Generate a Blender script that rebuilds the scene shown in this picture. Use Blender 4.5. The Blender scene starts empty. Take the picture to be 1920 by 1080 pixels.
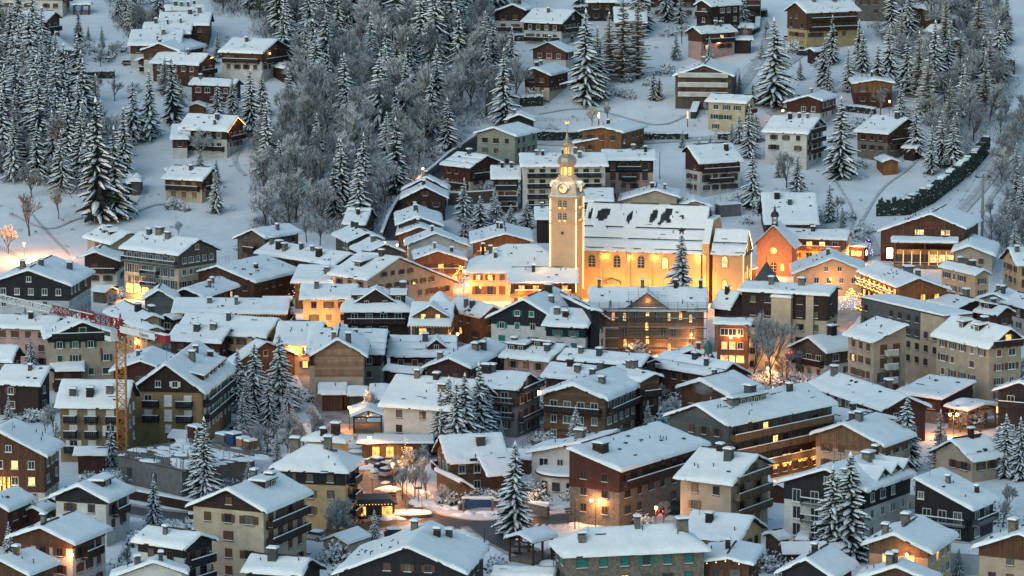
import bpy, math, random
from math import sin, cos, tan, radians, pi, sqrt, atan2, hypot
from mathutils import Vector, Matrix, noise

SC = bpy.context.scene
COL = SC.collection

# ------------------------------------------------------------------ camera
FPX, CAMZ, PIT = 6600.0, 124.6, radians(8.5)          # focal length in photo pixels, height over the village, downward tilt
cam_data = bpy.data.cameras.new('camera'); cam = bpy.data.objects.new('camera', cam_data); COL.objects.link(cam)
cam.location = (0, 0, CAMZ); cam.rotation_euler = (pi / 2 - PIT, 0, 0)
cam_data.sensor_width = 36; cam_data.lens = 36 * FPX / 1920
cam_data.clip_start = 5; cam_data.clip_end = 6000
SC.camera = cam
# ------------------------------------------------------------------ sky, sun, exposure
SUN_EL, SUN_ROT = radians(9), radians(215)
W = bpy.data.worlds.new('World'); SC.world = W; W.use_nodes = True
nt = W.node_tree; nt.nodes.clear()
sky = nt.nodes.new('ShaderNodeTexSky'); sky.sky_type = 'NISHITA'; sky.sun_disc = False
sky.sun_elevation = SUN_EL; sky.sun_rotation = SUN_ROT; sky.altitude = 1100; sky.air_density = 1.0; sky.dust_density = 0.6; sky.ozone_density = 2.2
bg = nt.nodes.new('ShaderNodeBackground'); bg.inputs['Strength'].default_value = 0.15
wo = nt.nodes.new('ShaderNodeOutputWorld')
tint = nt.nodes.new('ShaderNodeMix'); tint.data_type = 'RGBA'; tint.blend_type = 'MULTIPLY'; tint.inputs[0].default_value = 1; tint.inputs[7].default_value = (1.0, 1.01, .83, 1)
nt.links.new(sky.outputs[0], tint.inputs[6]); nt.links.new(tint.outputs[2], bg.inputs[0]); nt.links.new(bg.outputs[0], wo.inputs[0])
sl = bpy.data.lights.new('sun', 'SUN'); sl.energy = 0.5; sl.angle = radians(50); sl.color = (1, 0.97, 0.92)
so = bpy.data.objects.new('sun', sl); COL.objects.link(so)
so.rotation_euler = (radians(50), 0, radians(-40))
SC.view_settings.view_transform = 'Standard'; SC.view_settings.look = 'None'
SC.view_settings.gamma = 1; SC.view_settings.use_curve_mapping = False
SC.view_settings.exposure = 1.08
SC.render.engine = 'CYCLES'
SC.cycles.use_denoising = True; SC.cycles.max_bounces = 5; SC.cycles.diffuse_bounces = 3; SC.cycles.glossy_bounces = 2
SC.cycles.transparent_max_bounces = 4; SC.cycles.caustics_reflective = False; SC.cycles.caustics_refractive = False

# ------------------------------------------------------------------ terrain and pixel rays
KN = [(-400, 0), (500, 0), (790, 0), (860, 2.2), (905, 7.5), (936, 12), (980, 21), (1061, 37), (1117, 50), (1300, 96), (1700, 210), (3000, 640)]
def gz(Y):
    if Y <= 790: return 0.0
    for i in range(1, len(KN) - 1):
        if Y <= KN[i + 1][0] or i == len(KN) - 2:
            (x0, y0), (x1, y1) = KN[i], KN[i + 1]
            xm, ym = KN[i - 1]
            m0 = ((y1 - y0) / (x1 - x0) + (y0 - ym) / (x0 - xm)) / 2 if i > 2 else 0
            if i + 2 < len(KN):
                xp, yp = KN[i + 2]; m1 = ((yp - y1) / (xp - x1) + (y1 - y0) / (x1 - x0)) / 2
            else: m1 = (y1 - y0) / (x1 - x0)
            h = x1 - x0; t = (Y - x0) / h
            return (2*t**3 - 3*t**2 + 1)*y0 + (t**3 - 2*t**2 + t)*h*m0 + (-2*t**3 + 3*t**2)*y1 + (t**3 - t**2)*h*m1
def T(x, y):
    z = gz(y)
    if y > 800:
        k = min(1, (y - 800) / 120)
        z += k * 1.6 * noise.noise(Vector((x / 45, y / 45, 3.1))) + k * 3.0 * noise.noise(Vector((x / 130, y / 130, 7.7)))
    return z
FW = Vector((0, cos(PIT), -sin(PIT))); UP = Vector((0, sin(PIT), cos(PIT))); RT = Vector((1, 0, 0)); CAM = Vector((0, 0, CAMZ))
def ray(px, py): return FW + RT * ((px - 960) / FPX) + UP * ((540 - py) / FPX)
def proj(p):
    d = p - CAM; z = d.dot(FW)
    return 960 + FPX * d.x / z, 540 - FPX * d.dot(UP) / z
def onz(px, py, z):
    d = ray(px, py); return CAM + d * ((z - CAMZ) / d.z)
def P(px, py, h=0.0):
    """point of the place seen at a pixel of the photograph, h metres over the ground"""
    z = h
    p = onz(px, py, z)
    if p.y < 0 or p.y > 780:
        d = ray(px, py); t = 740.0
        while t < 2500:
            p = CAM + d * t
            if p.z < T(p.x, p.y) + h: break
            t += 4
        lo, hi = t - 4, t
        for _ in range(12):
            m = (lo + hi) / 2; p = CAM + d * m
            if p.z < T(p.x, p.y) + h: hi = m
            else: lo = m
    return CAM + d * hi if (p.y > 780 or p.y < 0) else p

# ------------------------------------------------------------------ materials
MATS = {}
def S(c):                                              # sRGB 0..255 -> linear
    return tuple((v / 255 / 12.92) if v / 255 <= .04045 else ((v / 255 + .055) / 1.055) ** 2.4 for v in c) + (1,)
def mat(name, c, rough=.8, var=.25, scale=1.5, bump=.0, stripes=None, metal=0, emit=None, es=0, spec=.3, bscale=None, coord='Object'):
    """c linear base colour; var = brightness variation by noise; stripes=(axis scale) adds plank relief"""
    if name in MATS: return MATS[name]
    m = bpy.data.materials.new(name); m.use_nodes = True; n = m.node_tree; b = n.nodes['Principled BSDF']
    b.inputs['Roughness'].default_value = rough; b.inputs['Metallic'].default_value = metal
    b.inputs['Specular IOR Level'].default_value = spec
    tc = n.nodes.new('ShaderNodeTexCoord'); o = tc.outputs[coord]
    nz = n.nodes.new('ShaderNodeTexNoise'); nz.inputs['Scale'].default_value = scale; nz.inputs['Detail'].default_value = 6
    nz.inputs['Roughness'].default_value = .65
    n.links.new(o, nz.inputs['Vector'])
    cr = n.nodes.new('ShaderNodeMapRange'); cr.inputs[1].default_value = .3; cr.inputs[2].default_value = .7
    cr.inputs[3].default_value = 1 - var; cr.inputs[4].default_value = 1 + var
    n.links.new(nz.outputs[0], cr.inputs[0])
    mx = n.nodes.new('ShaderNodeMix'); mx.data_type = 'RGBA'; mx.blend_type = 'MULTIPLY'; mx.inputs[0].default_value = 1
    mx.inputs[6].default_value = c if len(c) == 4 else tuple(c) + (1,)
    last = cr.outputs[0]
    h = None
    if stripes:
        ax, per, amt = stripes
        sp = n.nodes.new('ShaderNodeSeparateXYZ'); n.links.new(o, sp.inputs[0])
        if ax == 'z': src = sp.outputs[2]
        else:
            ad = n.nodes.new('ShaderNodeMath'); ad.operation = 'ADD'; n.links.new(sp.outputs[0], ad.inputs[0]); n.links.new(sp.outputs[1], ad.inputs[1]); src = ad.outputs[0]
        dv = n.nodes.new('ShaderNodeMath'); dv.operation = 'DIVIDE'; dv.inputs[1].default_value = per; n.links.new(src, dv.inputs[0])
        fl = n.nodes.new('ShaderNodeMath'); fl.operation = 'FLOOR'; n.links.new(dv.outputs[0], fl.inputs[0])
        wn = n.nodes.new('ShaderNodeTexWhiteNoise'); wn.noise_dimensions = '1D'; n.links.new(fl.outputs[0], wn.inputs['W'])
        r2 = n.nodes.new('ShaderNodeMapRange'); r2.inputs[3].default_value = 1 - amt; r2.inputs[4].default_value = 1 + amt; n.links.new(wn.outputs[0], r2.inputs[0])
        fr = n.nodes.new('ShaderNodeMath'); fr.operation = 'FRACT'; n.links.new(dv.outputs[0], fr.inputs[0])
        gt = n.nodes.new('ShaderNodeMath'); gt.operation = 'GREATER_THAN'; gt.inputs[1].default_value = .16; n.links.new(fr.outputs[0], gt.inputs[0])
        r3 = n.nodes.new('ShaderNodeMapRange'); r3.inputs[3].default_value = .55; n.links.new(gt.outputs[0], r3.inputs[0])
        m1 = n.nodes.new('ShaderNodeMath'); m1.operation = 'MULTIPLY'; n.links.new(last, m1.inputs[0]); n.links.new(r2.outputs[0], m1.inputs[1])
        m2 = n.nodes.new('ShaderNodeMath'); m2.operation = 'MULTIPLY'; n.links.new(m1.outputs[0], m2.inputs[0]); n.links.new(r3.outputs[0], m2.inputs[1])
        last = m2.outputs[0]; h = gt.outputs[0]
    n.links.new(last, mx.inputs[7]); n.links.new(mx.outputs[2], b.inputs['Base Color'])
    if bump:
        bp = n.nodes.new('ShaderNodeBump'); bp.inputs['Strength'].default_value = bump; bp.inputs['Distance'].default_value = .1
        nb = n.nodes.new('ShaderNodeTexNoise'); nb.inputs['Scale'].default_value = bscale or scale * 3; nb.inputs['Detail'].default_value = 4
        n.links.new(o, nb.inputs['Vector']); n.links.new(nb.outputs[0], bp.inputs['Height']); n.links.new(bp.outputs[0], b.inputs['Normal'])
    if emit:
        b.inputs['Emission Color'].default_value = emit if len(emit) == 4 else tuple(emit) + (1,); b.inputs['Emission Strength'].default_value = es
        if name.startswith('lit_'):
            oi = n.nodes.new('ShaderNodeObjectInfo'); ad = n.nodes.new('ShaderNodeVectorMath'); ad.operation = 'ADD'; n.links.new(tc.outputs['Object'], ad.inputs[0]); n.links.new(oi.outputs['Random'], ad.inputs[1])
            sc_ = n.nodes.new('ShaderNodeVectorMath'); sc_.operation = 'MULTIPLY'; sc_.inputs[1].default_value = (37, 37, 37); n.links.new(oi.outputs['Random'], sc_.inputs[0]); n.links.new(sc_.outputs[0], ad.inputs[1])
            n2 = n.nodes.new('ShaderNodeTexNoise'); n2.inputs['Scale'].default_value = 1.6; n.links.new(ad.outputs[0], n2.inputs['Vector'])
            q = n.nodes.new('ShaderNodeMapRange'); q.inputs[1].default_value = .35; q.inputs[2].default_value = .65; q.inputs[3].default_value = es * .25; q.inputs[4].default_value = es * 1.5; n.links.new(n2.outputs[0], q.inputs[0]); n.links.new(q.outputs[0], b.inputs['Emission Strength'])
    MATS[name] = m; return m

M = {}
M['snow'] = mat('snow', (.77, .80, .82), .7, .06, .7, 1.0, bscale=2.6, spec=.2)
M['snow_ground'] = mat('snow_ground', (.70, .73, .76), .75, .12, .10, 1.0, bscale=.9, coord='Object')
M['snow_load'] = mat('snow_load', (.70, .75, .79), .8, .12, 2.0)
M['needles'] = mat('needles', (.014, .024, .023), .9, .4, 2.0)
M['needles_larch'] = mat('needles_larch', (.15, .105, .065), .9, .4, 2.0)
M['twig'] = mat('twig', (.065, .060, .060), .9, .3, 2)
M['frost'] = mat('frost', (.46, .49, .52), .9, .35, 2)
M['frost_pale'] = mat('frost_pale', (.58, .62, .65), .9, .25, 2)
M['bark'] = mat('bark', (.05, .044, .04), .95, .3, 3)
for k, c in dict(wood=(.085, .040, .024), wood_dark=(.030, .017, .015), wood_warm=(.20, .085, .035), wood_red=(.062, .021, .017), wood_grey=(.085, .070, .060),
                 wood_black=(.014, .016, .021), wood_tan=(.14, .09, .055)).items():
    M[k] = mat(k, c, .75, .3, 1.2, stripes=('h', .22, .25))
M['log'] = mat('log', (.12, .072, .042), .8, .35, 1.0, stripes=('z', .34, .35))
M['shingle'] = mat('shingle', (.27, .175, .115), .8, .3, 1.0, stripes=('z', .30, .35))
M['slate_clad'] = mat('slate_clad', (.085, .095, .10), .8, .2, 1.0, stripes=('z', .4, .15))
for k, c in dict(cream=(.42, .345, .25), white=(.48, .465, .44), grey=(.22, .21, .20), beige=(.34, .275, .21), ochre=(.24, .165, .085), pink=(.42, .27, .24),
                 yellow=(.37, .28, .15), tan=(.20, .14, .09), bluegrey=(.36, .40, .43), green_grey=(.21, .225, .19), peach=(.50, .32, .19)).items():
    M[k] = mat(k, c, .85, .22, .45, .3, bscale=6)
M['stone'] = mat('stone', (.15, .13, .11), .9, .45, 2.2, .8)
M['brick'] = mat('brick', (.36, .17, .10), .9, .25, 2.2, .4)
M['concrete'] = mat('concrete', (.13, .128, .125), .9, .3, .8, .3)
M['roof'] = mat('roof', (.05, .04, .038), .8, .3, 1.5, .3)
M['roof_slate'] = mat('roof_slate', (.055, .065, .072), .7, .2, 1.5, .3)
M['trim'] = mat('trim', (.045, .03, .026), .8, .3, 2)
M['frame_white'] = mat('frame_white', (.5, .5, .48), .6, .1)
M['frame_brown'] = mat('frame_brown', (.09, .05, .035), .7, .2)
for k, c in dict(sh_brown=(.11, .052, .034), sh_white=(.66, .66, .64), sh_green=(.02, .20, .15), sh_teal=(.01, .17, .15), sh_dgreen=(.02, .07, .05), sh_red=(.24, .04, .05), sh_grey=(.12, .11, .10), sh_tan=(.25, .14, .06)).items():
    M[k] = mat(k, c, .7, .15, 1, stripes=('z', .12, .1))
M['glass'] = mat('glass', (.02, .026, .032), .12, .3, .3, spec=.6)
M['curtain'] = mat('curtain', (.10, .10, .095), .6, .3, 2)
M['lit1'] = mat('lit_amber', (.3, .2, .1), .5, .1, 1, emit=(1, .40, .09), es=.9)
M['lit2'] = mat('lit_gold', (.3, .2, .1), .5, .1, 1, emit=(1, .50, .12), es=1.3)
M['lit3'] = mat('lit_pale', (.3, .2, .1), .5, .1, 1, emit=(1, .66, .30), es=.6)
M['lamp'] = mat('lamp_glow', (1, .8, .5), .5, 0, 1, emit=(1, .42, .10), es=9)
M['lampw'] = mat('lamp_glow_white', (1, .8, .6), .5, 0, 1, emit=(1, .80, .62), es=12)
M['led'] = mat('led_strip', (1, .8, .5), .5, 0, 1, emit=(1, .56, .16), es=1.7)
M['fairy'] = mat('fairy_light', (1, .8, .5), .5, 0, 1, emit=(1, .48, .10), es=2.2)
M['purple'] = mat('purple_light', (.5, .3, .8), .5, 0, 1, emit=(.6, .35, 1), es=3)
M['redl'] = mat('red_light', (.8, .1, .1), .5, 0, 1, emit=(1, .05, .03), es=5)
M['metal'] = mat('metal', (.22, .23, .24), .5, .2, 1, metal=.6)
M['metal_dark'] = mat('metal_dark', (.05, .055, .06), .5, .2, 1, metal=.3)
M['dome'] = mat('dome_metal', (.36, .30, .23), .4, .3, 1.2, .4, metal=.45)
M['gold'] = mat('gold', (.7, .45, .12), .35, .1, 1, metal=.8)
M['plaster_warm'] = mat('plaster_warm', (.45, .29, .16), .85, .10, .4, .35, bscale=5)
M['tower_wall'] = mat('tower_wall', (.45, .31, .20), .85, .10, .4, .25, bscale=5)
M['red_paint'] = mat('red_paint', (.22, .02, .025), .5, .15, 1)
M['yellow_paint'] = mat('yellow_paint', (.40, .16, .035), .5, .15, 1)
M['white_paint'] = mat('white_paint', (.6, .6, .6), .5, .1, 1)
M['asphalt'] = mat('asphalt', (.060, .056, .054), .55, .35, .25, .4, bscale=3)
M['slush'] = mat('slush', (.34, .30, .28), .75, .55, .30, .9, bscale=1.5)
M['hedge'] = mat('hedge', (.022, .034, .026), .9, .4, 3)
M['rust'] = mat('rust_foliage', (.17, .075, .035), .9, .4, 3)
M['skin'] = mat('skin', (.5, .3, .22)); M['cloth_red'] = mat('cloth_red', (.6, .06, .02)); M['cloth_dark'] = mat('cloth_dark', (.02, .022, .03))
M['car_grey'] = mat('car_grey', (.16, .17, .18), .35, .1); M['car_black'] = mat('car_black', (.02, .02, .024), .3, .1); M['car_silver'] = mat('car_silver', (.35, .35, .36), .35, .1); M['car_blue'] = mat('car_blue', (.02, .04, .09), .3, .1)
M['rubber'] = mat('rubber', (.02, .02, .02)); M['teal_cloth'] = mat('teal_cloth', (.01, .16, .16)); M['copper'] = mat('copper_green', (.05, .13, .11))
M['blue_sign'] = mat('blue_sign', (.02, .05, .14)); M['green_light'] = mat('green_cross', (.1, .8, .4), emit=(.05, 1, .35), es=2)

# ------------------------------------------------------------------ mesh builder
class MB:
    def __init__(s): s.v = []; s.f = []; s.m = []; s.mats = []
    def mi(s, mt):
        if isinstance(mt, str): mt = M[mt]
        if mt not in s.mats: s.mats.append(mt)
        return s.mats.index(mt)
    def face(s, pts, mt):
        b = len(s.v); s.v.extend(tuple(p) for p in pts); s.f.append(tuple(range(b, b + len(pts)))); s.m.append(s.mi(mt))
    def box(s, x0, x1, y0, y1, z0, z1, mt, taper=0):
        b = len(s.v); tx, ty = (x1 - x0) * taper / 2, (y1 - y0) * taper / 2
        s.v += [(x0, y0, z0), (x1, y0, z0), (x1, y1, z0), (x0, y1, z0), (x0 + tx, y0 + ty, z1), (x1 - tx, y0 + ty, z1), (x1 - tx, y1 - ty, z1), (x0 + tx, y1 - ty, z1)]
        i = s.mi(mt)
        for f in ((0, 3, 2, 1), (4, 5, 6, 7), (0, 1, 5, 4), (1, 2, 6, 5), (2, 3, 7, 6), (3, 0, 4, 7)): s.f.append(tuple(b + k for k in f)); s.m.append(i)
    def prism(s, poly, axis, a, c, mt):
        """poly of 2D points swept from a to c along axis (x: poly=(y,z); y: poly=(x,z); z: poly=(x,y))"""
        n = len(poly); b = len(s.v); i = s.mi(mt)
        for t in (a, c):
            for p, q in poly: s.v.append((t, p, q) if axis == 'x' else ((p, t, q) if axis == 'y' else (p, q, t)))
        s.f.append(tuple(b + k for k in range(n))[::-1]); s.f.append(tuple(b + n + k for k in range(n))); s.m += [i, i]
        for k in range(n): s.f.append((b + k, b + (k + 1) % n, b + n + (k + 1) % n, b + n + k)); s.m.append(i)
    def tube(s, p0, p1, r0, mt, r1=None, n=5):
        p0, p1 = Vector(p0), Vector(p1); d = p1 - p0
        if d.length < 1e-5: return
        d.normalize(); a = d.orthogonal().normalized(); c = d.cross(a); r1 = r0 if r1 is None else r1
        b = len(s.v); i = s.mi(mt)
        for q, r in ((p0, r0), (p1, r1)):
            for k in range(n):
                t = 2 * pi * k / n; s.v.append(tuple(q + a * (cos(t) * r) + c * (sin(t) * r)))
        for k in range(n): s.f.append((b + k, b + (k + 1) % n, b + n + (k + 1) % n, b + n + k)); s.m.append(i)
        if n <= 12: s.f.append(tuple(b + n + k for k in range(n))); s.m.append(i)
    def lathe(s, prof, cx, cy, mt, n=8, rot=0, sq=False):
        b = len(s.v); i = s.mi(mt)
        for r, z in prof:
            for k in range(n):
                t = 2 * pi * k / n + rot; s.v.append((cx + r * cos(t), cy + r * sin(t), z))
        for j in range(len(prof) - 1):
            for k in range(n): s.f.append((b + j*n + k, b + j*n + (k+1) % n, b + (j+1)*n + (k+1) % n, b + (j+1)*n + k)); s.m.append(i)
        s.f.append(tuple(b + (len(prof)-1)*n + k for k in range(n))); s.m.append(i)
    def ball(s, c, r, mt, n=8, sz=1.0):
        s.lathe([(r * sin(pi * k / n) + .001, c[2] - r * sz * cos(pi * k / n)) for k in range(n + 1)], c[0], c[1], mt, n)
    def mesh(s, name, smooth=False):
        me = bpy.data.meshes.new(name); me.from_pydata(s.v, [], s.f)
        for m_ in s.mats: me.materials.append(m_)
        if len(s.mats) > 1: me.polygons.foreach_set('material_index', s.m)
        if smooth: me.polygons.foreach_set('use_smooth', [True] * len(s.f))
        return me
    def build(s, name, parent=None, smooth=False, loc=None, rz=0): return inst(s.mesh(name, smooth), name, parent, loc, rz)
def inst(me, name, parent=None, loc=None, rz=0):
    o = bpy.data.objects.new(name, me); COL.objects.link(o)
    if parent is not None: o.parent = parent
    if loc is not None: o.location = loc
    if rz: o.rotation_euler = (0, 0, rz)
    return o
LABELS = {}
def tag(o, label=None, cat=None, group=None, kind=None):
    if label: o['label'] = label
    if cat: o['category'] = cat
    if group: o['group'] = group
    if kind: o['kind'] = kind
    return o
def empty(name, loc, rz, label, cat, group=None):
    o = bpy.data.objects.new(name, None); COL.objects.link(o); o.location = loc; o.rotation_euler = (0, 0, rz); o.empty_display_size = .5
    return tag(o, label, cat, group)
CACHE = {}
def cached(key, fn):
    if key not in CACHE: CACHE[key] = fn()
    return CACHE[key]

# ------------------------------------------------------------------ windows, chimneys, balconies
def m_frame(w, h, fm):
    b = MB(); t = .1
    b.box(-w/2 - t, w/2 + t, -.02, .10, -h/2 - t, -h/2, fm); b.box(-w/2 - t, w/2 + t, -.02, .10, h/2, h/2 + t, fm)
    b.box(-w/2 - t, -w/2, -.02, .10, -h/2, h/2, fm); b.box(w/2, w/2 + t, -.02, .10, -h/2, h/2, fm)
    b.box(-.035, .035, 0, .08, -h/2, h/2, fm)
    if h < 2: b.box(-w/2 - .18, w/2 + .18, -.02, .22, -h/2 - .22, -h/2 - .10, fm); b.box(-w/2 - .16, w/2 + .16, .02, .21, -h/2 - .097, -h/2 - .03, 'snow')
    return b.mesh('window')
def window(parent, x, y, z, rz, w=1.0, h=1.3, fm='frame_brown', pane='glass', shut=None, closed=False, rng=random):
    o = inst(cached(('wf', w, h, fm), lambda: m_frame(w, h, fm)), 'window', parent, (x, y, z), rz)
    if closed:
        def f(): b = MB(); b.box(-w/2, w/2, -.02, .09, -h/2, h/2, shut); return b.mesh('shutter')
        inst(cached(('cl', w, h, shut), f), 'shutter', o)
    else:
        def g(): b = MB(); b.box(-w/2, w/2, -.03, .03, -h/2, h/2, pane); return b.mesh('pane')
        inst(cached(('wp', w, h, pane), g), 'pane', o)
        if shut:
            def k(): b = MB(); b.box(-w/4, w/4, .0, .07, -h/2, h/2, shut); return b.mesh('shutter')
            me = cached(('sh', w, h, shut), k)
            for sg in (-1, 1): inst(me, 'shutter', o, (sg * (w * .75 + .12), .04, 0))
    return o
def chimney(parent, x, y, z, sx=.8, sy=.8, h=1.7, mt='concrete', snow=.42, below=1.2):
    b = MB(); b.box(-sx/2, sx/2, -sy/2, sy/2, -below, h, mt, .12)
    b.box(-sx/2 + .06, sx/2 - .06, -sy/2 + .06, sy/2 - .06, h, h + .25, 'metal_dark'); b.box(-sx/2 - .1, sx/2 + .1, -sy/2 - .1, sy/2 + .1, h + .25, h + .35, mt)
    o = b.build('chimney', parent, loc=(x, y, z))
    c = MB(); q = h + .352; e = sx/2 + .12; g = sy/2 + .12
    c.box(-e, e, -g, g, q, q + snow*.55, 'snow', .12); c.box(-e*.86, e*.86, -g*.86, g*.86, q + snow*.55, q + snow*.8, 'snow', .45)
    c.build('snow_cap', o)
    return o
def balcony(parent, cx, cy, z, rz, w, d=1.25, style='wood', snow=True):
    """outward is local +Y"""
    b = MB(); b.box(-w/2, w/2, 0, d, z - .18, z, {'wood': 'wood_dark', 'white': 'white', 'metal': 'concrete', 'tan': 'wood_tan', 'black': 'wood_black', 'warm': 'wood_warm'}[style])
    for k in range(max(2, int(w / 3)) + 1):
        x = -w/2 + .15 + (w - .3) * k / max(2, int(w / 3)); b.box(x - .07, x + .07, 0, d * .8, z - .42, z - .182, 'trim')
    o = b.build('balcony', parent, loc=(cx, cy, 0), rz=rz)
    r = MB(); rm = {'wood': 'wood_dark', 'white': 'white', 'metal': 'metal_dark', 'tan': 'wood_tan', 'black': 'wood_black', 'warm': 'wood_warm'}[style]
    if style == 'metal':
        n = int(w / .25)
        for k in range(n + 1): x = -w/2 + .03 + (w - .06) * k / n; r.box(x - .025, x + .025, d - .07, d - .02, z + .05, z + .95, rm)
        r.box(-w/2, w/2, d - .09, d, z + .95, z + 1.02, rm); r.box(-w/2, w/2, d - .09, d, z + .02, z + .08, rm)
    else:
        n = max(1, int(w / .32)); s = w / n
        for k in range(n): r.box(-w/2 + k*s + .02, -w/2 + (k+1)*s - .02, d - .07, d - .01, z + .08, z + .95, rm)
        r.box(-w/2, w/2, d - .12, d + .02, z + .95, z + 1.03, rm); r.box(-w/2, w/2, d - .10, d - .05, z, z + .12, rm)
    for sg in (-1, 1):
        x = sg * (w/2 - .04); r.box(x - .04, x + .04, .02, d - .1, z + .1, z + 1.0, rm)
    r.build('railing', o)
    if snow:
        c = MB(); c.box(-w/2, w/2, d - .13, d + .03, z + 1.035, z + 1.16, 'snow', .03); c.box(-w/2 + .1, w/2 - .1, .3, d - .15, z + .003, z + .14, 'snow', .05)
        c.build('snow', o)
    return o

# ------------------------------------------------------------------ houses
HOUSES = []
def softroof(x, y, Q):
    s = Q['tp'] if y >= 0 else Q['tn']
    z = -abs(y) * s
    r = Q.get('rs', .35)
    if abs(y) < r: z = -(r / 2 + y * y / (2 * r)) * s + r / 2 * s * 0.0
    if Q['hip']:
        hl = Q['hl']; e = abs(x) - (Q['L'] / 2 - hl)
        if e > 0: z = min(z, -e * Q['hs'])
    return z
def lines(a, b, extra, step):
    out = {round(a, 3), round(b, 3)}
    for e in extra:
        if a < e < b: out.add(round(e, 3))
    ks = sorted(out); res = []
    for p, q in zip(ks, ks[1:]):
        n = max(1, int((q - p) / step + .5)); res += [p + (q - p) * i / n for i in range(n)]
    res.append(b); return res
def snow_mesh(Q, rng, t=.36, bars=(), bare=None, patch=0, step=.62):
    L2 = Q['L'] / 2 + .1; yp, yn = Q['wp'] + .1, Q['wn'] + .1
    sx = rng.random() * 100
    bb = []
    for s_, f in bars:
        yb = s_ * f; bb += [yb - .30, yb - .16, yb + .16, yb + .30]
    xs = lines(-L2, L2, [-L2 + .07, -L2 + .3, L2 - .07, L2 - .3] + ([L2 - .1 - Q['hl'], -(L2 - .1 - Q['hl'])] if Q['hip'] else []), step)
    ys = lines(-yn, yp, [-yn + .07, -yn + .3, yp - .07, yp - .3, 0, -.35, .35] + bb, step)
    mb = MB(); th = []
    pat = []
    if t > .3 and not bare and rng.random() < .30:
        for _ in range(rng.randint(1, 2)):
            w_ = Q['wp'] if Q['s'] > 0 else Q['wn']; pat.append((rng.uniform(-.8, .8) * Q['L'] / 2, Q['s'] * w_ * rng.choice((.04, .1, .8, .93)), rng.uniform(.6, 1.8), rng.uniform(.25, .7)))
    ei = 0
    for i, x in enumerate(xs):
        for j, y in enumerate(ys):
            d = min(x + L2, L2 - x, y + yn, yp - y)
            e = min(1, d / .38); e = sqrt(max(0, 1 - (1 - e) ** 2))
            nz = noise.noise(Vector((x * .32 + sx, y * .32, sx))) + .45 * noise.noise(Vector((x * 1.1, y * 1.1, sx)))
            tt = t * (1 + .42 * nz + (.25 if abs(y) > .75 * (yp if y > 0 else yn) else -.12)) * e
            for s_, f in bars:
                if abs(y - s_ * f) < .2 and noise.noise(Vector((x * .35 + sx, f * 3, 5))) > -.28: tt = -.03
            if bare and bare(x, y): tt = -.03
            for (cx_, cy_, rx_, ry_) in pat:
                if ((x - cx_) / rx_) ** 2 + ((y - cy_) / ry_) ** 2 < 1 + 1.4 * noise.noise(Vector((x * .9, y * .9, sx))): tt = -.03
            rx, ry = x, y
            if d < .02:
                q = .20 * noise.noise(Vector((x * 2.3 + sx, y * 2.3, 1))) + .24 * noise.noise(Vector((x * .6 + sx, y * .6, 4)))
                if y in (ys[0], ys[-1]): ry += q * (1 if y > 0 else -1)
                else: rx += q * (1 if x > 0 else -1)
                tt = -.16 + .5 * q
            mb.v.append((rx, ry, Q['hr'] + softroof(x, y, Q) + tt)); th.append(tt)
    ny = len(ys); si = mb.mi('snow'); ri = mb.mi(Q['rm']); L = Q['L']
    for i in range(len(xs) - 1):
        for j in range(ny - 1):
            a = i * ny + j; q = (a, a + ny, a + ny + 1, a + 1); mb.f.append(q)
            inner = 0 < i < len(xs) - 2 and 0 < j < ny - 2
            mb.m.append(ri if inner and max(th[k] for k in q) < .02 and sum(th[k] for k in q) / 4 < .0 else si)
    return mb
def solve(A, B, C, hr, D, p0, mono, pk=60, quiet=False):
    m = P((A[0] + B[0]) / 2, (A[1] + B[1]) / 2, hr); zg = m.z - hr
    a, b = onz(*A, zg + hr), onz(*B, zg + hr)
    u = (a - b); L = u.length; u.normalize(); v = Vector((-u.y, u.x, 0))
    def fit(Cc, pf=None):
        best = None
        for s in (1, -1):
            away = (v * s).dot(Vector((0, 1, 0)))
            for wi in range(6, 60):
                w = wi * .4
                for p in ([pf] if pf is not None else [radians(k) for k in range(8, 47, 2)]):
                    q = a + v * (s * w) - Vector((0, 0, w * tan(p))); x, y = proj(q)
                    c = (x - Cc[0]) ** 2 + (y - Cc[1]) ** 2 + (pk * (p - p0)) ** 2 + max(0, away - .8) * 1e5 + max(0, away - .5) * 60
                    if best is None or c < best[0]: best = (c, s, w, p)
        c, s, w, p = best
        for dw in [i * .05 - .4 for i in range(17)]:
            for dp in ([0] if pf is not None else [radians(k * .4 - 2) for k in range(11)]):
                q = a + v * (s * (w + dw)) - Vector((0, 0, (w + dw) * tan(p + dp))); x, y = proj(q)
                cc = (x - Cc[0]) ** 2 + (y - Cc[1]) ** 2 + (pk * (p + dp - p0)) ** 2
                if cc < best[0]: best = (cc, s, w + dw, p + dp)
        return best
    c, s, w, p = fit(C)
    w2 = w
    if mono: w2 = .35
    elif D:
        best = None
        for wi in range(10, 120):
            q = a + v * (-s * wi * .2) - Vector((0, 0, wi * .2 * tan(p))); x, y = proj(q); cc = (x - D[0]) ** 2 + (y - D[1]) ** 2
            if best is None or cc < best[0]: best = (cc, wi * .2)
        w2 = best[1]
        if w2 > 2.2 * w or w2 < .35 * w: w2 = w
    wp, wn = (w, w2) if s > 0 else (w2, w)
    return dict(m=Vector(((a.x + b.x) / 2, (a.y + b.y) / 2, zg)), u=u, L=L, wp=wp, wn=wn, p=p, hr=hr, s=s, err=c)
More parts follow.
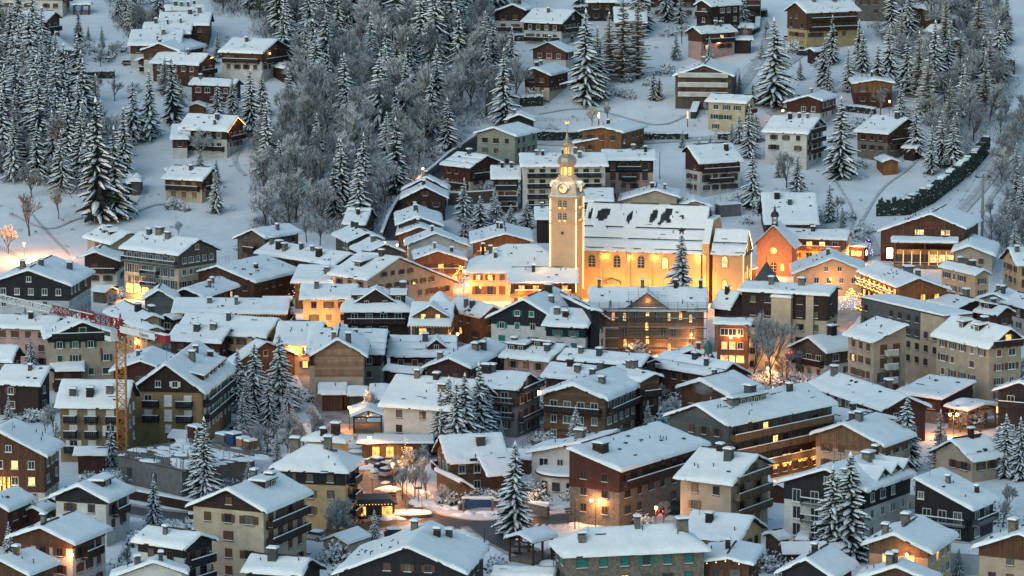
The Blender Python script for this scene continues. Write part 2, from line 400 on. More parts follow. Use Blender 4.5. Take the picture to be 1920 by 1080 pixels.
def house(A, B, C, hr, label, D=None, hip=False, mono=False, p0=21, low='cream', up='wood', split=1, lit=.10, shut='sh_brown', closed=.3, balc=None, chim=2,
          bst='wood', fm=None, t=.36, bars=(), name='house', cat='house', rm='roof', dorm=(), rows=9, wins=True, spacing=2.9, bare=None, group=None,
          oe=.9, og=.8, wstart=0, pk=60, cm=None, base=-3.5, lits=('lit1', 'lit2', 'lit3'), seed=None, open_=False, dark=False, french=None, step=.66):
    Q = solve(A, B, C, hr, D, radians(p0), mono, pk)
    rng = random.Random(seed if seed is not None else hash((A, C)) & 0xffff)
    L, wp, wn, u, tp = Q['L'], Q['wp'], Q['wn'], Q['u'], tan(Q['p'])
    Q['tp'] = Q['tn'] = tp; Q['hip'] = hip; Q['rm'] = rm; Q['hl'] = min(L / 2.2, max(wp, wn)) if hip else 0
    if hip: Q['hs'] = tp * max(wp, wn) / Q['hl']
    rz = atan2(u.y, u.x)
    E = empty(name, Q['m'], rz, label, cat, group); Q['E'] = E; Q['label'] = label
    if DEBUG: print('H %-50s L%5.1f wp%5.1f wn%5.1f p%4.0f yaw%5.0f err%6.1f y%5.0f' % (label[:50], L, wp, wn, math.degrees(Q['p']), math.degrees(rz), Q['err'], Q['m'].y))
    rth = .28
    # roof slab
    rb = MB(); L2 = L / 2
    if hip:
        hl = Q['hl']; ze = hr - tp * max(wp, wn); zt = hr
        c = [(-L2, -wn, hr - tp*wn), (L2, -wn, hr - tp*wn), (L2, wp, hr - tp*wp), (-L2, wp, hr - tp*wp)]; r0, r1 = (-L2 + hl, 0, hr), (L2 - hl, 0, hr)
        if wp < 1: r0, r1 = (-L2 + hl, wp, hr), (L2 - hl, wp, hr)
        for q in ((c[0], c[1], r1, r0), (c[2], c[3], r0, r1), (c[1], c[2], r1), (c[3], c[0], r0)):
            rb.face([(x, y, z - .05) for x, y, z in q], rm)
        d = [(x, y, z - rth) for x, y, z in c]
        rb.face(d[::-1], 'trim')
        for i in range(4): j = (i + 1) % 4; rb.face([d[i], d[j], (c[j][0], c[j][1], c[j][2] - .05), (c[i][0], c[i][1], c[i][2] - .05)], 'trim')
    else:
        pr = [(-wn, hr - tp*wn - .03), (0, hr - .03), (wp, hr - tp*wp - .03), (wp, hr - tp*wp - rth), (0, hr - rth - .04), (-wn, hr - tp*wn - rth)]
        rb.prism(pr, 'x', -L2, L2, rm if rm != 'roof' else 'trim')
    rb.build('roof', E)
    snow_mesh(Q, rng, t, [(1 if (Q['s'] > 0) else -1, (wp if Q['s'] > 0 else wn) * f) for f in bars], bare, step=step).build('roof_snow', E, True) if t > 0 else None
    # walls
    oe = min(oe, .18 * max(wp, wn)); og = min(og, .14 * L)
    yp, yn, X = (wp - oe if wp > .6 else wp - .1), (wn - oe if wn > .6 else wn - .1), L2 - og
    ez = lambda y: hr - rth - .05 - tp * abs(y)
    zep, zen = ez(yp), ez(-yn)
    if mono: zen_, zep_ = zen, zep
    zlow = min(zep, zen) if not mono else min(zep, zen)
    zs = zlow - 2.75 * split + .15 if up else 99
    zs = max(zs, 0.4) if up else zs
    if hip: topz = min(zep, zen) - .02
    if open_:
        wb = MB()
        for x in (-X, 0, X):
            for y, zz in ((-yn, zen), (yp, zep)): wb.box(x - .14, x + .14, y - .14, y + .14, base, zz - .02, up or low)
        for y, zz in ((-yn, zen), (yp, zep)): wb.box(-X, X, y - .1, y + .1, zz - .35, zz - .05, up or low)
        for x in (-X, X): wb.box(x - .1, x + .1, -yn, yp, min(zep, zen) - .4, min(zep, zen) - .15, up or low); wb.box(x - .1, x + .1, -.1, .1, min(zep, zen) - .2, ez(0), up or low)
        wb.build('frame', E); wb2 = MB(); wb2.box(-X, X, -yn, yp, base, .7, 'stone'); wb2.build('plinth', E)
        HOUSES.append(Q); Q['X'], Q['yp'], Q['yn'], Q['zs'] = X, yp, yn, zs
        return Q
    def sec(zb, e):
        if hip: return [(-yn - e, zb), (yp + e, zb), (yp + e, topz), (-yn - e, topz)]
        return [(-yn - e, zb), (yp + e, zb), (yp + e, zep - tp * e), (0, hr - rth - .08), (-yn - e, zen - tp * e)]
    wb = MB()
    if up:
        wb.box(-X, X, -yn, yp, base, zs + .05, low); wb.build('wall', E)
        ub = MB(); ub.prism(sec(zs, .07), 'x', -X - .07, X + .07, up); ub.build('timber_wall', E)
    else:
        wb.prism(sec(base, 0), 'x', -X, X, low); wb.build('wall', E)
    # faces toward the camera
    Q['X'], Q['yp'], Q['yn'] = X, yp, yn; Rm = Matrix.Rotation(rz, 3, 'Z'); toc = (CAM - Q['m']); toc.z = 0; toc.normalize()
    faces = {'A': (X, 0, 1, 0, yn + yp, (yp - yn) / 2, -pi/2), 'B': (-X, 0, -1, 0, yn + yp, (yp - yn) / 2, pi/2), 'P': (0, yp, 0, 1, 2*X, 0, 0), 'N': (0, -yn, 0, -1, 2*X, 0, pi)}
    Cn = 'P' if Q['s'] > 0 else 'N'
    if balc is None: balc = [('A', 0)] if (up and yn + yp > 6) else []
    bal = {(Cn if f == 'C' else f, k): (w_ if w_ else .9) for f, k, *r_ in balc for w_ in [r_[0] if r_ else 0]}; baln = {(Cn if f == 'C' else f, k): r_[1] for f, k, *r_ in balc if len(r_) > 1}
    fmn = fm or ('frame_white' if rng.random() < .35 else 'frame_brown')
    for fn, (fx, fy, nx, ny_, fw, off, frz) in faces.items():
        vis = (Rm @ Vector((nx, ny_, 0))).dot(toc)
        if vis < .10 or not wins: continue
        zeave = min(zep, zen) if fn in 'AB' else (zep if fn == 'P' else zen)
        if mono and fn in 'AB': zeave = min(zep, zen)
        rowsz = []
        k = 0
        while k < rows:
            zc = zeave - 1.5 - 2.75 * k
            if zc < .9: break
            rowsz.append((k, zc)); k += 1
        if fn in 'AB' and not hip:
            zc = zeave + 1.25
            if hr - rth - zc > 1.6: rowsz.append((-1, zc))
            if hr - rth - (zc + 2.75) > 1.6: rowsz.append((-2, zc + 2.75))
        for k, zc in rowsz:
            wd = fw - 1.4
            cen = off
            if k < 0:
                wd = min(fw, 2 * (hr - rth - zc - 1.0) / tp) - .6; cen = 0 if not mono else (.8 if wp > 1 else -.8) * min(yp if wp > 1 else yn, 3)
            n = max(1, int(wd / spacing + .3))
            bl = bal.get((fn, k))
            for i in range(n):
                q = cen + (0 if n == 1 else -wd/2 + wd * (i + .5) / n)
                if rng.random() < .10 and not bl: continue
                w_, h_ = (1.3, 1.9) if bl else ((1.0, 1.25) if k >= 0 else (.9, 1.0))
                if k >= 0 and rng.random() < .2 and not bl: w_ = 1.5
                zz = zc - (.3 if bl else 0)
                timber = up and zc > zs
                e = .07 if timber else 0
                px_, py_ = (fx + nx * (e + .02), q) if fn in 'AB' else (q, fy + ny_ * (e + .02))
                lt = rng.random() < lit
                cl = (not lt) and shut and rng.random() < closed
                window(E, px_, py_, zz, frz, w_, h_, fmn, rng.choice(lits) if lt else ('curtain' if rng.random() < .25 else 'glass'), shut if (cl or (shut and rng.random() < .8)) else None, cl)
            if bl:
                bw = fw * bl
                x_, y_ = (fx + nx * .08, off) if fn in 'AB' else (0, fy + ny_ * .08)
                for j in range(baln.get((fn, k), 1)):
                    nb = baln.get((fn, k), 1); oo = 0 if nb == 1 else fw * ((j + .5) / nb - .5)
                    balcony(E, x_ + (oo if fn in 'PN' else 0), y_ + (oo if fn in 'AB' else 0), zc - 1.28, frz, bw, 1.25, bst)
        if fn in 'AB' and (fn, -1) in bal: balcony(E, fx + nx * .08, 0, zeave - .05, frz, fw * .5, 1.1, bst)
    # dormers
    for dspec in dorm: dormer(Q, rng, *dspec)
    if t > .1 and not open_:
        w0 = wp if Q['s'] > 0 else wn
        if rng.random() < .42 and not hip:
            b = MB(); x0 = -L2 + .3; x1 = L2 - .3; n = rng.randint(1, 3)
            for i in range(n): xa = x0 + (x1 - x0) * (i + rng.uniform(0, .15)) / n; xb = x0 + (x1 - x0) * (i + 1 - rng.uniform(0, .3)) / n; b.box(xa, xb, -.13, .13, hr - .1, hr + t + .04, rm)
            b.build('ridge_cap', E)
        for i in range(int(L * w0 / 17)):
            x = rng.uniform(-.85, .85) * X; y = Q['s'] * w0 * rng.uniform(.15, .85); z = hr - tp * abs(y); b = MB()
            k = rng.random()
            if k < .45: b.tube((x, y, z), (x, y, z + t + rng.uniform(.25, .6)), .09, 'metal_dark', n=5); b.build('vent_pipe', E)
            elif k < .7: b.box(x - rng.uniform(.25, .45), x + .35, y - .25, y + .25, z, z + t + .12, 'metal_dark', .1); b.build('roof_hatch', E)
            elif k < .8 and L > 9: b.tube((x, y * .3, hr - tp * abs(y * .3)), (x, y * .3, hr + 2.2), .035, 'metal_dark', n=4); b.tube((x - .5, y * .3, hr + 1.9), (x + .5, y * .3, hr + 1.9), .03, 'metal_dark', n=3); b.build('antenna', E)
            else: b.box(x - rng.uniform(.4, 1.1), x + rng.uniform(.3, .9), y - .07, y + .07, z, z + t + .03, 'metal_dark'); b.build('snow_guard', E)
    # chimneys
    cl_ = chim if isinstance(chim, (list, tuple)) else []
    if isinstance(chim, int):
        chim += 1 if (chim and L * max(wp, wn) > 60) else 0
        for i in range(chim):
            cl_ = cl_ + [(-.7 + 1.4 * (i + rng.uniform(.25, .75)) / chim, (1 if rng.random() < .6 else -1) * Q['s'] * rng.uniform(.08, .4))]
    for c_ in cl_:
        fx, fy = c_[0], c_[1] * (Q['s'] if not isinstance(chim, int) else 1); x = fx * X; y = fy * (wp if fy > 0 else wn)
        sc_ = c_[2] if len(c_) > 2 else rng.choice((.7, .8, 1.0, 1.2))
        chimney(E, x, y, hr - tp * abs(y), sc_ * rng.uniform(.8, 1.2), sc_ * .85, rng.uniform(1.0, 1.6) * (1 if sc_ < 1.3 else 1.15), cm or rng.choice(('concrete', 'stone', 'metal_dark', 'wood_dark', 'roof_slate')))
    HOUSES.append(Q); Q['X'], Q['yp'], Q['yn'], Q['zs'] = X, yp, yn, zs
    return Q
def dormer(Q, rng, fx, fy, dw, kind='gable', wall='wood_dark', hw=1.2, lit=False, n=1, pd=28):
    """fy: front position as a fraction of the camera-side half width"""
    E, hr, tp = Q['E'], Q['hr'], Q['tp']; s = Q['s'] * (1 if fy > 0 else -1); fy = abs(fy); w = Q['wp'] if s > 0 else Q['wn']
    x0 = fx * Q['L'] / 2; yf = fy * w; zb = hr - tp * yf; tl = tan(radians(pd))
    if kind == 'gable':
        za = zb + hw + dw / 2 * tl; yb = max(0.1, (hr - za) / tp); za = min(za, hr - .1 + .3)
        b = MB(); g = lambda y: s * y
        b.face([(x0 - dw/2, g(yf), zb - .3), (x0 + dw/2, g(yf), zb - .3), (x0 + dw/2, g(yf), zb + hw), (x0, g(yf), za), (x0 - dw/2, g(yf), zb + hw)], wall)
        ybe = (hr - (zb + hw)) / tp
        for sg in (-1, 1): b.face([(x0 + sg*dw/2, g(yf), zb - .3), (x0 + sg*dw/2, g(yf), zb + hw), (x0 + sg*dw/2, g(max(0, ybe)), zb + hw)], wall)
        o = b.build('dormer', E)
        r = MB(); c = MB(); ov = .45
        for sg in (-1, 1):
            xe = x0 + sg * (dw/2 + ov); zel = zb + hw - ov * tl; ye = max(0, (hr - zel) / tp)
            p = [(x0, g(yf + ov), za), (xe, g(yf + ov), zel), (xe, g(ye - .1), zel), (x0, g(yb - .1), za)]
            q = [(a_, b_, c_ + .15) for a_, b_, c_ in p]
            r.face(p, 'trim'); r.face(q, 'trim')
            for i in range(4): j = (i + 1) % 4; r.face([p[i], p[j], q[j], q[i]], 'trim')
            h = .34
            p2 = [(x0, g(yf + ov), za + .16), (xe, g(yf + ov), zel + .16), (xe, g(ye), zel + .16), (x0, g(yb), za + .16)]
            q2 = [(x0, g(yf + ov - .1), za + .16 + h), (xe - sg * .15, g(yf + ov - .1), zel + .12 + h), (xe - sg*.15, g(ye), zel + .12 + h), (x0, g(yb), za + .16 + h)]
            c.face(q2, 'snow')
            for i in range(4): j = (i + 1) % 4; c.face([p2[i], p2[j], q2[j], q2[i]], 'snow')
        r.build('dormer_roof', o); c.build('snow', o)
        for i in range(n):
            xx = x0 + (0 if n == 1 else -dw*.22 + dw*.44 * i / (n - 1))
            window(o, xx, g(yf) + s * .04, zb + hw * .55 + .15, 0 if s > 0 else pi, .8, 1.0, 'frame_white', 'lit2' if lit else 'glass')
    else:
        zt = zb + 1.25; tb = tp * .35; yb = max(.2, (hr - zt - tb * 0) / (tp) - 0); 
        yb = max(.2, (hr - zt - tb * yf) / (tp - tb)); zk = hr - tp * yb
        b = MB(); g = lambda y: s * y
        b.face([(x0 - dw/2, g(yf), zb - .3), (x0 + dw/2, g(yf), zb - .3), (x0 + dw/2, g(yf), zt), (x0 - dw/2, g(yf), zt)], wall)
        for sg in (-1, 1): b.face([(x0 + sg*dw/2, g(yf), zb - .3), (x0 + sg*dw/2, g(yf), zt), (x0 + sg*dw/2, g(yb), zk)], wall)
        o = b.build('dormer', E)
        for nm, z0, z1, ov, mt in (('dormer_roof', 0, .15, .4, 'trim'), ('snow', .152, .50, .32, 'snow')):
            p = [(x0 - dw/2 - ov, g(yf + ov), zt + z0), (x0 + dw/2 + ov, g(yf + ov), zt + z0), (x0 + dw/2 + ov, g(yb), zk + z0), (x0 - dw/2 - ov, g(yb), zk + z0)]
            q = [(a_, b_, c_ + z1 - z0) for a_, b_, c_ in p]; r = MB(); r.face(q, mt); r.face(p, mt)
            for i in range(4): j = (i + 1) % 4; r.face([p[i], p[j], q[j], q[i]], mt)
            r.build(nm, o)
        for i in range(max(1, int(dw / 1.8))):
            k = max(1, int(dw / 1.8)); window(o, x0 - dw/2 + dw * (i + .5) / k, g(yf) + s*.04, zb + .62, 0 if s > 0 else pi, .9, .8, 'frame_white', 'lit2' if lit else 'glass')
DEBUG = False
import sys
DEBUG = False
# ------------------------------------------------------------------ ground: one sheet to the horizon
def ground():
    xs = [-2500, -1500, -900, -600, -450] + [-350 + 6 * i for i in range(118)] + [450, 600, 900, 1500, 2500]
    ys = [-500, 0, 300, 420] + [450 + 6 * i for i in range(130)] + [1250, 1300, 1400, 1550, 1800, 2200, 3000]
    v = [(x, y, T(x, y)) for y in ys for x in xs]; n = len(xs)
    f = [(j * n + i, j * n + i + 1, (j + 1) * n + i + 1, (j + 1) * n + i) for j in range(len(ys) - 1) for i in range(n - 1)]
    me = bpy.data.meshes.new('snowy_ground'); me.from_pydata(v, [], f); me.materials.append(M['snow_ground'])
    me.polygons.foreach_set('use_smooth', [True] * len(f))
    tag(inst(me, 'snowy_ground'), kind='structure')
ground()
H = house
# ---- top left hillside
H((128,-28),(-30,-30),(130,-8),9,'long chalet in the top left corner with brown and white wall panels',low='white',up='wood',lit=0,chim=0)
H((104,22),(40,20),(91,47),10,'red-brown timber chalet with side balconies left of the top meadow',low='wood',up='wood',lit=0,chim=[(.3,.1,.8)],balc=[('A',0),('C',1)],D=(119,32))
H((134,67),(72,68),(134,94),6.5,'small stone house with hipped snowy roof among the left spruces',hip=True,low='stone',up=None,lit=0,chim=1)
H((172,3),(134,3),(176,9),3.6,'open timber shelter standing alone on the top meadow',open_=True,up='wood_dark',name='shelter',cat='shelter',chim=0)
H((384,9),(308,10),(386,26),9,'topmost wide snowy roof with three chimneys at the forest edge',low='wood',lit=0,chim=3)
H((397,23),(300,23),(393,47),9,'large roof with brick chimneys stepping down below the forest edge',low='wood',lit=0,chim=[(.2,.2,1.2),(.6,.1,1.2)])
H((362,42),(270,42),(352,62),8,'middle snow roof of the stepped chalet cluster upper left',low='wood',lit=0,chim=2)
H((345,56),(246,56),(331,83),8,'wide chalet roof with a dark roof hatch, upper left cluster',low='white',up='wood',lit=0,chim=[(.3,.35,1.4),(.1,.7,.7)],dorm=())
H((298,81),(350,70),(262,93),7.5,'low gabled chalet with carved brown front, upper left cluster',D=(338,95),low='white',up='wood',lit=0,chim=1,balc=[])
H((391,101),(298,97),(383,131),8,'chalet with a gold lit gable end and lit row of windows, upper left cluster',low='wood',up='wood',lit=0,chim=[(.3,.2,.7)])
H((306,96),(330,90),(252,111),6,'garage with brown door and low white wall in front of the stepped chalets',low='white',up='wood',lit=0,chim=0,split=.5,mono=False,D=(330,110))
H((520,74),(437,71),(492,100),10,'brown chalet with white ground floor and long side balcony above the meadow',D=(542,89),low='white',up='wood',lit=.0,balc=[('A',0),('C',0)],chim=[(-.2,.3,1.0)],shut='sh_brown')
H((545,121),(520,117),(533,131),4.5,'small dark wooden garage beside the meadow chalet',D=(557,129),low='wood_red',up=None,lit=0,chim=0,wins=False,name='garage',cat='garage')
H((448,149),(362,146),(455,173),6.5,'red wooden house half hidden behind frosted trees, roof with cracked snow',low='wood_red',up=None,lit=0,chim=[(-.7,.2,.9)],balc=[])
H((368,193),(373,189),(352,203),3.6,'tiny orange wooden garden shed under the spruces',D=(384,203),low='wood_warm',up=None,lit=0,chim=0,wins=False,name='shed',cat='shed')
H((447,217),(352,213),(440,255),9.5,'chalet with orange string lights in its gable and white pillars',D=(459,236),low='white',up='wood_dark',lit=.05,chim=[(.35,.35,1.1),(.4,.7,.6)],balc=[('A',0),('C',1)])
H((360,233),(323,233),(358,261),7,'lower side wing with garage door joined to the string light chalet',low='white',up='wood_red',lit=0,chim=0)
H((399,315),(322,311),(388,345),8,'lone timber chalet with orange doors in the snowy field',D=(405,321),low='cream',up='wood',lit=0,balc=[('C',0),('A',0)],chim=[(.1,.3,1.0)],shut='sh_tan',closed=1)
H((322,315),(308,316),(318,339),6,'narrow lean-to roof on the left side of the field chalet',low='wood',up=None,lit=0,chim=0,wins=False,mono=True)
H((268,325),(245,325),(273,341),5,'small pyramid roofed hut by the big spruces',hip=True,low='wood_grey',up=None,lit=0,chim=0,wins=False,name='hut',cat='hut')
H((250,328),(226,328),(250,345),3.6,'low flat shed left of the pyramid roofed hut',low='wood_dark',up=None,lit=0,chim=0,wins=False,name='shed',cat='shed',p0=10)
# ---- top centre and right hillside
H((960,8),(975,4),(922,24),8.5,'dark chalet at the right edge of the forest, top centre',D=(982,28),low='white',up='wood_dark',lit=0,balc=[('A',1)])
H((1078,19),(1000,16),(1056,46),9,'dark timber chalet with wide snowy roof above the long hedge',D=(1097,34),low='white',up='wood_dark',lit=0,chim=[(-.1,.3,.8)],balc=[('A',0),('C',1)])
H((1027,78),(1046,75),(994,97),7.5,'white chalet with bare grey slate roof and a red door',D=(1062,100),low='white',up='wood',lit=0,t=0.04,rm='roof_slate',chim=[(.3,.1,.8)],shut='sh_red',balc=[])
H((1001,127),(1040,118),(978,138),8,'cream and red-brown house with two chimneys beside the giant spruce',D=(1031,145),low='cream',up='wood_red',lit=0,chim=[(.6,.15,1.1),(.2,.1,.9)],balc=[],split=1.4)
H((1212,14),(1150,14),(1218,42),7,'open barn with upturned snowy roof behind the larches',low='wood',up=None,lit=0,chim=0,wins=False,name='barn',cat='barn')
H((1316,0),(1376,-4),(1327,20),13,'tall dark brown chalet tower at the top centre',D=(1303,13),low='cream',up='wood_dark',split=3,lit=0,chim=0,balc=[('A',0)])
H((1299,50),(1369,46),(1304,74),9,'pink walled chalet with arched wooden loggia and lit lamp',low='pink',up='wood',lit=.1,chim=[(-.2,.1,.9),(-.4,.3,.7)],balc=[('C',0)],bst='wood')
H((1413,44),(1383,44),(1412,52),4.5,'small shed with orange wooden wall right of the pink chalet',low='wood_warm',up=None,lit=0,chim=0,wins=False,name='shed',cat='shed')
H((1412,68),(1373,68),(1411,75),4.5,'dark double garage with flat snowy roof below the orange shed',low='wood_dark',up=None,lit=0,chim=0,wins=False,name='garage',cat='garage',p0=12)
H((1320,122),(1332,110),(1260,142),10.5,'large grey timber chalet with two long white balconies',D=(1377,143),low='wood_grey',up='wood_grey',split=2,lit=0,balc=[('A',0),('A',-1),('A',1)],bst='white',chim=[(.2,.1,1.1)])
H((1412,180),(1334,176),(1402,196),10,'three storey cream house with dark green shutters',D=(1421,186),low='cream',up=None,lit=0,shut='sh_dgreen',balc=[('A',0),('A',1)],chim=0,closed=.1)
H((1128,238),(1175,226),(1083,245),8,'orange-brown wooden block house above the terrace hedge',D=(1168,250),low='wood_warm',up=None,lit=0,p0=12,chim=[(.3,.1,1.0)],balc=[])
H((1125,259),(1130,255),(1070,268),6,'low curved snow roof in front of the orange-brown block house',D=(1171,270),low='wood_warm',up=None,lit=0,p0=12,chim=0,balc=[])
H((1491,4),(1594,0),(1507,29),13,'big brown chalet with yellow corner walls at the upper right',D=(1470,20),low='yellow',up='wood',split=2,lit=0,chim=[(.4,.1,1.3),(-.4,.1,1.6)],balc=[('C',0),('C',1)])
H((1514,52),(1490,52),(1514,63),4,'small snow covered porch on the side of the big brown chalet',low='wood_dark',up='wood_dark',open_=True,chim=0,name='porch',cat='porch')
H((1518,90),(1545,88),(1524,103),4.5,'little dark hut beside the two parked cars',D=(1515,98),low='wood_dark',up=None,lit=0,chim=0,wins=False,name='hut',cat='hut')
H((1642,149),(1634,140),(1598,158),7,'orange timber house with blue-grey window bay behind the round white tree',D=(1680,152),low='wood_red',up='wood_warm',lit=0,p0=9,chim=[(.2,.1,.7)],balc=[])
H((1515,179),(1546,170),(1467,189),8,'chalet with red upper storey and white base by the corner lamp',D=(1543,191),low='white',up='wood_red',lit=0,chim=[(.3,.1,.8)],balc=[])
H((1537,221),(1450,217),(1517,252),12,'white house with brown balconies on its right gable',D=(1550,234),low='white',up=None,lit=0,balc=[('A',-1),('A',0),('A',1)],chim=[(-.2,.2,1.0),(.2,.1,.8),(.6,.1,.8)],bst='wood',shut='sh_brown',spacing=3.6)
H((1702,222),(1637,217),(1665,251),9.5,'grey-brown house with plain wide roof facing the lane lamp',D=(1727,230),low='stone',up='wood',lit=0,chim=[(.6,.1,1.4)],balc=[('A',0)])
H((1671,297),(1655,290),(1655,303),4,'tiny orange wooden hut alone on the snowy meadow',D=(1689,302),low='wood_warm',up=None,lit=0,chim=0,wins=False,name='hut',cat='hut',t=.35)
H((1725,272),(1696,270),(1723,279),4,'dark hut half buried at the foot of the right forest',low='wood_dark',up=None,lit=0,chim=0,wins=False,name='hut',cat='hut')
H((1782,48),(1745,46),(1792,64),7,'white roof peeking out between larches at the right',low='wood_red',up=None,lit=0,chim=0)
H((1795,72),(1768,68),(1785,84),5,'second small roof just below among the right larches',low='wood_red',up=None,lit=0,chim=0,wins=False)
H((1715,12),(1735,8),(1672,20),7,'arched snow roof with red gable near the top right larches',D=(1755,22),low='wood',up=None,lit=0,chim=0,p0=14)
H((1760,30),(1775,27),(1748,37),5,'low lean-to roof beneath the arched snow roof',D=(1782,38),low='wood_red',up=None,lit=0,chim=0,wins=False,p0=12)
H((1905,104),(1862,104),(1905,114),4.5,'flat roofed wooden shed at the edge of the ski slope',low='wood',up=None,lit=0,chim=0,wins=False,name='shed',cat='shed',p0=8)
H((1682,-14),(1600,-14),(1682,-4),8,'long grey stone garage block at the top edge',low='stone',up=None,lit=0,chim=0)
H((1308,-12),(1216,-12),(1308,-2),7,'red house cut by the top edge behind the long hedge',low='white',up='wood_red',lit=0,chim=0)
H((1158,-8),(1098,-8),(1158,4),7,'snowy roof cut by the top edge left of the hedge',low='wood_dark',up=None,lit=0,chim=0)
H((1430,-10),(1388,-10),(1430,-1),8,'brown balcony chalet at the top edge right of the tall tower chalet',low='wood_dark',up='wood',lit=0,chim=0,balc=[('C',0)])
# ---- slope behind the church
H((925,239),(972,229),(887,250),10.5,'grey-green concrete apartment block at the top of the walled road',D=(968,259),low='green_grey',up=None,lit=0,p0=17,chim=[(-.2,.1,1.0)],balc=[],shut=None)
H((973,214),(976,208),(949,227),7,'dark blue-black chalet behind the grey-green block',D=(1004,228),low='wood_black',up=None,lit=0,chim=1,balc=[])
H((914,291),(857,285),(882,316),9,'brown chalet with bands of broken snow across its roof',D=(943,303),low='cream',up='wood_red',lit=0,bars=(.35,.7),chim=[(-.1,.1,1.2)],balc=[('A',0),('C',1)],split=1.5)
H((799,332),(803,327),(755,363),8,'upper roof of the twin dark chalets along the walled road',D=(842,352),low='wood_dark',up=None,lit=0,chim=[(.3,.05,.9)],balc=[])
H((797,350),(799,338),(752,379),8,'lower roof of the twin dark chalets with a tall wall chimney',D=(841,372),low='wood_dark',up=None,lit=0,chim=[(.6,.05,1.0),(.2,.1,.8)],balc=[])
H((784,406),(781,384),(741,422),8,'broad roofed house directly below the twin dark chalets',D=(834,417),low='wood_grey',up=None,lit=0,chim=[(.1,.1,1.1),(-.4,.1,.8)],balc=[])
H((787,425),(790,410),(741,438),7.5,'grey gabled house pressed against the broad roofed house',D=(831,432),low='wood_grey',up=None,lit=0,chim=[(.4,.1,.8)],balc=[])
H((817,437),(815,427),(759,461),9,'house with plain white gable in the row climbing the walled road',D=(883,461),low='white',up=None,lit=0,wins=False,chim=[(.3,.1,.9)])
H((821,470),(815,457),(776,483),8,'orange lit gable at the lower end of the walled road',D=(877,490),low='peach',up='wood_warm',lit=.3,chim=[(.5,.1,.8),(.3,-.5,1.0)],balc=[('A',0)],bst='warm')
H((977,311),(920,311),(979,335),10.5,'small black and white apartment building left of the white block',low='white',up='wood_black',split=1,lit=0,chim=2,balc=[('C',0),('C',1),('C',2)],bst='black')
H((1137,287),(973,288),(1137,312),15,'long white apartment block with dark balconies behind the church spire',low='white',up=None,lit=0,chim=[(-.65,.2,.9),(-.5,.2,.9),(.3,.1,.9),(.4,.4,1.1),(.0,.1,.8)],balc=[('C',0),('C',1),('C',2),('C',3)],bst='black',shut=None)
H((1229,281),(1128,281),(1229,300),13,'pink apartment house with dark top floor and glazed stairwell',low='pink',up='wood_black',split=1.3,lit=0,chim=[(.2,.1,.9),(.7,.3,.7)],balc=[('C',0,.5),('C',1,.3)],bst='black')
H((1150,353),(1075,353),(1150,378),8,'plain snow roof between the church spire and the pink house',low='white',up='wood_red',lit=0,chim=[(-.6,.1,1.0)])
H((1229,356),(1232,345),(1157,373),7.5,'beige gabled house with two small vents behind the nave',D=(1277,367),low='beige',up=None,lit=0,rows=1,chim=[(.3,-.35,.9),(.3,.1,1.3)],balc=[],shut='sh_brown')
H((1303,376),(1300,366),(1272,382),5.5,'low beige cottage with rounded snow roof behind the nave end',D=(1338,384),low='beige',up=None,lit=0,chim=0,balc=[],wins=False)
H((1288,273),(1372,268),(1303,312),12,'white house with tall snow roof and brown balcony by the larch',D=(1282,288),low='white',up='wood_red',split=1,lit=0,chim=[(-.6,.4,1.2)],balc=[('C',0),('C',1,.6)],p0=28)
H((1033,388),(1002,388),(1033,411),8,'little snow roof peeping out left of the bell tower',low='wood_dark',up=None,lit=0,chim=1,wins=False)
H((948,438),(945,418),(880,452),9,'warm lit wooden chalet left of the bell tower',D=(1000,452),low='peach',up='wood_warm',lit=.25,chim=[(.1,.1,1.0),(-.2,.2,.8)],balc=[('A',0)],bst='warm')
H((1080,459),(876,458),(1085,512),12,'hip roofed cream presbytery in front of the church with balconies',hip=True,low='peach',up=None,lit=.35,chim=[(-.6,.3,1.0),(-.5,.5,.9),(-.75,.2,.8)],balc=[('C',1,.2)],bst='metal',p0=30,shut='sh_brown')
H((1084,503),(952,503),(1075,530),9.5,'restaurant glowing orange with garlands below the bell tower',low='peach',up='wood_warm',lit=1,lits=('lit1','lit2'),chim=[(-.3,.3,.8)],balc=[('C',0)],bst='warm')
H((1530,362),(1427,362),(1535,420),10,'broad brown house with huge plain roof behind the chapel',low='wood_red',up=None,lit=0,chim=[(-.5,.2,1.5),(-.0,.4,1.1)],p0=30,D=(1528,340))
H((1594,432),(1475,428),(1596,452),9,'long restaurant building with orange lit loggias right of the chapel',low='peach',up='wood_warm',lit=.6,chim=[(-.15,.3,1.2)],balc=[('C',0)],bst='warm',bars=(.9,))
H((1745,401),(1776,385),(1644,434),12,'big brown lift station with wide low gable and lit counters',D=(1812,429),low='wood_red',up='wood',split=2,lit=0,chim=0,balc=[],name='lift_station',cat='station',wins=False)
H((1817,461),(1826,441),(1783,471),7,'beige cottage with rounded thick snow beside the lift station',D=(1867,481),low='beige',up=None,lit=0,chim=0,balc=[],t=.6,shut='sh_brown')
H((1562,484),(1558,467),(1484,515),9,'beige house with three dark windows and satellite dishes on the roof',D=(1628,506),low='peach',up=None,lit=0,chim=[(.2,.1,1.1)],balc=[],closed=0,shut=None)
H((1845,505),(1775,489),(1850,532),9,'orange walled house with smoking chimney at the right',low='peach',up=None,lit=0,chim=[(.3,.3,1.3),(-.4,.2,1.0)])
H((1960,462),(1890,464),(1962,503),13,'cream apartment house with balconies cut by the right edge',low='peach',up=None,lit=.15,chim=[(-.8,.3,.9)],balc=[('C',0,.4),('C',1,.4),('C',2,.4)],bst='metal')
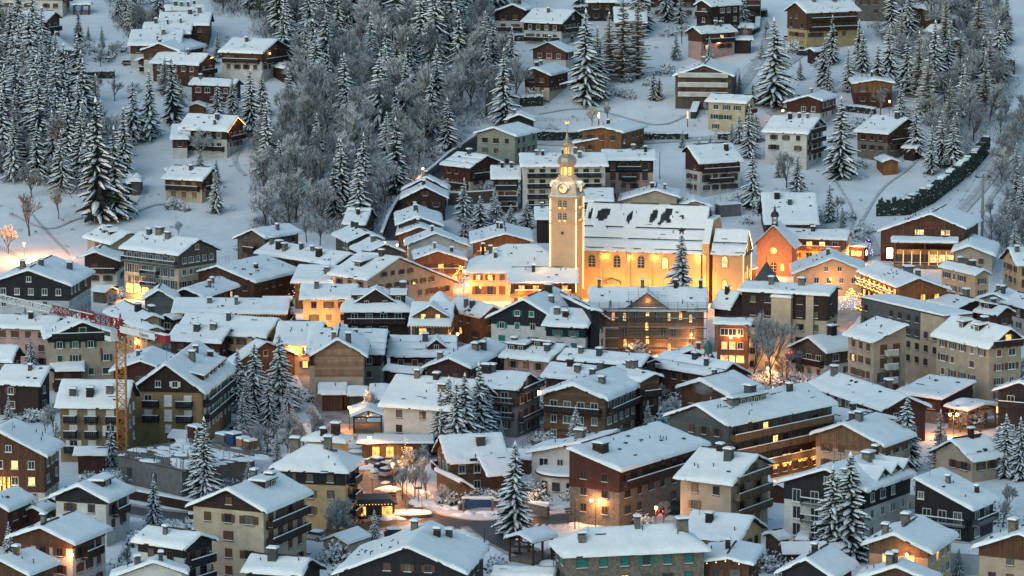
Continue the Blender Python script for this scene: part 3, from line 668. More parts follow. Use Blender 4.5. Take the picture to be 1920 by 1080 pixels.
# ---- left town edge
H((245,435),(192,422),(211,464),12,'cream hotel with twin snowy dormers and a long side wall at the left slope',D=(258,440),low='beige',up=None,lit=0,chim=[(-.1,.3,.9)],balc=[],shut='sh_brown',dorm=[(-.2,.55,1.2),(.25,.55,1.2)])
H((178,472),(200,456),(150,480),9,'wooden fronted porch house attached before the cream hotel',D=(224,495),low='white',up='wood_dark',lit=0,chim=0,balc=[('A',0)],rm='roof_slate')
H((373,448),(262,435),(336,481),15,'long hotel with grey boarded gable and rows of black shuttered bays',D=(416,464),low='cream',up='wood_grey',split=1.2,lit=.06,balc=[('C',0,.98),('C',1,.3),('C',2,.3)],bst='metal',chim=[(-.3,.05,1.8),(-.65,.1,1.1),(.15,.25,1.3)],shut='sh_grey',spacing=2.2,closed=.1)
H((52,506),(99,480),(-22,530),14,'large hotel with black upper gable and blue-white walls at the far left',D=(135,534),low='bluegrey',up='wood_black',split=1.3,lit=0,chim=[(.5,.3,1.4),(.3,-.1,1.2),(-.3,-.6,1.5)],balc=[],shut=None,fm='frame_white')
H((472,430),(543,419),(437,449),8.5,'weathered timber barn with small balcony above the rooftops',D=(494,452),low='wood_grey',up=None,lit=0,chim=[(.0,-.5,.9)],balc=[('A',0,.4)])
H((406,499),(498,478),(480,527),9,'wide brown house with carved gable and broad roof at the left centre',D=(347,515),low='wood',up=None,lit=0,chim=[(.2,.5,1.0)],balc=[])
H((347,541),(415,519),(382,560),8,'small brown gabled house in front of the carved gable house',D=(322,550),low='wood_dark',up=None,lit=.1,chim=[(-.2,.3,.9),(.2,.5,.8)],balc=[])
H((113,594),(-10,590),(100,618),10,'long peach house with brown shutters behind the crane jib',low='pink',up=None,lit=0,chim=[(.2,.3,1.0)],closed=.3)
H((155,603),(148,588),(83,637),14,'beige town house with dark green shutters behind the crane',D=(228,634),low='beige',up='wood_black',split=.4,lit=0,shut='sh_dgreen',closed=.6,chim=0,balc=[('A',-1)],bst='black')
H((287,590),(232,565),(248,613),9,'snow roofed house right of the crane head',D=(306,600),low='peach',up=None,lit=.1,chim=[(.3,.2,1.5),(.5,-.6,1.3)])
H((297,543),(303,532),(267,566),9,'house with slate-blue triangular gable in the left centre',D=(328,568),low='slate_clad',up=None,lit=0,chim=0,balc=[],wins=False,p0=30)
H((545,561),(328,559),(540,588),9,'very long low snow roof with a thin eave of lights',low='peach',up='wood',lit=.1,chim=[(-.4,.4,1.0),(.1,.5,.8)])
H((433,615),(330,609),(422,648),8.5,'red-brown chalet with two chimneys and carved end gable',D=(447,626),low='wood_red',up=None,lit=0,chim=[(-.1,.4,1.2),(.5,.2,1.2)])
H((522,597),(350,587),(506,637),10,'long orange walled house with wide unbroken snow roof',low='peach',up=None,lit=.1,chim=[(.0,.3,.9)],closed=.3)
H((336,584),(310,590),(341,600),6.5,'small dark wooden loft between the long snow roofs',low='wood_dark',up=None,lit=0,chim=0)
H((35,648),(-70,645),(52,690),9,'big plain snow roof at the left edge',low='wood_dark',up=None,lit=0,chim=0)
H((95,688),(8,684),(86,729),9,'dark house with square snow roof beside the left edge',low='wood_dark',up=None,lit=.1,chim=[(.3,.3,.8)],D=(98,660))
H((160,661),(95,662),(156,694),7,'small red-brown house tucked below the green shutter house',low='wood_red',up=None,lit=0,chim=[(-.8,.3,.8)],balc=[('C',0)])
H((250,714),(116,712),(253,769),14,'ochre apartment house with white shutters beside the crane mast',low='tan',up=None,lit=0,shut='sh_white',closed=.75,fm='frame_white',chim=[(-.65,.6,1.2),(-.1,.6,1.6),(.5,.5,1.3)],balc=[('C',0,.2,3),('C',1,.2,3),('C',2,.2,3)],bst='black',p0=24)
H((310,683),(371,638),(243,735),15.6,'large ochre hotel with dark timber gable and white shutters',D=(386,738),low='ochre',up='wood_dark',split=.15,lit=0,shut='sh_white',closed=.85,fm='frame_white',balc=[('A',0,.24,2),('A',1,.24,2),('P',0),('P',1),('N',0),('N',1),('N',2)],bst='black',chim=[(.1,-.3,1.4),(-.4,-.2,1.2),(-.6,-.5,1.3)],p0=31,spacing=3.6,dorm=[(.45,-.8,5,'shed'),(-.05,-.8,5,'shed'),(-.55,-.8,5,'shed')])
H((262,676),(286,650),(203,697),9,'reddish gabled house behind the large ochre hotel',low='wood_red',up=None,lit=0,chim=[(.3,.2,.9)],balc=[])
H((292,612),(262,600),(292,632),8,'small peach house with a glowing wall lamp',low='peach',up=None,lit=0,chim=0)
# ---- centre town
H((658,475),(508,452),(627,500),10,'long roof crowded with seven chimneys in the left centre',low='wood',up=None,lit=0,chim=[(-.9,.3,1.0),(-.6,.5,1.6),(-.4,.6,1.4),(-.1,.3,1.0),(.2,.3,1.0),(.5,.6,1.3)],balc=[])
H((640,499),(560,497),(622,530),9,'low wooden house with a gold lamp under the eave',low='wood_warm',up='wood_warm',lit=.35,chim=[(.6,.5,1.3)])
H((749,482),(674,472),(688,525),12.5,'big roof with bare beige gable and skylights at the village centre',D=(862,520),low='beige',up=None,lit=.0,chim=[(.3,.1,1.0)],balc=[],dorm=[(-.1,.6,2.2,'shed')],rows=2)
H((689,436),(659,422),(652,457),9,'grey-brown house at the foot of the walled road',D=(722,450),low='wood_grey',up=None,lit=0,chim=[(-.6,.1,1.2),(-.1,.1,1.0)],balc=[])
H((722,457),(694,445),(684,480),9,'house under the bright white street lamp',D=(760,477),low='wood_grey',up=None,lit=0,chim=[(.0,.2,1.3)],balc=[])
H((697,391),(652,390),(694,424),7,'white roof alone at the edge of the bare forest',low='wood_grey',up=None,lit=0,chim=[(.1,.4,1.0),(-.2,.1,1.2)],bars=(.2,))
H((672,534),(564,534),(662,560),12,'cream house with six stone framed windows lit from below',low='peach',up=None,lit=.05,chim=[(-.5,.3,1.0)],closed=.1,fm='frame_brown',balc=[])
H((775,537),(640,537),(773,584),13,'dark brown hotel with big hipped roof and triangular dormer',hip=True,low='wood_dark',up=None,lit=0,shut=None,fm='frame_white',p0=31,chim=[(.8,.1,1.4)],balc=[('C',0,.9)],bst='wood',dorm=[(-.02,.72,9,'gable','wood_dark',.2,False,2,33),(-.45,.6,3,'shed'),(.6,.6,3,'shed')])
H((853,568),(773,567),(855,612),11,'orange wooden house with lit gable dormer and green shutters',low='wood_warm',up='wood_warm',lit=.35,shut='sh_dgreen',chim=0,balc=[],dorm=[(.0,.75,7,'gable','wood_warm',.8,True,2,30)])
H((843,547),(806,547),(846,567),12,'small pyramid snow roof behind the lit dormer house',hip=True,low='wood_dark',up=None,lit=0,chim=0,wins=False,p0=38)
H((926,573),(858,556),(918,614),9,'long diagonal orange wooden house below the restaurant lane',low='wood_warm',up=None,lit=.15,chim=[(-.1,.6,1.0),(.2,.5,1.1)],balc=[])
H((609,604),(522,603),(606,648),10,'house with gold lit lower wall over the glowing alley',low='peach',up=None,lit=.5,chim=0,lits=('lit2',))
H((500,640),(480,636),(560,668),8,'roof sloping down to the glowing alley behind the tall spruces',low='wood_warm',up=None,lit=0,chim=0)
H((727,618),(580,617),(722,664),11,'long snow roof with broken chimneys behind the shingled gable',low='beige',up='wood_dark',lit=0,chim=[(-.65,.4,1.2),(-.1,.3,1.6),(.25,.4,1.0)],bars=(.55,.85))
H((633,636),(638,608),(582,668),13.5,'tall house with brown shingled blind gable and beige base',D=(688,671),low='beige',up='shingle',split=1.6,lit=0,wins=False,chim=[(.8,.15,1.2),(.8,-.35,1.4)],p0=30)
H((857,630),(727,630),(850,668),8.5,'long low house with ridge bands and a red carved dormer',low='beige',up='wood_red',split=.6,lit=0,bars=(.3,.62),chim=[(.1,.3,1.1)],dorm=[(.42,.72,3.2,'gable','wood_red',.9,False,1,38)])
H((841,671),(916,634),(790,691),9,'broad gabled house with arched window and pitched skylight',D=(882,691),low='wood_red',up=None,lit=0,chim=[(.0,-.3,1.5),(-.2,-.5,1.2),(.8,.5,1.2)],balc=[],dorm=[(-.4,-.25,2.4,'shed')])
H((797,690),(725,684),(796,702),6,'low pinkish roof with small triangular gable',low='wood_red',up=None,lit=0,chim=0,wins=False)
H((651,718),(598,718),(651,739),5,'brown board shed under the shingled gable',low='wood',up=None,lit=0,chim=0,wins=False,name='shed',cat='shed')
H((691,725),(652,725),(691,741),4.5,'grey middle shed between the brown board shed and the white house',low='wood_grey',up=None,lit=0,chim=0,wins=False,name='shed',cat='shed')
H((730,721),(693,721),(728,748),5,'right-hand shed of the row beneath the shingled gable',low='wood_grey',up=None,lit=0,chim=0,wins=False,name='shed',cat='shed')
H((691,768),(691,752),(657,779),4.6,'small open market stall roof glowing beside the decorated tree',D=(722,777),open_=True,up='wood',chim=0,name='market_stall',cat='stall')
H((742,703),(902,713),(709,761),12.5,'white apartment block with brown shutters behind the spruce group',low='white',up=None,lit=.03,shut=None,fm='frame_brown',chim=[(-.3,.45,1.3),(-.0,.1,1.2),(.5,.1,1.0)],closed=0,p0=25,spacing=4.2,balc=[])
H((993,700),(905,694),(973,731),11.5,'grey apartment house with balconies and an open loft gable',D=(1023,717),low='grey',up='wood_grey',split=1,lit=.1,balc=[('A',-1),('C',0),('C',1),('A',1)],bst='metal',chim=[(-.7,.1,1.4),(-.9,.2,1.4)])
H((981,561),(1040,538),(913,600),14,'black and white chalet hotel with bright green shutters',D=(1050,612),low='white',up='wood_black',split=.55,lit=0,shut='sh_teal',closed=.7,chim=[(-.4,-.1,1.6),(.2,-.4,1.2)],balc=[],spacing=3.4)
H((1120,581),(1034,577),(1100,613),12,'right wing of the green shutter chalet with red lower shutters',D=(1143,600),low='white',up='wood_black',split=.55,lit=0,shut='sh_teal',closed=.7,chim=[(-.2,.5,1.2),(-.7,.4,1.2)],balc=[],spacing=3.2)
H((1112,580),(1030,540),(1118,583),13,'upper snow slab roof behind the green shutter chalet',low='wood_black',up=None,lit=0,chim=0,wins=False,mono=True,pk=10)
H((1060,646),(965,637),(1030,678),9.5,'peach house with two red shed dormers at the centre',low='pink',up=None,lit=0,chim=[(-.95,.3,1.3),(.7,.5,1.1)],dorm=[(-.55,.6,4,'shed','wood_red'),(.25,.3,4,'shed','wood_red')],shut='sh_tan')
H((1218,666),(1060,653),(1205,688),9.5,'long snow roof ending in an open timber gable',D=(1240,677),low='wood_grey',up=None,lit=0,chim=[(-.1,.5,1.1),(-.6,.4,.9)],balc=[('A',-1)])
H((1122,687),(1032,680),(1108,716),8.5,'compact chalet roof between two longer roofs at the centre',low='wood_red',up=None,lit=0,chim=[(-.1,.2,1.2),(.4,.5,1.2)])
H((1074,722),(1152,690),(1008,741),10.5,'log and stone chalet with long front balcony and thick snow',D=(1138,755),low='log',up='log',lit=0,balc=[('A',0),('C',0),('P',0),('N',0)],bst='wood',chim=[(.3,-.4,1.3),(-.1,.1,1.2),(-.7,.2,1.4)],shut=None,p0=19,t=.55)
H((1228,700),(1162,684),(1200,714),10.5,'rear log chalet roof with two stone chimneys',low='wood_dark',up='log',lit=0,chim=[(-.4,.1,1.4),(-.1,.1,1.4)],balc=[('A',0)],D=(1243,706))
H((1374,680),(1245,659),(1352,714),8.5,'long snow roof with bell turret and gable over the square',D=(1413,698),low='wood',up=None,lit=.1,chim=[(.0,.2,1.1),(.5,.5,.8)],bars=(.5,))
H((1297,655),(1295,648),(1257,669),8,'small snow pyramid roof before the scaffolded building',D=(1322,669),low='wood_red',up=None,lit=0,chim=[(.5,-.5,1.0)],wins=False)
H((1312,713),(1377,697),(1266,726),8.5,'low curved roof chalet with smoking chimney',D=(1371,743),low='wood',up=None,lit=0,chim=[(-.3,.3,1.0)],balc=[],t=.55)
H((1568,537),(1396,528),(1553,552),17.5,'tall apartment block with dark upper floors and cream stair towers',low='cream',up='wood_dark',split=2,lit=0,shut=None,chim=[(-.4,.3,1.0),(.3,.2,1.2)],balc=[],p0=14,spacing=3.4)
H((1387,547),(1350,543),(1388,590),13,'narrow roof with two chimneys left of the tall apartment block',low='beige',up='wood_dark',lit=0,chim=[(-.1,.2,1.1)],p0=34,wins=False)
H((1412,598),(1340,596),(1414,610),13,'orange fronted house with three rows of brightly lit windows',low='wood_warm',up=None,lit=.6,lits=('lit2','lit1'),shut=None,fm='frame_white',spacing=1.6,chim=0,p0=14,closed=0)
H((1722,521),(1645,492),(1681,538),14,'garland lit hotel with gold lights on every balcony',D=(1789,531),low='wood_warm',up='wood_warm',lit=.9,lits=('lit1','lit2'),chim=[(-.3,-.5,2.2),(.2,-.5,1.2)],balc=[('C',0),('C',1),('C',2)],bst='warm')
H((1829,562),(1740,543),(1787,573),10,'white gabled house with garlands along its front terrace',low='white',up='wood_dark',lit=.5,chim=[(.6,-.2,1.3)],balc=[('C',0)],bst='warm',D=(1845,566))
H((1862,550),(1890,540),(1829,559),9,'pale grey gabled house at the right above the garland terrace',D=(1897,568),low='bluegrey',up=None,lit=0,chim=[(.1,.1,1.0),(.5,-.3,1.0)],balc=[])
H((1888,575),(1842,568),(1880,602),9,'plain snow roof behind the big white corner house',low='white',up='wood_red',lit=0,chim=[(.2,.3,1.1)],dorm=[(-.2,.6,3,'shed')])
H((1950,560),(1905,548),(1925,585),9,'snow roof cut by the right edge above the bare tree',low='white',up='wood',lit=0,chim=0)
H((1701,609),(1644,594),(1636,643),15,'cream apartment house with steep shed roof and brown shutters',low='beige',up=None,lit=.05,shut='sh_brown',closed=.8,mono=True,chim=0,balc=[('A',0,.35),('A',1,.35),('A',2,.35)],bst='white',p0=20)
H((1515,632),(1586,622),(1478,655),9,'timber framed chalet with big snow roof by the frosted tree',D=(1546,665),low='white',up='wood_grey',lit=0,chim=[(-.2,-.1,1.6)],balc=[('A',0)])
H((1895,615),(1786,591),(1856,657),17,'big cream corner house with two skylight dormers and lit windows',D=(1928,636),low='beige',up='wood_red',split=.1,lit=.15,chim=[(.2,.1,1.2)],dorm=[(-.35,.45,1.5,'shed'),(.2,.45,1.5,'shed')],p0=30,balc=[('A',-1)])
H((1828,716),(1740,704),(1765,747),7,'low restaurant roof in front of the big cream house',low='stone',up='wood_red',lit=0,chim=0,mono=True,p0=12)
H((1846,757),(1802,748),(1812,765),5,'small glowing entrance canopy beside the big cream house',low='wood_warm',up='wood_warm',open_=True,chim=0,name='canopy',cat='canopy',p0=14)
H((1912,716),(1940,704),(1861,733),10,'black timber chalet with white framed windows at the right edge',D=(1962,735),low='wood_black',up='wood_black',lit=0,shut=None,fm='frame_white',balc=[('A',0)],bst='black',chim=0)
H((1700,742),(1556,695),(1656,774),9,'enormous sloping snow roof with roof vents at the right',D=(1742,773),low='wood_red',up=None,lit=0,chim=[(.3,-.4,1.3),(-.8,.2,1.4)],balc=[])
H((1305,759),(1512,718),(1365,800),14,'long hotel with slate clad gable and brown balconies over lit shops',D=(1243,781),low='wood_tan',up='slate_clad',split=4,lit=.2,chim=[(.55,.3,1.8),(.1,.1,1.9),(-.6,.2,1.2)],balc=[('C',0,.95),('C',1,.95),('C',2,.95)],bst='tan',shut='sh_brown',spacing=2.6,dorm=[(.25,.35,9,'shed','wood_tan')])
H((1580,795),(1642,774),(1518,815),10,'cream house with brown gable behind the modern chalets',D=(1653,846),low='beige',up='wood_tan',split=.6,lit=0,chim=[(-.2,.3,1.2),(.3,-.1,1.4)],balc=[])
H((1640,779),(1562,762),(1592,790),8,'flat snow roof behind the cream house with brown gable',low='wood',up=None,lit=0,chim=[(.1,.1,1.0)],wins=False)
H((1783,825),(1848,815),(1818,871),7,'small beige house with smooth snow roof between spruces',low='beige',up=None,lit=0,chim=[(-.1,.05,.9)],bars=(.72,),balc=[])
# ---- bottom left
H((-5,808),(28,785),(88,860),13.5,'dark brown chalet over a gold lit shop at the left edge',D=(-98,862),low='white',up='wood',split=2.3,lit=.06,chim=[(.1,-.6,.9),(-.6,-.6,.9)],balc=[],fm='frame_white',shut=None)
H((203,838),(140,838),(197,852),4.5,'low red shed beside the construction site',low='wood_red',up=None,lit=0,chim=0,wins=False,name='shed',cat='shed')
H((-22,934),(32,912),(11,966),8,'red-brown house with snow roof at the left edge above the garden',low='wood_red',up=None,lit=0,chim=0,balc=[])
H((60,950),(86,937),(64,974),5.5,'small red shed roof right of the left edge house',low='wood_red',up=None,lit=0,chim=0,wins=False,name='shed',cat='shed')
H((146,910),(198,887),(92,935),10,'black gabled white house with a shed dormer near the road',D=(200,949),low='white',up='wood_black',split=.3,lit=0,chim=0,balc=[('P',0,.5),('N',0,.5)],bst='wood',dorm=[(.0,-.5,3.2,'shed')])
H((74,988),(146,959),(10,1008),10.5,'house with orange lit corner wall and brown gable, lower left',D=(139,1025),low='white',up='wood',split=.4,lit=0,chim=[(.5,.2,.9)],balc=[('P',0,.5),('N',0,.5)])
H((0,1050),(60,1027),(55,1078),8,'roof at the bottom left corner beside the glowing wall lamp',low='wood',up='wood',lit=0,chim=[(.2,.1,1.0)],balc=[])
H((377,1001),(277,986),(347,1031),10,'white house with black cladding and corner balcony, lower left',D=(411,1006),low='white',up='wood_black',split=.6,lit=0,chim=[(-.1,.4,.7)],balc=[('A',0),('A',1)],bst='black')
H((288,1053),(291,1043),(205,1083),8,'snow roof cut by the bottom edge with three capped chimneys',D=(350,1083),low='white',up=None,lit=0,chim=[(.3,.4,.8),(.5,.35,.8),(.6,-.2,.8)],wins=False)
H((425,917),(515,881),(349,952),14,'cream apartment house with brown gable and side balconies, lower left',D=(497,966),low='cream',up='wood_dark',split=.1,lit=0,chim=[(-.35,-.3,1.7),(-.9,.4,1.0)],balc=[('C',0),('C',1),('N',0),('N',1),('P',0),('P',1)],bst='wood',dorm=[(-.1,-.42,3.6,'shed')],spacing=3.3,closed=.6)
H((668,838),(520,832),(663,889),13,'yellow house with black top floor and deep hipped roof by the road',hip=True,low='yellow',up='wood_black',split=1,lit=0,chim=[(-.6,.1,1.4),(.35,.1,1.4),(.2,-.3,1.6)],fm='frame_brown',shut='sh_grey',closed=.4,balc=[('A',0,.5),('A',1,.5),('A',2,.5)],bst='black',p0=27)
H((655,815),(572,810),(672,842),11,'second snow roof right behind the yellow house',hip=True,low='yellow',up=None,lit=0,chim=[(-.1,.4,1.2),(.5,.1,1.4)],wins=False)
H((583,1048),(470,1040),(570,1082),6.5,'low roof with timber eave at the bottom edge behind garden spruces',D=(617,1058),low='wood_dark',up=None,lit=0,chim=[(-.2,.3,1.4)],wins=False)
H((762,1025),(808,978),(623,1077),11.5,'great black fronted chalet with the broadest roof at the bottom centre',D=(876,1079),low='white',up='wood_black',split=2,lit=0,chim=[(-.6,.15,1.2),(-.3,-.25,1.2),(-.6,-.4,1.2)],balc=[('A',0,.5)],bst='black',fm='frame_brown')
H((824,817),(941,812),(842,868),9.5,'rustic log chalet with one steep snow roof beside the road',D=(800,840),low='log',up='log',lit=0,chim=[(-.25,.4,1.5)],p0=33,balc=[('A',0)],shut=None)
H((896,856),(958,850),(905,897),7,'lower stone extension of the rustic log chalet',low='stone',up='wood',lit=0,chim=0,p0=30,mono=True,wins=False)
H((818,877),(866,900),(828,912),4.5,'lean-to roof with red boards before the rustic log chalet',low='log',up=None,lit=0,chim=0,wins=False,mono=True,p0=25,name='shed',cat='shed')
H((1130,822),(1158,806),(985,849),9.5,'white modern wing with dark fascia left of the municipal hall',low='white',up=None,lit=0,mono=True,chim=[(-.1,.4,2.0)],p0=12,balc=[],shut=None)
H((1066,841),(1236,792),(1165,884),12.5,'large municipal hall with sloping slab roof and red-brown cladding',low='stone',up='wood_red',split=1.4,lit=0,mono=True,chim=[(.75,.35,2.6)],p0=14,balc=[('C',0,.96)],bst='wood',shut=None,spacing=3.6,cm='wood_dark')
H((1422,853),(1312,840),(1371,907),13.5,'beige house with orange timber gable and three balconies on the corner',D=(1455,866),low='beige',up=None,lit=.05,chim=[(.3,.3,1.4),(-.3,.05,1.0)],balc=[('A',-1),('A',0),('A',1)],bst='tan',shut='sh_tan',spacing=4.5,p0=26)
H((1318,981),(1042,993),(1318,1036),12.5,'long stone house with teal shutters and wavy eaves at the bottom',hip=True,low='stone',up=None,lit=.08,shut='sh_teal',closed=.7,chim=[(-.75,.5,1.3),(.1,.1,1.0),(.75,.2,1.5)],p0=27,balc=[])
H((1414,969),(1299,957),(1392,1021),8.5,'cream hall with plain roof warmed by a street lamp below',D=(1443,985),low='peach',up=None,lit=0,chim=[(-.3,.4,1.2)],balc=[])
H((1360,1047),(1382,1015),(1305,1052),8,'brown timber house with tiny eave lights at the bottom',D=(1413,1062),low='wood',up=None,lit=.05,chim=[(.1,.1,.9)],balc=[('N',0)],p0=12)
H((972,1000),(1019,987),(945,1008),5,'open timber market shelter by the road bend',D=(997,1021),up='wood',open_=True,chim=0,name='shelter',cat='shelter')
H((1042,1066),(925,1062),(1048,1086),6.5,'snow roof strip at the very bottom right of the road',low='grey',up=None,lit=0,chim=0,wins=False)
# ---- bottom right
H((1547,879),(1642,847),(1457,905),14,'modern white apartment chalet with charcoal gable behind the big spruce',D=(1624,926),low='white',up='wood_black',split=1,lit=0,chim=[(-.4,-.2,1.8),(-.9,-.1,1.0)],balc=[('A',0,.5),('A',1,.5),('A',2,.5)],bst='metal',shut=None,fm='frame_white',spacing=3.4,dorm=[(.1,-.82,4.4,'gable','wood_black',.3,False,1,32),(-.4,-.82,4.4,'gable','wood_black',.3,False,1,32),(-.85,-.82,4.4,'gable','wood_black',.3,False,1,32)])
H((1716,897),(1768,877),(1825,956),12.5,'black clad chalet with one long falling roof and terrace',low='white',up='wood_black',split=2,lit=0,mono=True,chim=[(.1,.35,.8),(-.4,.75,.8)],balc=[('A',0,.9),('N',0),('P',0)],bst='metal',p0=24,shut=None,closed=0)
H((1676,1002),(1727,968),(1617,1022),10,'house with diagonal boarded gable and white framed square windows',D=(1748,1037),low='peach',up='wood_tan',split=.4,lit=.2,fm='frame_white',shut=None,chim=[(.8,.4,1.1),(-.1,.1,1.4)],balc=[],closed=0)
H((1510,1048),(1556,1021),(1455,1082),9,'dark chalet with smooth snow roof at the bottom right of centre',D=(1565,1088),low='wood_black',up=None,lit=0,chim=[(.0,.1,.9)],balc=[])
H((1680,1062),(1692,1046),(1600,1088),8,'snow roof with two chimneys cut by the bottom edge, lower right',D=(1762,1080),low='wood',up=None,lit=0,chim=[(.0,.1,1.0),(.5,.2,1.2)],balc=[],wins=False)
H((1911,1000),(1952,978),(1822,1028),12,'cream house with brown boarded gable in the bottom right corner',D=(2003,1030),low='beige',up='wood',split=.5,lit=0,chim=[(.3,.3,1.4)],balc=[],shut=None)
H((1495,1003),(1519,1004),(1492,1008),3.6,'tiny white box hut with snow hat below the modern chalet',low='beige',up=None,lit=0,chim=0,p0=8,name='hut',cat='hut')
H((1445,998),(1470,994),(1437,1010),4.5,'low grey garage roof below the corner house',low='wood_grey',up=None,lit=0,chim=0,wins=False,name='garage',cat='garage')
def byl(s):
    for q in HOUSES:
        if s in q['label']: return q
    raise KeyError(s)
def onface(Q, face, px, py, out=0.0):
    """local coordinates where the pixel ray meets a wall plane of a house"""
    Mi = Q['E'].matrix_basis.inverted(); o = Mi @ CAM; d = Mi.to_3x3() @ ray(px, py)
    ax, val = {'A': (0, Q['X']), 'B': (0, -Q['X']), 'P': (1, Q['yp']), 'N': (1, -Q['yn'])}[face]
    val += out * (1 if val > 0 else -1)
    return o + d * ((val - o[ax]) / d[ax])
def Cf(Q): return 'P' if Q['s'] > 0 else 'N'
FRZ = {'A': -pi/2, 'B': pi/2, 'P': 0, 'N': pi}
def blob(b, x, y, z, s, r, mt='snow', k=.4):
    n = 9; ph = r.uniform(0, 6); i0 = len(b.v); ex, ey = r.uniform(.7, 1.5), r.uniform(.6, 1.1); i = b.mi(mt)
    for rr, hh in ((1, -.08), (.82, .16), (.5, .34), (.2, .42)):
        for q in range(n):
            a = 2 * pi * q / n + ph; w = s * rr * (1 + .28 * sin(a * 2 + ph) + r.uniform(-.12, .12)); b.v.append((x + w * cos(a) * ex, y + w * sin(a) * ey, z + s * k * 2.4 * hh * r.uniform(.85, 1.15)))
    for j in range(3):
        for q in range(n): b.f.append((i0 + j*n + q, i0 + j*n + (q+1) % n, i0 + (j+1)*n + (q+1) % n, i0 + (j+1)*n + q)); b.m.append(i)
    b.f.append(tuple(i0 + 3*n + q for q in range(n))); b.m.append(i)
def point_light(p, e, col=(1, .55, .22), r=.25, parent=None, name='lamp_or_fill_light'):
    l = bpy.data.lights.new(name, 'POINT'); l.energy = e * 1.45; l.color = (col[0], col[1] * .80, col[2] * .62) if col[0] == 1 and col[2] < .5 else col; l.shadow_soft_size = r
    o = bpy.data.objects.new(name, l); COL.objects.link(o); o.location = p
    if parent is not None: o.parent = parent
    return o
def arch_window(parent, x, y, z, rz, w=1.4, h=2.8, pane='glass', fm='stone', name='window'):
    def ap(w_, h_, n=8):
        return [(-w_/2, -h_/2), (w_/2, -h_/2)] + [(w_/2 * cos(pi * k / n), h_/2 - w_/2 + w_/2 * sin(pi * k / n)) for k in range(n + 1)]
    b = MB(); b.prism(ap(w + .36, h + .36), 'y', -.02, .05, fm); o = b.build(name, parent, loc=(x, y, z), rz=rz)
    g = MB(); g.prism(ap(w, h), 'y', .051, .07, pane); g.build('pane', o)
    f = MB(); f.box(-.04, .04, .071, .10, -h/2, h/2 - .02, 'frame_white')
    for k in range(1, 4): zz = -h/2 + h * k / 4; f.box(-w/2 + .02, w/2 - .02, .071, .09, zz - .03, zz + .03, 'frame_white')
    f.build('glazing_bar', o); return o
def string_lights(parent, pts, step=.45, mt='fairy', r=.07, sag=0, name='string_lights'):
    b = MB(); i = 0
    for p, q in zip(pts, pts[1:]):
        p, q = Vector(p), Vector(q); n = max(1, int((q - p).length / step))
        for k in range(n):
            t = k / n; c = p.lerp(q, t) - Vector((0, 0, sag * 4 * t * (1 - t)))
            v = [c + Vector(d) * r for d in ((1,0,0),(-1,0,0),(0,1,0),(0,-1,0),(0,0,1.2),(0,0,-1.2))]
            for a_, b_, c_ in ((0,2,4),(2,1,4),(1,3,4),(3,0,4),(2,0,5),(1,2,5),(3,1,5),(0,3,5)): b.face([v[a_], v[b_], v[c_]], mt)
    return b.build(name, parent)
def led(parent, p, q, r=.09, mt='led'): b = MB(); b.tube(p, q, r, mt, n=4); return b.build('light_strip', parent)

# ------------------------------------------------------------------ church
def church_bare(x, y):
    a = abs(y); n = noise.noise(Vector((x * .22 + 9, y * .35, 2)))
    if a > 5.2 or a < .5: return False
    for cx, cy, rx, ry, sk in ((-10.5, 2.0, 1.9, 1.2, 0), (-3.8, 2.6, .95, 1.5, .2), (1.6, 2.3, 1.0, 1.9, .3), (4.8, 2.0, 1.2, 1.9, .35), (3.6, 3.5, .6, 1.0, .3), (8.6, 2.4, 1.4, .45, -.2), (-13.4, 2.3, .6, 1.5, .1), (-10.9, 3.1, 1.7, .7, 0), (5.6, 3.3, 1.0, .7, 0)):
        xx = x + (a - cy) * sk - cx; yy = a - cy
        if (xx / rx) ** 2 + (yy / ry) ** 2 < 1 + n * .9: return True
    return False
QN = house((1331,386), (1103,379), (1326,477), 21.5, 'pale gold floodlit church nave with bare slate patches on its snowy roof', p0=44, low='plaster_warm', up=None, wins=False, chim=0, t=.22,
           bars=(.50, .74, .95), bare=church_bare, name='church_nave', cat='church', rm='roof_slate', step=.42, oe=.5, og=.3, lit=0, pk=90)
fN = Cf(QN); sN = QN['s']
for px, py, pn in ((1110, 489, 'glass'), (1157, 490, 'glass'), (1202, 491, 'glass'), (1247, 493, 'lit2')):
    l = onface(QN, fN, px, py); arch_window(QN['E'], l.x, l.y, l.z, FRZ[fN], 1.35, 2.6, pn)
for px in (1092, 1127, 1179, 1220, 1322):
    l = onface(QN, fN, px, 500); b = MB(); zt = QN['hr'] - QN['tp'] * (QN['yp'] if sN > 0 else QN['yn']) - .9
    y0, y1 = sorted((l.y, l.y + sN * .35)); b.box(l.x - .35, l.x + .35, y0, y1, 0, zt, 'plaster_warm'); b.build('pilaster', QN['E'])
for px, py, e in ((1134, 478, 110), (1180, 479, 110), (1228, 480, 110), (1312, 481, 200)):
    l = onface(QN, fN, px, py, .55); b = MB(); b.box(-.2, .2, -.15, .15, -.1, .1, 'lit2'); o = b.build('floodlight', QN['E'], loc=l); point_light((0, sN * .25, -.35), e, (1, .58, .16), .15, o)
for px, py, e in ((1110, 545, 380), (1150, 540, 620), (1205, 545, 540), (1255, 545, 540), (1315, 540, 850)):
    l = onface(QN, fN, px, py, 3.6); b = MB(); b.box(-.25, .25, -.2, .2, -.2, .1, 'metal_dark'); o = b.build('floodlight', QN['E'], loc=l); point_light((0, 0, .6), e, (1, .56, .16), .3, o)
l = onface(QN, fN, 1148, 532); b = MB(); b.prism([(-2, 0), (2, 0), (2, .6), (0, 1.3), (-2, .6)], 'y', 0, sN * .8, 'stone'); b.build('door_pediment', QN['E'], loc=l)
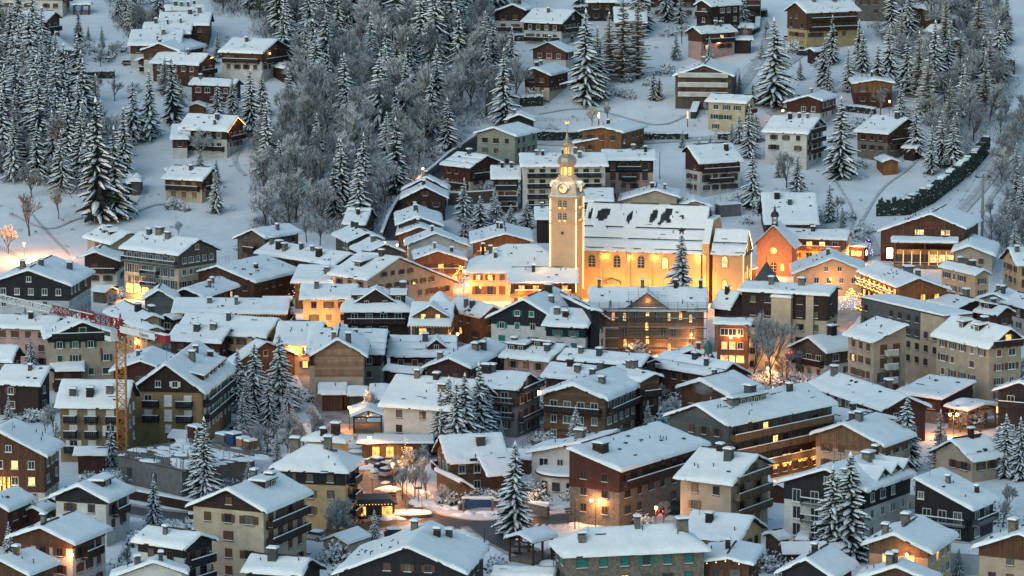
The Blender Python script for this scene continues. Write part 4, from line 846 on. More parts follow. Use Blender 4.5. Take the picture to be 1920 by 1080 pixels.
# stepped gable wall at the nave's far end
b = MB(); tpn = QN['tp']; hr = QN['hr']; Xn = QN['X']; yy = QN['yp'] - .1
b.prism([(-yy, 0), (yy, 0), (yy, hr - tpn * yy + 1.6), (yy * .45, hr - tpn * yy * .45 + 1.2), (-yy * .45, hr - tpn * yy * .45 + 1.2), (-yy, hr - tpn * yy + 1.6)], 'x', Xn + .4, Xn + 1.9, 'plaster_warm'); b.build('gable_wall', QN['E'])
b = MB(); b.prism([(-yy, hr - tpn * yy + 1.62), (-yy * .45, hr - tpn * yy * .45 + 1.22), (yy * .45, hr - tpn * yy * .45 + 1.22), (yy, hr - tpn * yy + 1.62), (yy, hr - tpn * yy + 1.9), (yy * .45, hr - tpn * yy * .45 + 1.6), (-yy * .45, hr - tpn * yy * .45 + 1.6), (-yy, hr - tpn * yy + 1.9)], 'x', Xn + .3, Xn + 2, 'snow'); b.build('gable_snow', QN['E'])
QW = house((1404,430), (1342,428), (1396,478), 17.2, 'church front wing with light strips framing its lit gable', p0=44, low='plaster_warm', up=None, wins=False, chim=0, t=.25, bars=(.55, .93),
           name='church_wing', cat='church', rm='roof_slate', oe=.35, og=.3, pk=90)
fW = Cf(QW)
l = onface(QW, fW, 1359, 491); arch_window(QW['E'], l.x, l.y, l.z, FRZ[fW], 1.35, 2.6, 'lit3')
l = onface(QW, fW, 1359, 533); arch_window(QW['E'], l.x, l.y, l.z, FRZ[fW], 1.1, 2.0, 'lit1')
X, yp, yn, hh = QW['X'], QW['yp'], QW['yn'], QW['hr']
for fy, zc, w_, h_, pn in ((0, 13.2, .5, 2.6, 'lit2'), (0, 7.2, 1.2, 3.2, 'lit2'), (-.55, 6.6, .7, 2.2, 'lit2'), (.55, 6.6, .7, 2.2, 'lit2'), (0, 2.6, 1.6, 3.2, 'lit1')):
    arch_window(QW['E'], X, fy * yp, zc, FRZ['A'], w_, h_, pn)
ez_ = hh - .4 - QW['tp'] * yp
for y_ in (-yn, yp): led(QW['E'], (X + .06, y_, .5), (X + .06, y_, ez_))
led(QW['E'], (X + .35, -yn - .3, ez_), (X + .35, 0, hh - .3)); led(QW['E'], (X + .35, 0, hh - .3), (X + .35, yp + .3, ez_))
b = MB(); b.box(X, X + .5, -yn, yp, 4.2, 4.6, 'stone'); b.box(X, X + .5, -yn, yp, ez_ - .5, ez_ - .15, 'stone'); b.build('cornice', QW['E'])
point_light((X + 2.5, 0, 3), 380, (1, .56, .18), .3, QW['E']); point_light((0, (QW['s']) * (max(yp, yn) + 3), 2), 500, (1, .56, .18), .3, QW['E'])
# bell tower
TP = P(1063, 366, 26); TP.z = T(TP.x, TP.y)
TW = empty('bell_tower', TP, radians(-17), 'square bell tower with lit corners, clock faces and stacked onion domes', 'tower')
b = MB(); h2 = 3.0; b.box(-h2, h2, -h2, h2, -3, 25.6, 'tower_wall'); b.build('wall', TW)
b = MB()
for z in (14.6 + 5.2, 17.6 + 5.2): b.box(-h2 - .22, h2 + .22, -h2 - .22, h2 + .22, z - .15, z + .2, 'tower_wall')
b.box(-h2 - .45, h2 + .45, -h2 - .45, h2 + .45, 25.6, 26.1, 'tower_wall'); b.build('cornice', TW)
b = MB(); b.box(-h2 - .5, h2 + .5, -h2 - .5, h2 + .5, 26.102, 26.35, 'snow', .08); b.build('snow', TW)
for z in (21.2, 24.1):
    for dx in (-.6, .6):
        arch_window(TW, dx - .2, -h2, z, pi, .8, 2.1, 'glass', 'tower_wall'); arch_window(TW, h2, dx, z, -pi/2, .8, 2.1, 'glass', 'tower_wall')
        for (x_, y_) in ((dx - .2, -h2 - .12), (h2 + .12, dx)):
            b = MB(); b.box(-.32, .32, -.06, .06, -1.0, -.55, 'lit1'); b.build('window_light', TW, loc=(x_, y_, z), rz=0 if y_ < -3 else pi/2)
b = MB(); b.tube((-.2, -h2 + .1, 17.6), (-.2, -h2 - .05, 17.6), .38, 'metal_dark', n=10); b.build('round_opening', TW)
for x_, y_ in ((-h2, -h2), (h2, -h2), (h2, h2)):
    led(TW, (x_ * 1.03, y_ * 1.03, 7 if x_ < 0 else 4), (x_ * 1.03, y_ * 1.03, 25.5), .13)
for x_, y_, z in ((-h2 - 1.5, -h2 - 4, 12), (h2 + 1.5, -h2 - 4, 13), (h2 + 4, -.5, 16), (0, -h2 - 5, 20), (h2 + 4, -2, 23)): point_light((x_, y_, z), 85, (1, .62, .28), .3, TW)  # warm fill lights added in mid-air around the tower, no fixtures
b = MB()                                                # curved clock stage
pr = [(4.75, 26.35), (4.3, 27.0), (4.05, 28.2), (3.6, 29.3), (2.7, 30.1), (2.3, 30.5)]
b.lathe(pr, 0, 0, 'dome', 4, pi/4); b.build('clock_stage', TW)
for a in range(4):
    rz = a * pi/2; c, s_ = cos(rz), sin(rz); nx, ny = -s_ * 1, c * 1
    o = empty_part = None
    b = MB(); b.prism([(1.25 * cos(2*pi*k/16), 1.25 * sin(2*pi*k/16)) for k in range(16)], 'y', 0, .5, 'stone'); o = b.build('clock', TW, loc=(nx * 2.75, ny * 2.75, 27.9), rz=rz)
    b = MB(); b.prism([(1.0 * cos(2*pi*k/20), 1.0 * sin(2*pi*k/20)) for k in range(20)], 'y', .505, .56, 'lit3'); b.build('clock_face', o)
    b = MB(); b.box(-.05, .05, .57, .60, -.1, .75, 'metal_dark'); b.prism([(-.05, .05), (.0, -.05), (.55, .22), (.5, .3)], 'y', .57, .60, 'metal_dark')
    for k in range(12): t = pi * k / 6; b.box(.86*cos(t) - .05, .86*cos(t) + .05, .565, .585, .86*sin(t) - .05, .86*sin(t) + .05, 'metal_dark')
    b.build('clock_hand', o)
    b = MB(); b.prism([(1.6 * cos(pi * k / 8), 1.35 * sin(pi * k / 8)) for k in range(9)] + [(-1.25 * cos(pi * k / 8), 1.05 * sin(pi * k / 8)) for k in range(9)], 'y', -.6, .9, 'snow'); b.build('clock_hood', o, loc=(0, 0, .15))
b = MB(); b.lathe([(1.9, 30.3), (1.9, 30.75)], 0, 0, 'dome', 8, pi/8); b.build('balcony_ring', TW)
b = MB(); b.lathe([(1.4, 30.75), (1.4, 33.0)], 0, 0, 'lit2', 8, pi/8)
b.build('lantern', TW)
b = MB()
for k in range(8):
    t = k * pi/4 + pi/8; b.tube((1.5 * cos(t), 1.5 * sin(t), 30.7), (1.5 * cos(t), 1.5 * sin(t), 33.0), .2, 'tower_wall', n=5)
b.lathe([(1.7, 32.6), (1.75, 33.0)], 0, 0, 'tower_wall', 8, pi/8); b.build('lantern_column', TW)
b = MB(); b.lathe([(1.8, 32.95), (2.15, 33.25), (2.25, 34.0), (2.0, 34.75), (1.45, 35.25), (.85, 35.5), (.8, 35.6)], 0, 0, 'dome', 8, pi/8); b.build('onion_dome', TW)
b = MB(); b.lathe([(.62, 35.6), (.62, 37.2)], 0, 0, 'lit1', 8, pi/8); b.build('upper_lantern', TW)
b = MB()
for k in range(8): t = k * pi/4 + pi/8; b.tube((.74 * cos(t), .74 * sin(t), 35.5), (.74 * cos(t), .74 * sin(t), 37.3), .10, 'dome', n=4)
b.build('upper_column', TW)
b = MB(); b.lathe([(.9, 37.2), (1.3, 37.6), (1.3, 38.15), (.85, 38.7), (.42, 39.1), (.25, 39.8), (.1, 40.8)], 0, 0, 'dome', 8, pi/8); b.build('small_onion_dome', TW)
b = MB(); b.tube((0, 0, 40.7), (0, 0, 42.5), .06, 'metal_dark', n=5); b.ball((0, 0, 40.9), .22, 'gold'); b.box(-.45, .35, -.05, .05, 42.45, 42.8, 'gold', .3); b.box(-.5, -.2, -.05, .05, 42.7, 43.15, 'gold', .3); b.box(.2, .5, -.05, .05, 42.6, 43.15, 'gold', .3); b.build('weathercock', TW)
for k in range(6): t = k * pi / 3 - 2.2; point_light((3.6 * cos(t), 3.6 * sin(t), 30.0), 45, (1, .68, .3), .15, TW) if sin(t) < .3 else None
# chapel
QC = house((1450,421), (1463,413), (1412,461), 12.5, 'orange floodlit brick chapel with steep roof and little belfry', D=(1491,466), p0=38, low='brick', up=None, wins=False, chim=0, t=.12,
           name='chapel', cat='chapel', rm='roof_slate', pk=20)
XA = QC['X']; E = QC['E']
b = MB(); b.prism([(.75 * cos(2*pi*k/14), .75 * sin(2*pi*k/14)) for k in range(14)], 'y', -.02, .08, 'lit2'); b.build('round_window', E, loc=(XA, 0, 6.0), rz=-pi/2)
arch_window(E, XA, 0, 1.6, -pi/2, 1.4, 3.0, 'wood_dark', 'stone', 'door'); l = onface(QC, 'A', 1467, 503); arch_window(E, XA, l.y, max(2, l.z), -pi/2, .9, 1.8, 'lit1')
b = MB(); hc = 12.4
for x_, y_ in ((-.6, -.6), (.6, -.6), (.6, .6), (-.6, .6)): b.tube((x_ * .9, y_ * .9, hc - .2), (x_ * .9, y_ * .9, hc + 1.9), .09, 'trim', n=5)
b.lathe([(.95, hc - .6), (.95, hc)], 0, 0, 'trim', 4, pi/4); b.lathe([(1.0, hc + 1.8), (1.05, hc + 2.2), (.85, hc + 2.8), (.35, hc + 3.2), (.2, hc + 3.9), (.03, hc + 4.8)], 0, 0, 'roof', 8, pi/8)
b.ball((0, 0, hc + .9), .35, 'gold'); b.build('belfry', E, loc=(XA - .9, 0, 0))
point_light((XA + 5, 0, 2.2), 1300, (1, .45, .13), .3, E)

# ------------------------------------------------------------------ glass lantern and restaurant lights
QP = byl('hip roofed cream presbytery'); E = QP['E']
l = QP['E'].matrix_basis.inverted() @ P(1043, 494, 9.2)
b = MB(); b.lathe([(1.9, 0), (.05, 4.0)], 0, 0, 'lit2', 6); o = b.build('glass_lantern', E, loc=l)
b = MB()
for k in range(6): t = k * pi/3; b.tube((1.95 * cos(t), 1.95 * sin(t), 0), (0, 0, 4.1), .10, 'metal_dark', n=4)
for k in range(0, 6, 2):
    t0, t1 = k * pi/3, (k + 1) * pi/3; b.face([(1.93 * cos(t0), 1.93 * sin(t0), .1), (1.93 * cos(t1), 1.93 * sin(t1), .1), (.0, 0, 4.0)], 'metal_dark')
b.build('glazing_bar', o)
QR = byl('restaurant glowing orange'); E = QR['E']; X = QR['X']; w_ = (QR['yp'] if QR['s'] > 0 else QR['yn']); ze = QR['hr'] - QR['tp'] * w_
for z in (ze - .5, ze - 3.2): string_lights(E, [(-X, QR['s'] * (w_ + .8), z), (X, QR['s'] * (w_ + .8), z)], .5)
for x_ in (-X * .7, 0, X * .7): point_light((x_, QR['s'] * (w_ + 2.5), ze - 3), 260, (1, .5, .16), .2, E)
QG = byl('garland lit hotel'); E = QG['E']; X = QG['X']; w_ = (QG['yp'] if QG['s'] > 0 else QG['yn']); ze = QG['hr'] - QG['tp'] * w_
for z in (ze - 1.2, ze - 2.5, ze - 5.2, ze - 8): string_lights(E, [(-X + k * 2 * X / 10, QG['s'] * (w_ + 1.4), z) for k in range(11)], .38, r=.09, sag=.35)
for x_ in (-X * .8, -X*.3, X*.3, X * .8):
    for z in (ze - 2, ze - 6): point_light((x_, QG['s'] * (w_ + 2.6), z), 130, (1, .48, .14), .2, E)
QG = byl('white gabled house with garlands'); E = QG['E']; X = QG['X']; w_ = (QG['yp'] if QG['s'] > 0 else QG['yn']); ze = QG['hr'] - QG['tp'] * w_
for z in (ze - 2.6, ze - 3.4): string_lights(E, [(-X + k * 2 * X / 8, QG['s'] * (w_ + 1.6), z) for k in range(9)], .35, r=.10, sag=.3)
for x_ in (-X * .5, X * .5): point_light((x_, QG['s'] * (w_ + 3), ze - 2), 150, (1, .5, .15), .2, E)
QL = byl('long restaurant building'); E = QL['E']; w_ = (QL['yp'] if QL['s'] > 0 else QL['yn'])
for x_ in (-5, 0, 5): point_light((x_, QL['s'] * (w_ + 2.2), 3.4), 220, (1, .45, .12), .2, E)

# ------------------------------------------------------------------ scaffolded building
QS = house((1326,539), (1104,538), (1327,583), 13.5, 'shingled building wrapped in scaffolding with glowing arched windows', low='shingle', up=None, wins=False, chim=[(-.88,.05,.9),(-.1,.05,.9),(.5,.05,.9),(.95,.05,.8)], p0=30,
           dorm=[(-.02,.93,9,'gable','shingle',.15,False,0,36)], t=.3, bars=(), name='building', cat='building')
E = QS['E']; fS = Cf(QS); sS = QS['s']; w_ = (QS['yp'] if sS > 0 else QS['yn'])
for px, py, pn in ((1214,585,'lit2'),(1213,612,'lit2'),(1214,637,'lit2'),(1171,594,'lit3'),(1254,594,'lit2'),(1295,597,'lit2'),(1192,592,'glass'),(1231,592,'glass'),(1171,624,'glass'),(1244,625,'glass'),(1263,622,'glass'),(1297,624,'glass'),(1172,643,'lit1'),(1255,650,'lit1'),(1296,643,'glass'),(1150,593,'lit1'),(1276,592,'lit1')):
    l = onface(QS, fS, px, py); arch_window(E, l.x, l.y, l.z, FRZ[fS], .62, 1.7, 'lit3' if pn == 'lit2' and px > 1216 else pn)
l = onface(QS, fS, 1215, 563); point_light((l.x, l.y + sS * .8, l.z), 30, (1, .6, .2), .1, E); l = onface(QS, fS, 1296, 628, .5); 
b = MB(); b.ball((0, 0, 0), .22, 'lamp'); b.build('wall_lamp', E, loc=l); point_light(l + Vector((0, sS * .4, 0)), 60, parent=E)
for px, py, e_ in ((1290, 652, 260), (1240, 655, 200), (1180, 650, 90)): l = onface(QS, fS, px, py, 3); point_light(l, e_, (1, .55, .2), .3, E)  # added warm fill in front of the lower facade, without lamp bodies
SCF = empty('scaffolding', QS['m'], atan2(QS['u'].y, QS['u'].x), 'grey tube scaffolding standing in front of the shingled building', 'scaffold')
ze = QS['hr'] - QS['tp'] * w_; XL = QS['X'] + .6; cols = 12; y0 = sS * (w_ + .5); y1 = sS * (w_ + 1.6)
levels = [ze - 8.6 + 2.15 * k for k in range(5)]
for k in range(cols + 1):
    x = -XL + 2 * XL * k / cols; top = ze + 1.4 + (2.2 if 3 < k < 8 else 0) + (1.8 if 4 < k < 7 else 0)
    for y in (y0, y1): b = MB(); b.tube((x, y, -1), (x, y, top), .055, 'metal', n=4); b.build('upright', SCF)
for z in levels:
    b = MB(); b.box(-XL, XL, min(y0, y1) + .08, max(y0, y1) - .08, z - .06, z, 'wood_grey'); b.box(-XL * .8, -XL*.5, min(y0, y1) + .2, max(y0, y1) - .2, z + .002, z + .1, 'snow'); b.box(XL * .35, XL*.8, min(y0, y1) + .2, max(y0, y1) - .2, z + .002, z + .08, 'snow'); b.build('deck', SCF)
    for zz in (z + .55, z + 1.05): b = MB(); b.tube((-XL, y1, zz), (XL, y1, zz), .04, 'metal', n=4); b.build('rail', SCF)
for k, z in enumerate([ze + .8 + .55 * j for j in range(6)]):
    lim = XL if k < 2 else XL * .34; b = MB(); b.tube((-lim, y1, z), (lim, y1, z), .04, 'metal', n=4); b.build('rail', SCF)
for x0, z0 in ((-XL * .67, levels[1]), (-XL*.17, levels[2]), (XL*.17, levels[3]), (XL * .5, levels[2]), (XL*.83, levels[1]), (XL*.66, levels[3]), (-XL*.5, levels[3])):
    b = MB(); dx = XL / 6 * (1 if x0 > 0 else -1); b.tube((x0, y1, z0), (x0 + dx, y1, z0 + 2.15), .035, 'metal', n=4); b.build('brace', SCF)


def person(p, rz, label, top='cloth_dark', legs='cloth_dark', stride=.12, lean=.0, group=None):
    E = empty('person', p, rz, label, 'person', group)
    me = bpy.data.meshes.new('body'); ob = bpy.data.objects.new('body', me)
    V = [(0,0,.95),(0,0,1.15),(0,lean*.5,1.42),(0,lean,1.52),(0,lean,1.64),(.18,lean*.5,1.42),(.26,.04,1.14),(.24,.16,.94),(-.18,lean*.5,1.42),(-.27,.0,1.15),(-.24,.10,.95),(.10,0,.88),(.11,stride,.48),(.11,stride*.6,.06),(-.10,0,.88),(-.11,-stride,.48),(-.11,-stride*1.3,.06),(.11,stride*.6+.14,.03),(-.11,-stride*1.3+.14,.03),(0,lean+.02,1.74)]
    Ed = [(0,1),(1,2),(2,3),(3,4),(2,5),(5,6),(6,7),(2,8),(8,9),(9,10),(0,11),(11,12),(12,13),(0,14),(14,15),(15,16),(13,17),(16,18),(4,19)]
    Rr = [.15,.15,.14,.06,.10,.08,.06,.05,.08,.06,.05,.10,.08,.06,.10,.08,.06,.05,.05,.09]
    b = MB()
    for (i, j) in Ed: b.tube(V[i], V[j], Rr[i], top if min(i, j) in (1, 2, 5, 6, 8, 9) else legs, Rr[j], 6)
    o = b.build('body', E); h = MB(); h.ball((0, lean + .01, 1.66), .115, 'skin', 8, 1.15); h.build('head', E, True)
    h = MB(); h.ball((0, lean - .01, 1.71), .125, top if top != 'cloth_red' else 'white_paint', 8, .8); h.build('hat', E, True)
    return E
Mw = QS['E'].matrix_basis
for lx, col, lab in ((-8.0, 'cloth_red', 'worker in an orange-red jacket standing on the top scaffold deck'), (-3.6, 'cloth_dark', 'worker in dark clothes on the top scaffold deck by the gable')):
    person(Mw @ Vector((lx, (y0 + y1) / 2, levels[-1] + .05)), atan2(QS['u'].y, QS['u'].x) + 2.6, lab, col)

# ------------------------------------------------------------------ tower crane
CB = P(230, 873, 0); CH = 23.6
CR = empty('tower_crane', CB, 0, 'tower crane with orange mast and red and white jib over the rooftops', 'crane')
b = MB(); a = .8
for x in (-a, a):
    for y in (-a, a): b.tube((x, y, 0), (x, y, CH), .15, 'yellow_paint', n=4)
n = 16
for k in range(n):
    z0, z1 = CH * k / n, CH * (k + 1) / n
    for (p, q) in (((-a,-a),(a,-a)), ((a,-a),(a,a)), ((a,a),(-a,a)), ((-a,a),(-a,-a))):
        b.tube((*p, z1), (*q, z1), .08, 'yellow_paint', n=4); pp, qq = (p, q) if k % 2 else (q, p); b.tube((*pp, z0), (*qq, z1), .08, 'yellow_paint', n=4)
b.build('mast', CR)
ang = atan2(sin(radians(51)), -cos(radians(51)))
b = MB(); b.lathe([(1.25, CH), (1.25, CH + .5), (.9, CH + .6), (.9, CH + 1.3)], 0, 0, 'red_paint', 10); sl_ = b.build('slewing_ring', CR, rz=ang)
def truss(x0, x1, z, h, w, mt, n, name, parent, mt2=None):
    b = MB(); b.tube((x0, -w, z), (x1, -w, z), .11, mt, n=4); b.tube((x0, w, z), (x1, w, z), .11, mt, n=4); b.tube((x0, 0, z + h), (x1, 0, z + h), .12, mt, n=4)
    for k in range(n):
        a0 = x0 + (x1 - x0) * k / n; a1 = x0 + (x1 - x0) * (k + 1) / n; am = (a0 + a1) / 2
        for s in (-1, 1):
            b.tube((a0, s * w, z), (am, 0, z + h), .07, mt2 or mt, n=4); b.tube((am, 0, z + h), (a1, s * w, z), .07, mt2 or mt, n=4)
        b.tube((a0, -w, z), (a1, w, z), .04, mt, n=4)
    return b.build(name, parent, rz=ang)
zj = CH + 1.4
truss(-1, 9, zj, 1.5, .6, 'red_paint', 6, 'jib_root', CR)
truss(9, 17, zj, 1.3, .55, 'white_paint', 5, 'jib_section', CR, 'red_paint'); truss(17, 23, zj, 1.3, .5, 'red_paint', 4, 'jib_section', CR); truss(23, 48, zj, 1.1, .45, 'white_paint', 16, 'jib_section', CR)
for x in (9.5, 12.2): b = MB(); b.box(x, x + 1.9, -.62, -.56, zj - .1, zj + 1.7, 'red_paint'); b.build('banner', CR, rz=ang)
truss(-13, -1, zj - .1, .7, .9, 'white_paint', 6, 'counter_jib', CR)
b = MB(); b.box(-12.6, -1.4, .92, .98, zj - .6, zj + .6, 'white_paint'); pn_ = b.build('side_panel', CR, rz=ang)
b = MB(); b.box(-15.4, -11.8, -.55, .55, zj - .9, zj + .55, 'red_paint', .06); b.box(-15.3, -11.9, -.6, .6, zj + .552, zj + .7, 'snow', .1); b.build('counterweight', CR, rz=ang)
b = MB(); b.box(-.6, 1.5, .95, 2.4, zj - 2.2, zj - .1, 'white_paint', .05); b.box(-.4, 1.52, 1.1, 2.42, zj - 1.3, zj - .5, 'glass', .02); b.build('cab', CR, rz=ang)
b = MB()
for k in range(5): b.box(-.5 + .0, -.2, -.6, .6, zj - .4 + k * .4, zj - .3 + k * .4, 'red_paint')
b.tube((0, -.5, zj), (0, 0, zj + 2.6), .09, 'red_paint', n=4); b.tube((0, .5, zj), (0, 0, zj + 2.6), .09, 'red_paint', n=4); b.tube((-.9, 0, zj + .5), (0, 0, zj + 2.6), .07, 'red_paint', n=4); b.build('head_frame', CR, rz=ang)
b = MB(); b.tube((6.5, 0, zj), (6.5, 0, zj - 4.5), .03, 'metal_dark', n=4); b.box(6.2, 6.8, -.2, .2, zj - 5.6, zj - 4.5, 'red_paint', .3); b.build('hook_block', CR, rz=ang)
def text_mesh(txt, size, m_, name, parent, loc, rot):
    cu = bpy.data.curves.new(name, 'FONT'); cu.body = txt; cu.size = size; cu.extrude = .015
    o = bpy.data.objects.new(name, cu); COL.objects.link(o); dg = bpy.context.evaluated_depsgraph_get(); me = bpy.data.meshes.new_from_object(o.evaluated_get(dg)); bpy.data.objects.remove(o)
    me.materials.clear(); me.materials.append(M[m_]); r = inst(me, name, parent, loc); r.rotation_euler = rot; return r
d_ = Vector((cos(ang), sin(ang), 0)); nrm = Vector((-sin(ang), cos(ang), 0))
text_mesh('Valente', 1.0, 'metal_dark', 'lettering', CR, d_ * (-7.6) + nrm * 1.0 + Vector((0, 0, zj - .35)), (pi/2, 0, ang + pi))
text_mesh('LIEBHERR', .55, 'metal_dark', 'lettering', CR, d_ * (-12.3) + nrm * 1.12 + Vector((0, 0, zj - .6)), (pi/2, 0, ang + pi)) if False else None

# ------------------------------------------------------------------ concrete shell on the building site
p0, p1 = P(222, 903), P(342, 932); u = (p1 - p0).normalized(); Wd = (p1 - p0).length
BS = empty('building_shell', p0, atan2(u.y, u.x), 'unfinished grey concrete shell with props, snow heaps and rebar below the crane', 'building')
b = MB(); b.box(0, Wd, 0, .3, 0, 4.4, 'concrete'); b.box(Wd - .3, Wd, .3, 16, 0, 4.4, 'concrete'); b.box(0, .3, .3, 16, 0, 4.4, 'concrete'); b.box(0, Wd, 15.7, 16, 0, 5.5, 'concrete'); b.build('wall', BS)
b = MB(); b.box(-3, Wd + .4, .5, 20, 4.402, 4.7, 'concrete'); b.build('slab', BS)
for x in (2.5, 9.5): b = MB(); b.box(x, x + 1.5, -.03, .0, 1.4, 3.0, 'metal_dark'); b.build('opening', BS)
rg = random.Random(5)
b = MB()
for k in range(95): x, y = rg.uniform(-2, Wd), rg.uniform(.8, 18); blob(b, x, y, 4.69, rg.uniform(.4, 2.2), rg, k=.16)
b.build('snow_heap', BS, True)
for k in range(60):
    x, y = rg.uniform(-2, Wd + .2), rg.choice((.7, rg.uniform(1, 18))); b = MB(); b.tube((x, y, 4.6), (x + rg.uniform(-.3, .3), y, 4.6 + rg.uniform(.8, 1.9)), .05, rg.choice(('wood_tan', 'metal', 'rust')), n=4); b.build('prop', BS)
for k in range(9): x, y = rg.uniform(0, Wd - 3), rg.uniform(2, 17); b = MB(); b.box(x, x + rg.uniform(1.5, 4), y, y + .25, 4.72, 4.9, 'wood_tan'); b.build('plank', BS)
for x, y, m_, w2, h2_ in ((-2, 19, 'wood_red', 2.6, 2.4), (3.4, 21, 'concrete', 2.5, 1.5), (6.2, 21, 'blue_sign', 2.0, 2.0), (8.8, 21, 'brick', 1.5, 1.5), (11.5, 20.5, 'wood_tan', 1.4, 1.5)):
    c = tag(MB().build('site_container') if False else None, None) if False else None
    b = MB(); b.box(-w2/2, w2/2, -1, 1, 4.7, 4.7 + h2_, m_); b.box(-w2/2 - .05, w2/2 + .05, -1.05, 1.05, 4.7 + h2_ + .002, 4.7 + h2_ + .3, 'snow', .08)
    o = b.build('site_container'); o.location = BS.matrix_basis @ Vector((x, y, 0)); o.rotation_euler = BS.rotation_euler
    tag(o, {'wood_red': 'brown ribbed container beside the crane mast', 'concrete': 'grey bin under snow between the site containers', 'blue_sign': 'blue site hut with a snow hat on the concrete shell', 'brick': 'small red site box with a snow hat', 'wood_tan': 'stack of tan formwork boards on the building site'}[m_], 'container')
# boundary wall along the road
def wall(pts, h, th, label, mt='stone', name='wall', cat='wall', snow=True, n=1, g=0.0):
    P3 = [P(*p) for p in pts]; o = empty(name, P3[0], 0, label, cat); o0 = P3[0]
    for a_, c_ in zip(P3, P3[1:]):
        k_ = max(1, int((c_ - a_).length / 8))
        for j in range(k_):
            a2 = a_.lerp(c_, j / k_); c2 = a_.lerp(c_, (j + 1) / k_); a2.z = T(a2.x, a2.y); c2.z = T(c2.x, c2.y)
            d = (c2 - a2); d.z = 0; d.normalize(); nn = Vector((-d.y, d.x, 0)) * th / 2
            for nm, zl, zh, mm, ww in (('wall_section', -1, h, mt, 1), ('snow_cap', h + .002, h + .3, 'snow', 1.25)):
                if nm == 'snow_cap' and not snow: continue
                b = MB(); v = []
                for q in (a2, c2):
                    for s in (-1, 1):
                        for z in (zl, zh): v.append(tuple(q - o0 + nn * s * ww + Vector((0, 0, z))))
                for f in ((0,1,3,2),(4,6,7,5),(0,4,5,1),(2,3,7,6),(1,5,7,3),(0,2,6,4)): b.face([v[i] for i in f], mm)
                b.build(nm, o)
    return o
wall([(716,452),(728,420),(748,385),(790,345),(840,302),(900,262)], 2.2, .6, 'long curving stone wall climbing the left side of the hillside lane', 'stone')
wall([(1552,590+300),(1552,890)], .5, .4, 'low wall behind the corner house') if False else None
wall([(860,957),(905,950),(1030,958)], 1.2, .4, 'low stone wall with snow along the road bend')
wall([(240,935),(370,960)], 1.6, .3, 'dark boundary wall below the building site', 'wood_dark')
wall([(1067,977),(1105,968)], 1.1, .4, 'short grey stone wall beside the frosted street tree')
wall([(992,962),(1028,970)], 1.8, .6, 'stone gate pier wall beside the big roadside spruce', 'stone')
wall([(1345,405),(1385,402)], 3.0, 3, 'concrete terrace deck behind the church gable', 'concrete')
wall([(840,385),(880,383),(925,380)], 3.2, .4, 'grey retaining wall above the snowy yard behind the twin chalets', 'wood_grey')
wall([(745,945),(800,948)], .6, 1.2, 'oval stone edged traffic island at the junction') if False else None
o = MB(); o.box(-2.2, 2.2, -.1, .1, .6, 1.9, 'blue_sign'); o.box(-2.6, -2.3, -.3, .3, 0, 2.2, 'stone'); o.box(2.3, 2.6, -.3, .3, 0, 2.2, 'stone'); o.box(-2.7, 2.7, -.35, .35, 2.202, 2.5, 'snow', .03)
tag(o.build('notice_board', loc=P(896, 958), rz=.05), 'dark blue village notice board between stone piers by the road', 'sign')

# ------------------------------------------------------------------ lift pylon and cables
pb = P(1841, 455); hp = 17.5
PY = empty('lift_pylon', pb, .15, 'grey chairlift pylon with a trapezoid head beside the ski slope', 'pylon')
b = MB(); b.tube((0, 0, -1), (0, 0, hp), .42, 'metal', .3, 8); b.build('pole', PY)
b = MB(); b.tube((-1.9, 0, hp - .8), (1.9, 0, hp - .8), .14, 'metal', n=5); b.tube((-1.7, 0, hp + .9), (1.7, 0, hp + .9), .09, 'metal', n=5)
for s in (-1, 1): b.tube((s * .5, 0, hp - .8), (s * 1.7, 0, hp + .9), .08, 'metal', n=4); b.tube((s*1.7, 0, hp - .8), (s * 1.7, 0, hp + .9), .08, 'metal', n=4); b.tube((0, 0, hp - 2), (s * 1.5, 0, hp - .8), .08, 'metal', n=4)
b.build('head_frame', PY)
for s in (-1, 1): b = MB(); b.box(s * 1.7 - .12, s * 1.7 + .12, -1.6, 1.6, hp - .75, hp - .45, 'metal_dark'); b.build('sheave_train', PY)
top = pb + Vector((0, 0, hp))
for s in (-1, 1):
    CBL = MB(); a_ = top + Vector((s * 1.7, 0, -.4)); c_ = P(1925 + s * 8, 225, 9); d__ = P(1790 + s * 6, 395, 8)
    for p, q in ((a_, c_), (a_, d__)):
        pr_ = p
        for k in range(1, 9):
            t = k / 8; q_ = p.lerp(q, t) - Vector((0, 0, 2.5 * 4 * t * (1 - t) * .4)); CBL.tube(pr_, q_, .035, 'metal_dark', n=3); pr_ = q_
    tag(CBL.build('lift_cable'), 'thin chairlift cable running from pylon head up the slope, %s side' % ('left' if s < 0 else 'right'), 'cable')
# lift station front
QK = byl('big brown lift station'); E = QK['E']
for px, py in ((1724,435),(1773,436)): l = onface(QK, 'A', px, py, .1); window(E, l.x, l.y, l.z, FRZ['A'], 2.2, 1.2, 'frame_brown', 'lit3')
l = onface(QK, 'A', 1748, 424, .12); b = MB()
for k in range(6): b.box(-2.4 + k * .8, -1.9 + k * .8, 0, .05, .3, .9, 'redl' if False else 'red_paint')
for k in range(5): b.box(-1.9 + k * .8, -1.5 + k * .8, 0, .05, -.7, -.1, 'red_paint')
b.build('sign_letter', E, loc=l, rz=FRZ['A'])
b = MB(); X = QK['X'] + .12; tp = QK['tp']
for y_ in (-7, -3.5, 0, 3.5): b.box(X, X + .14, y_ - .1, y_ + .1, 5.4, QK['hr'] - .6 - tp * abs(y_), 'wood_tan')
b.box(X, X + .12, -9, 6, 5.3, 5.5, 'wood_tan'); b.build('truss', E)
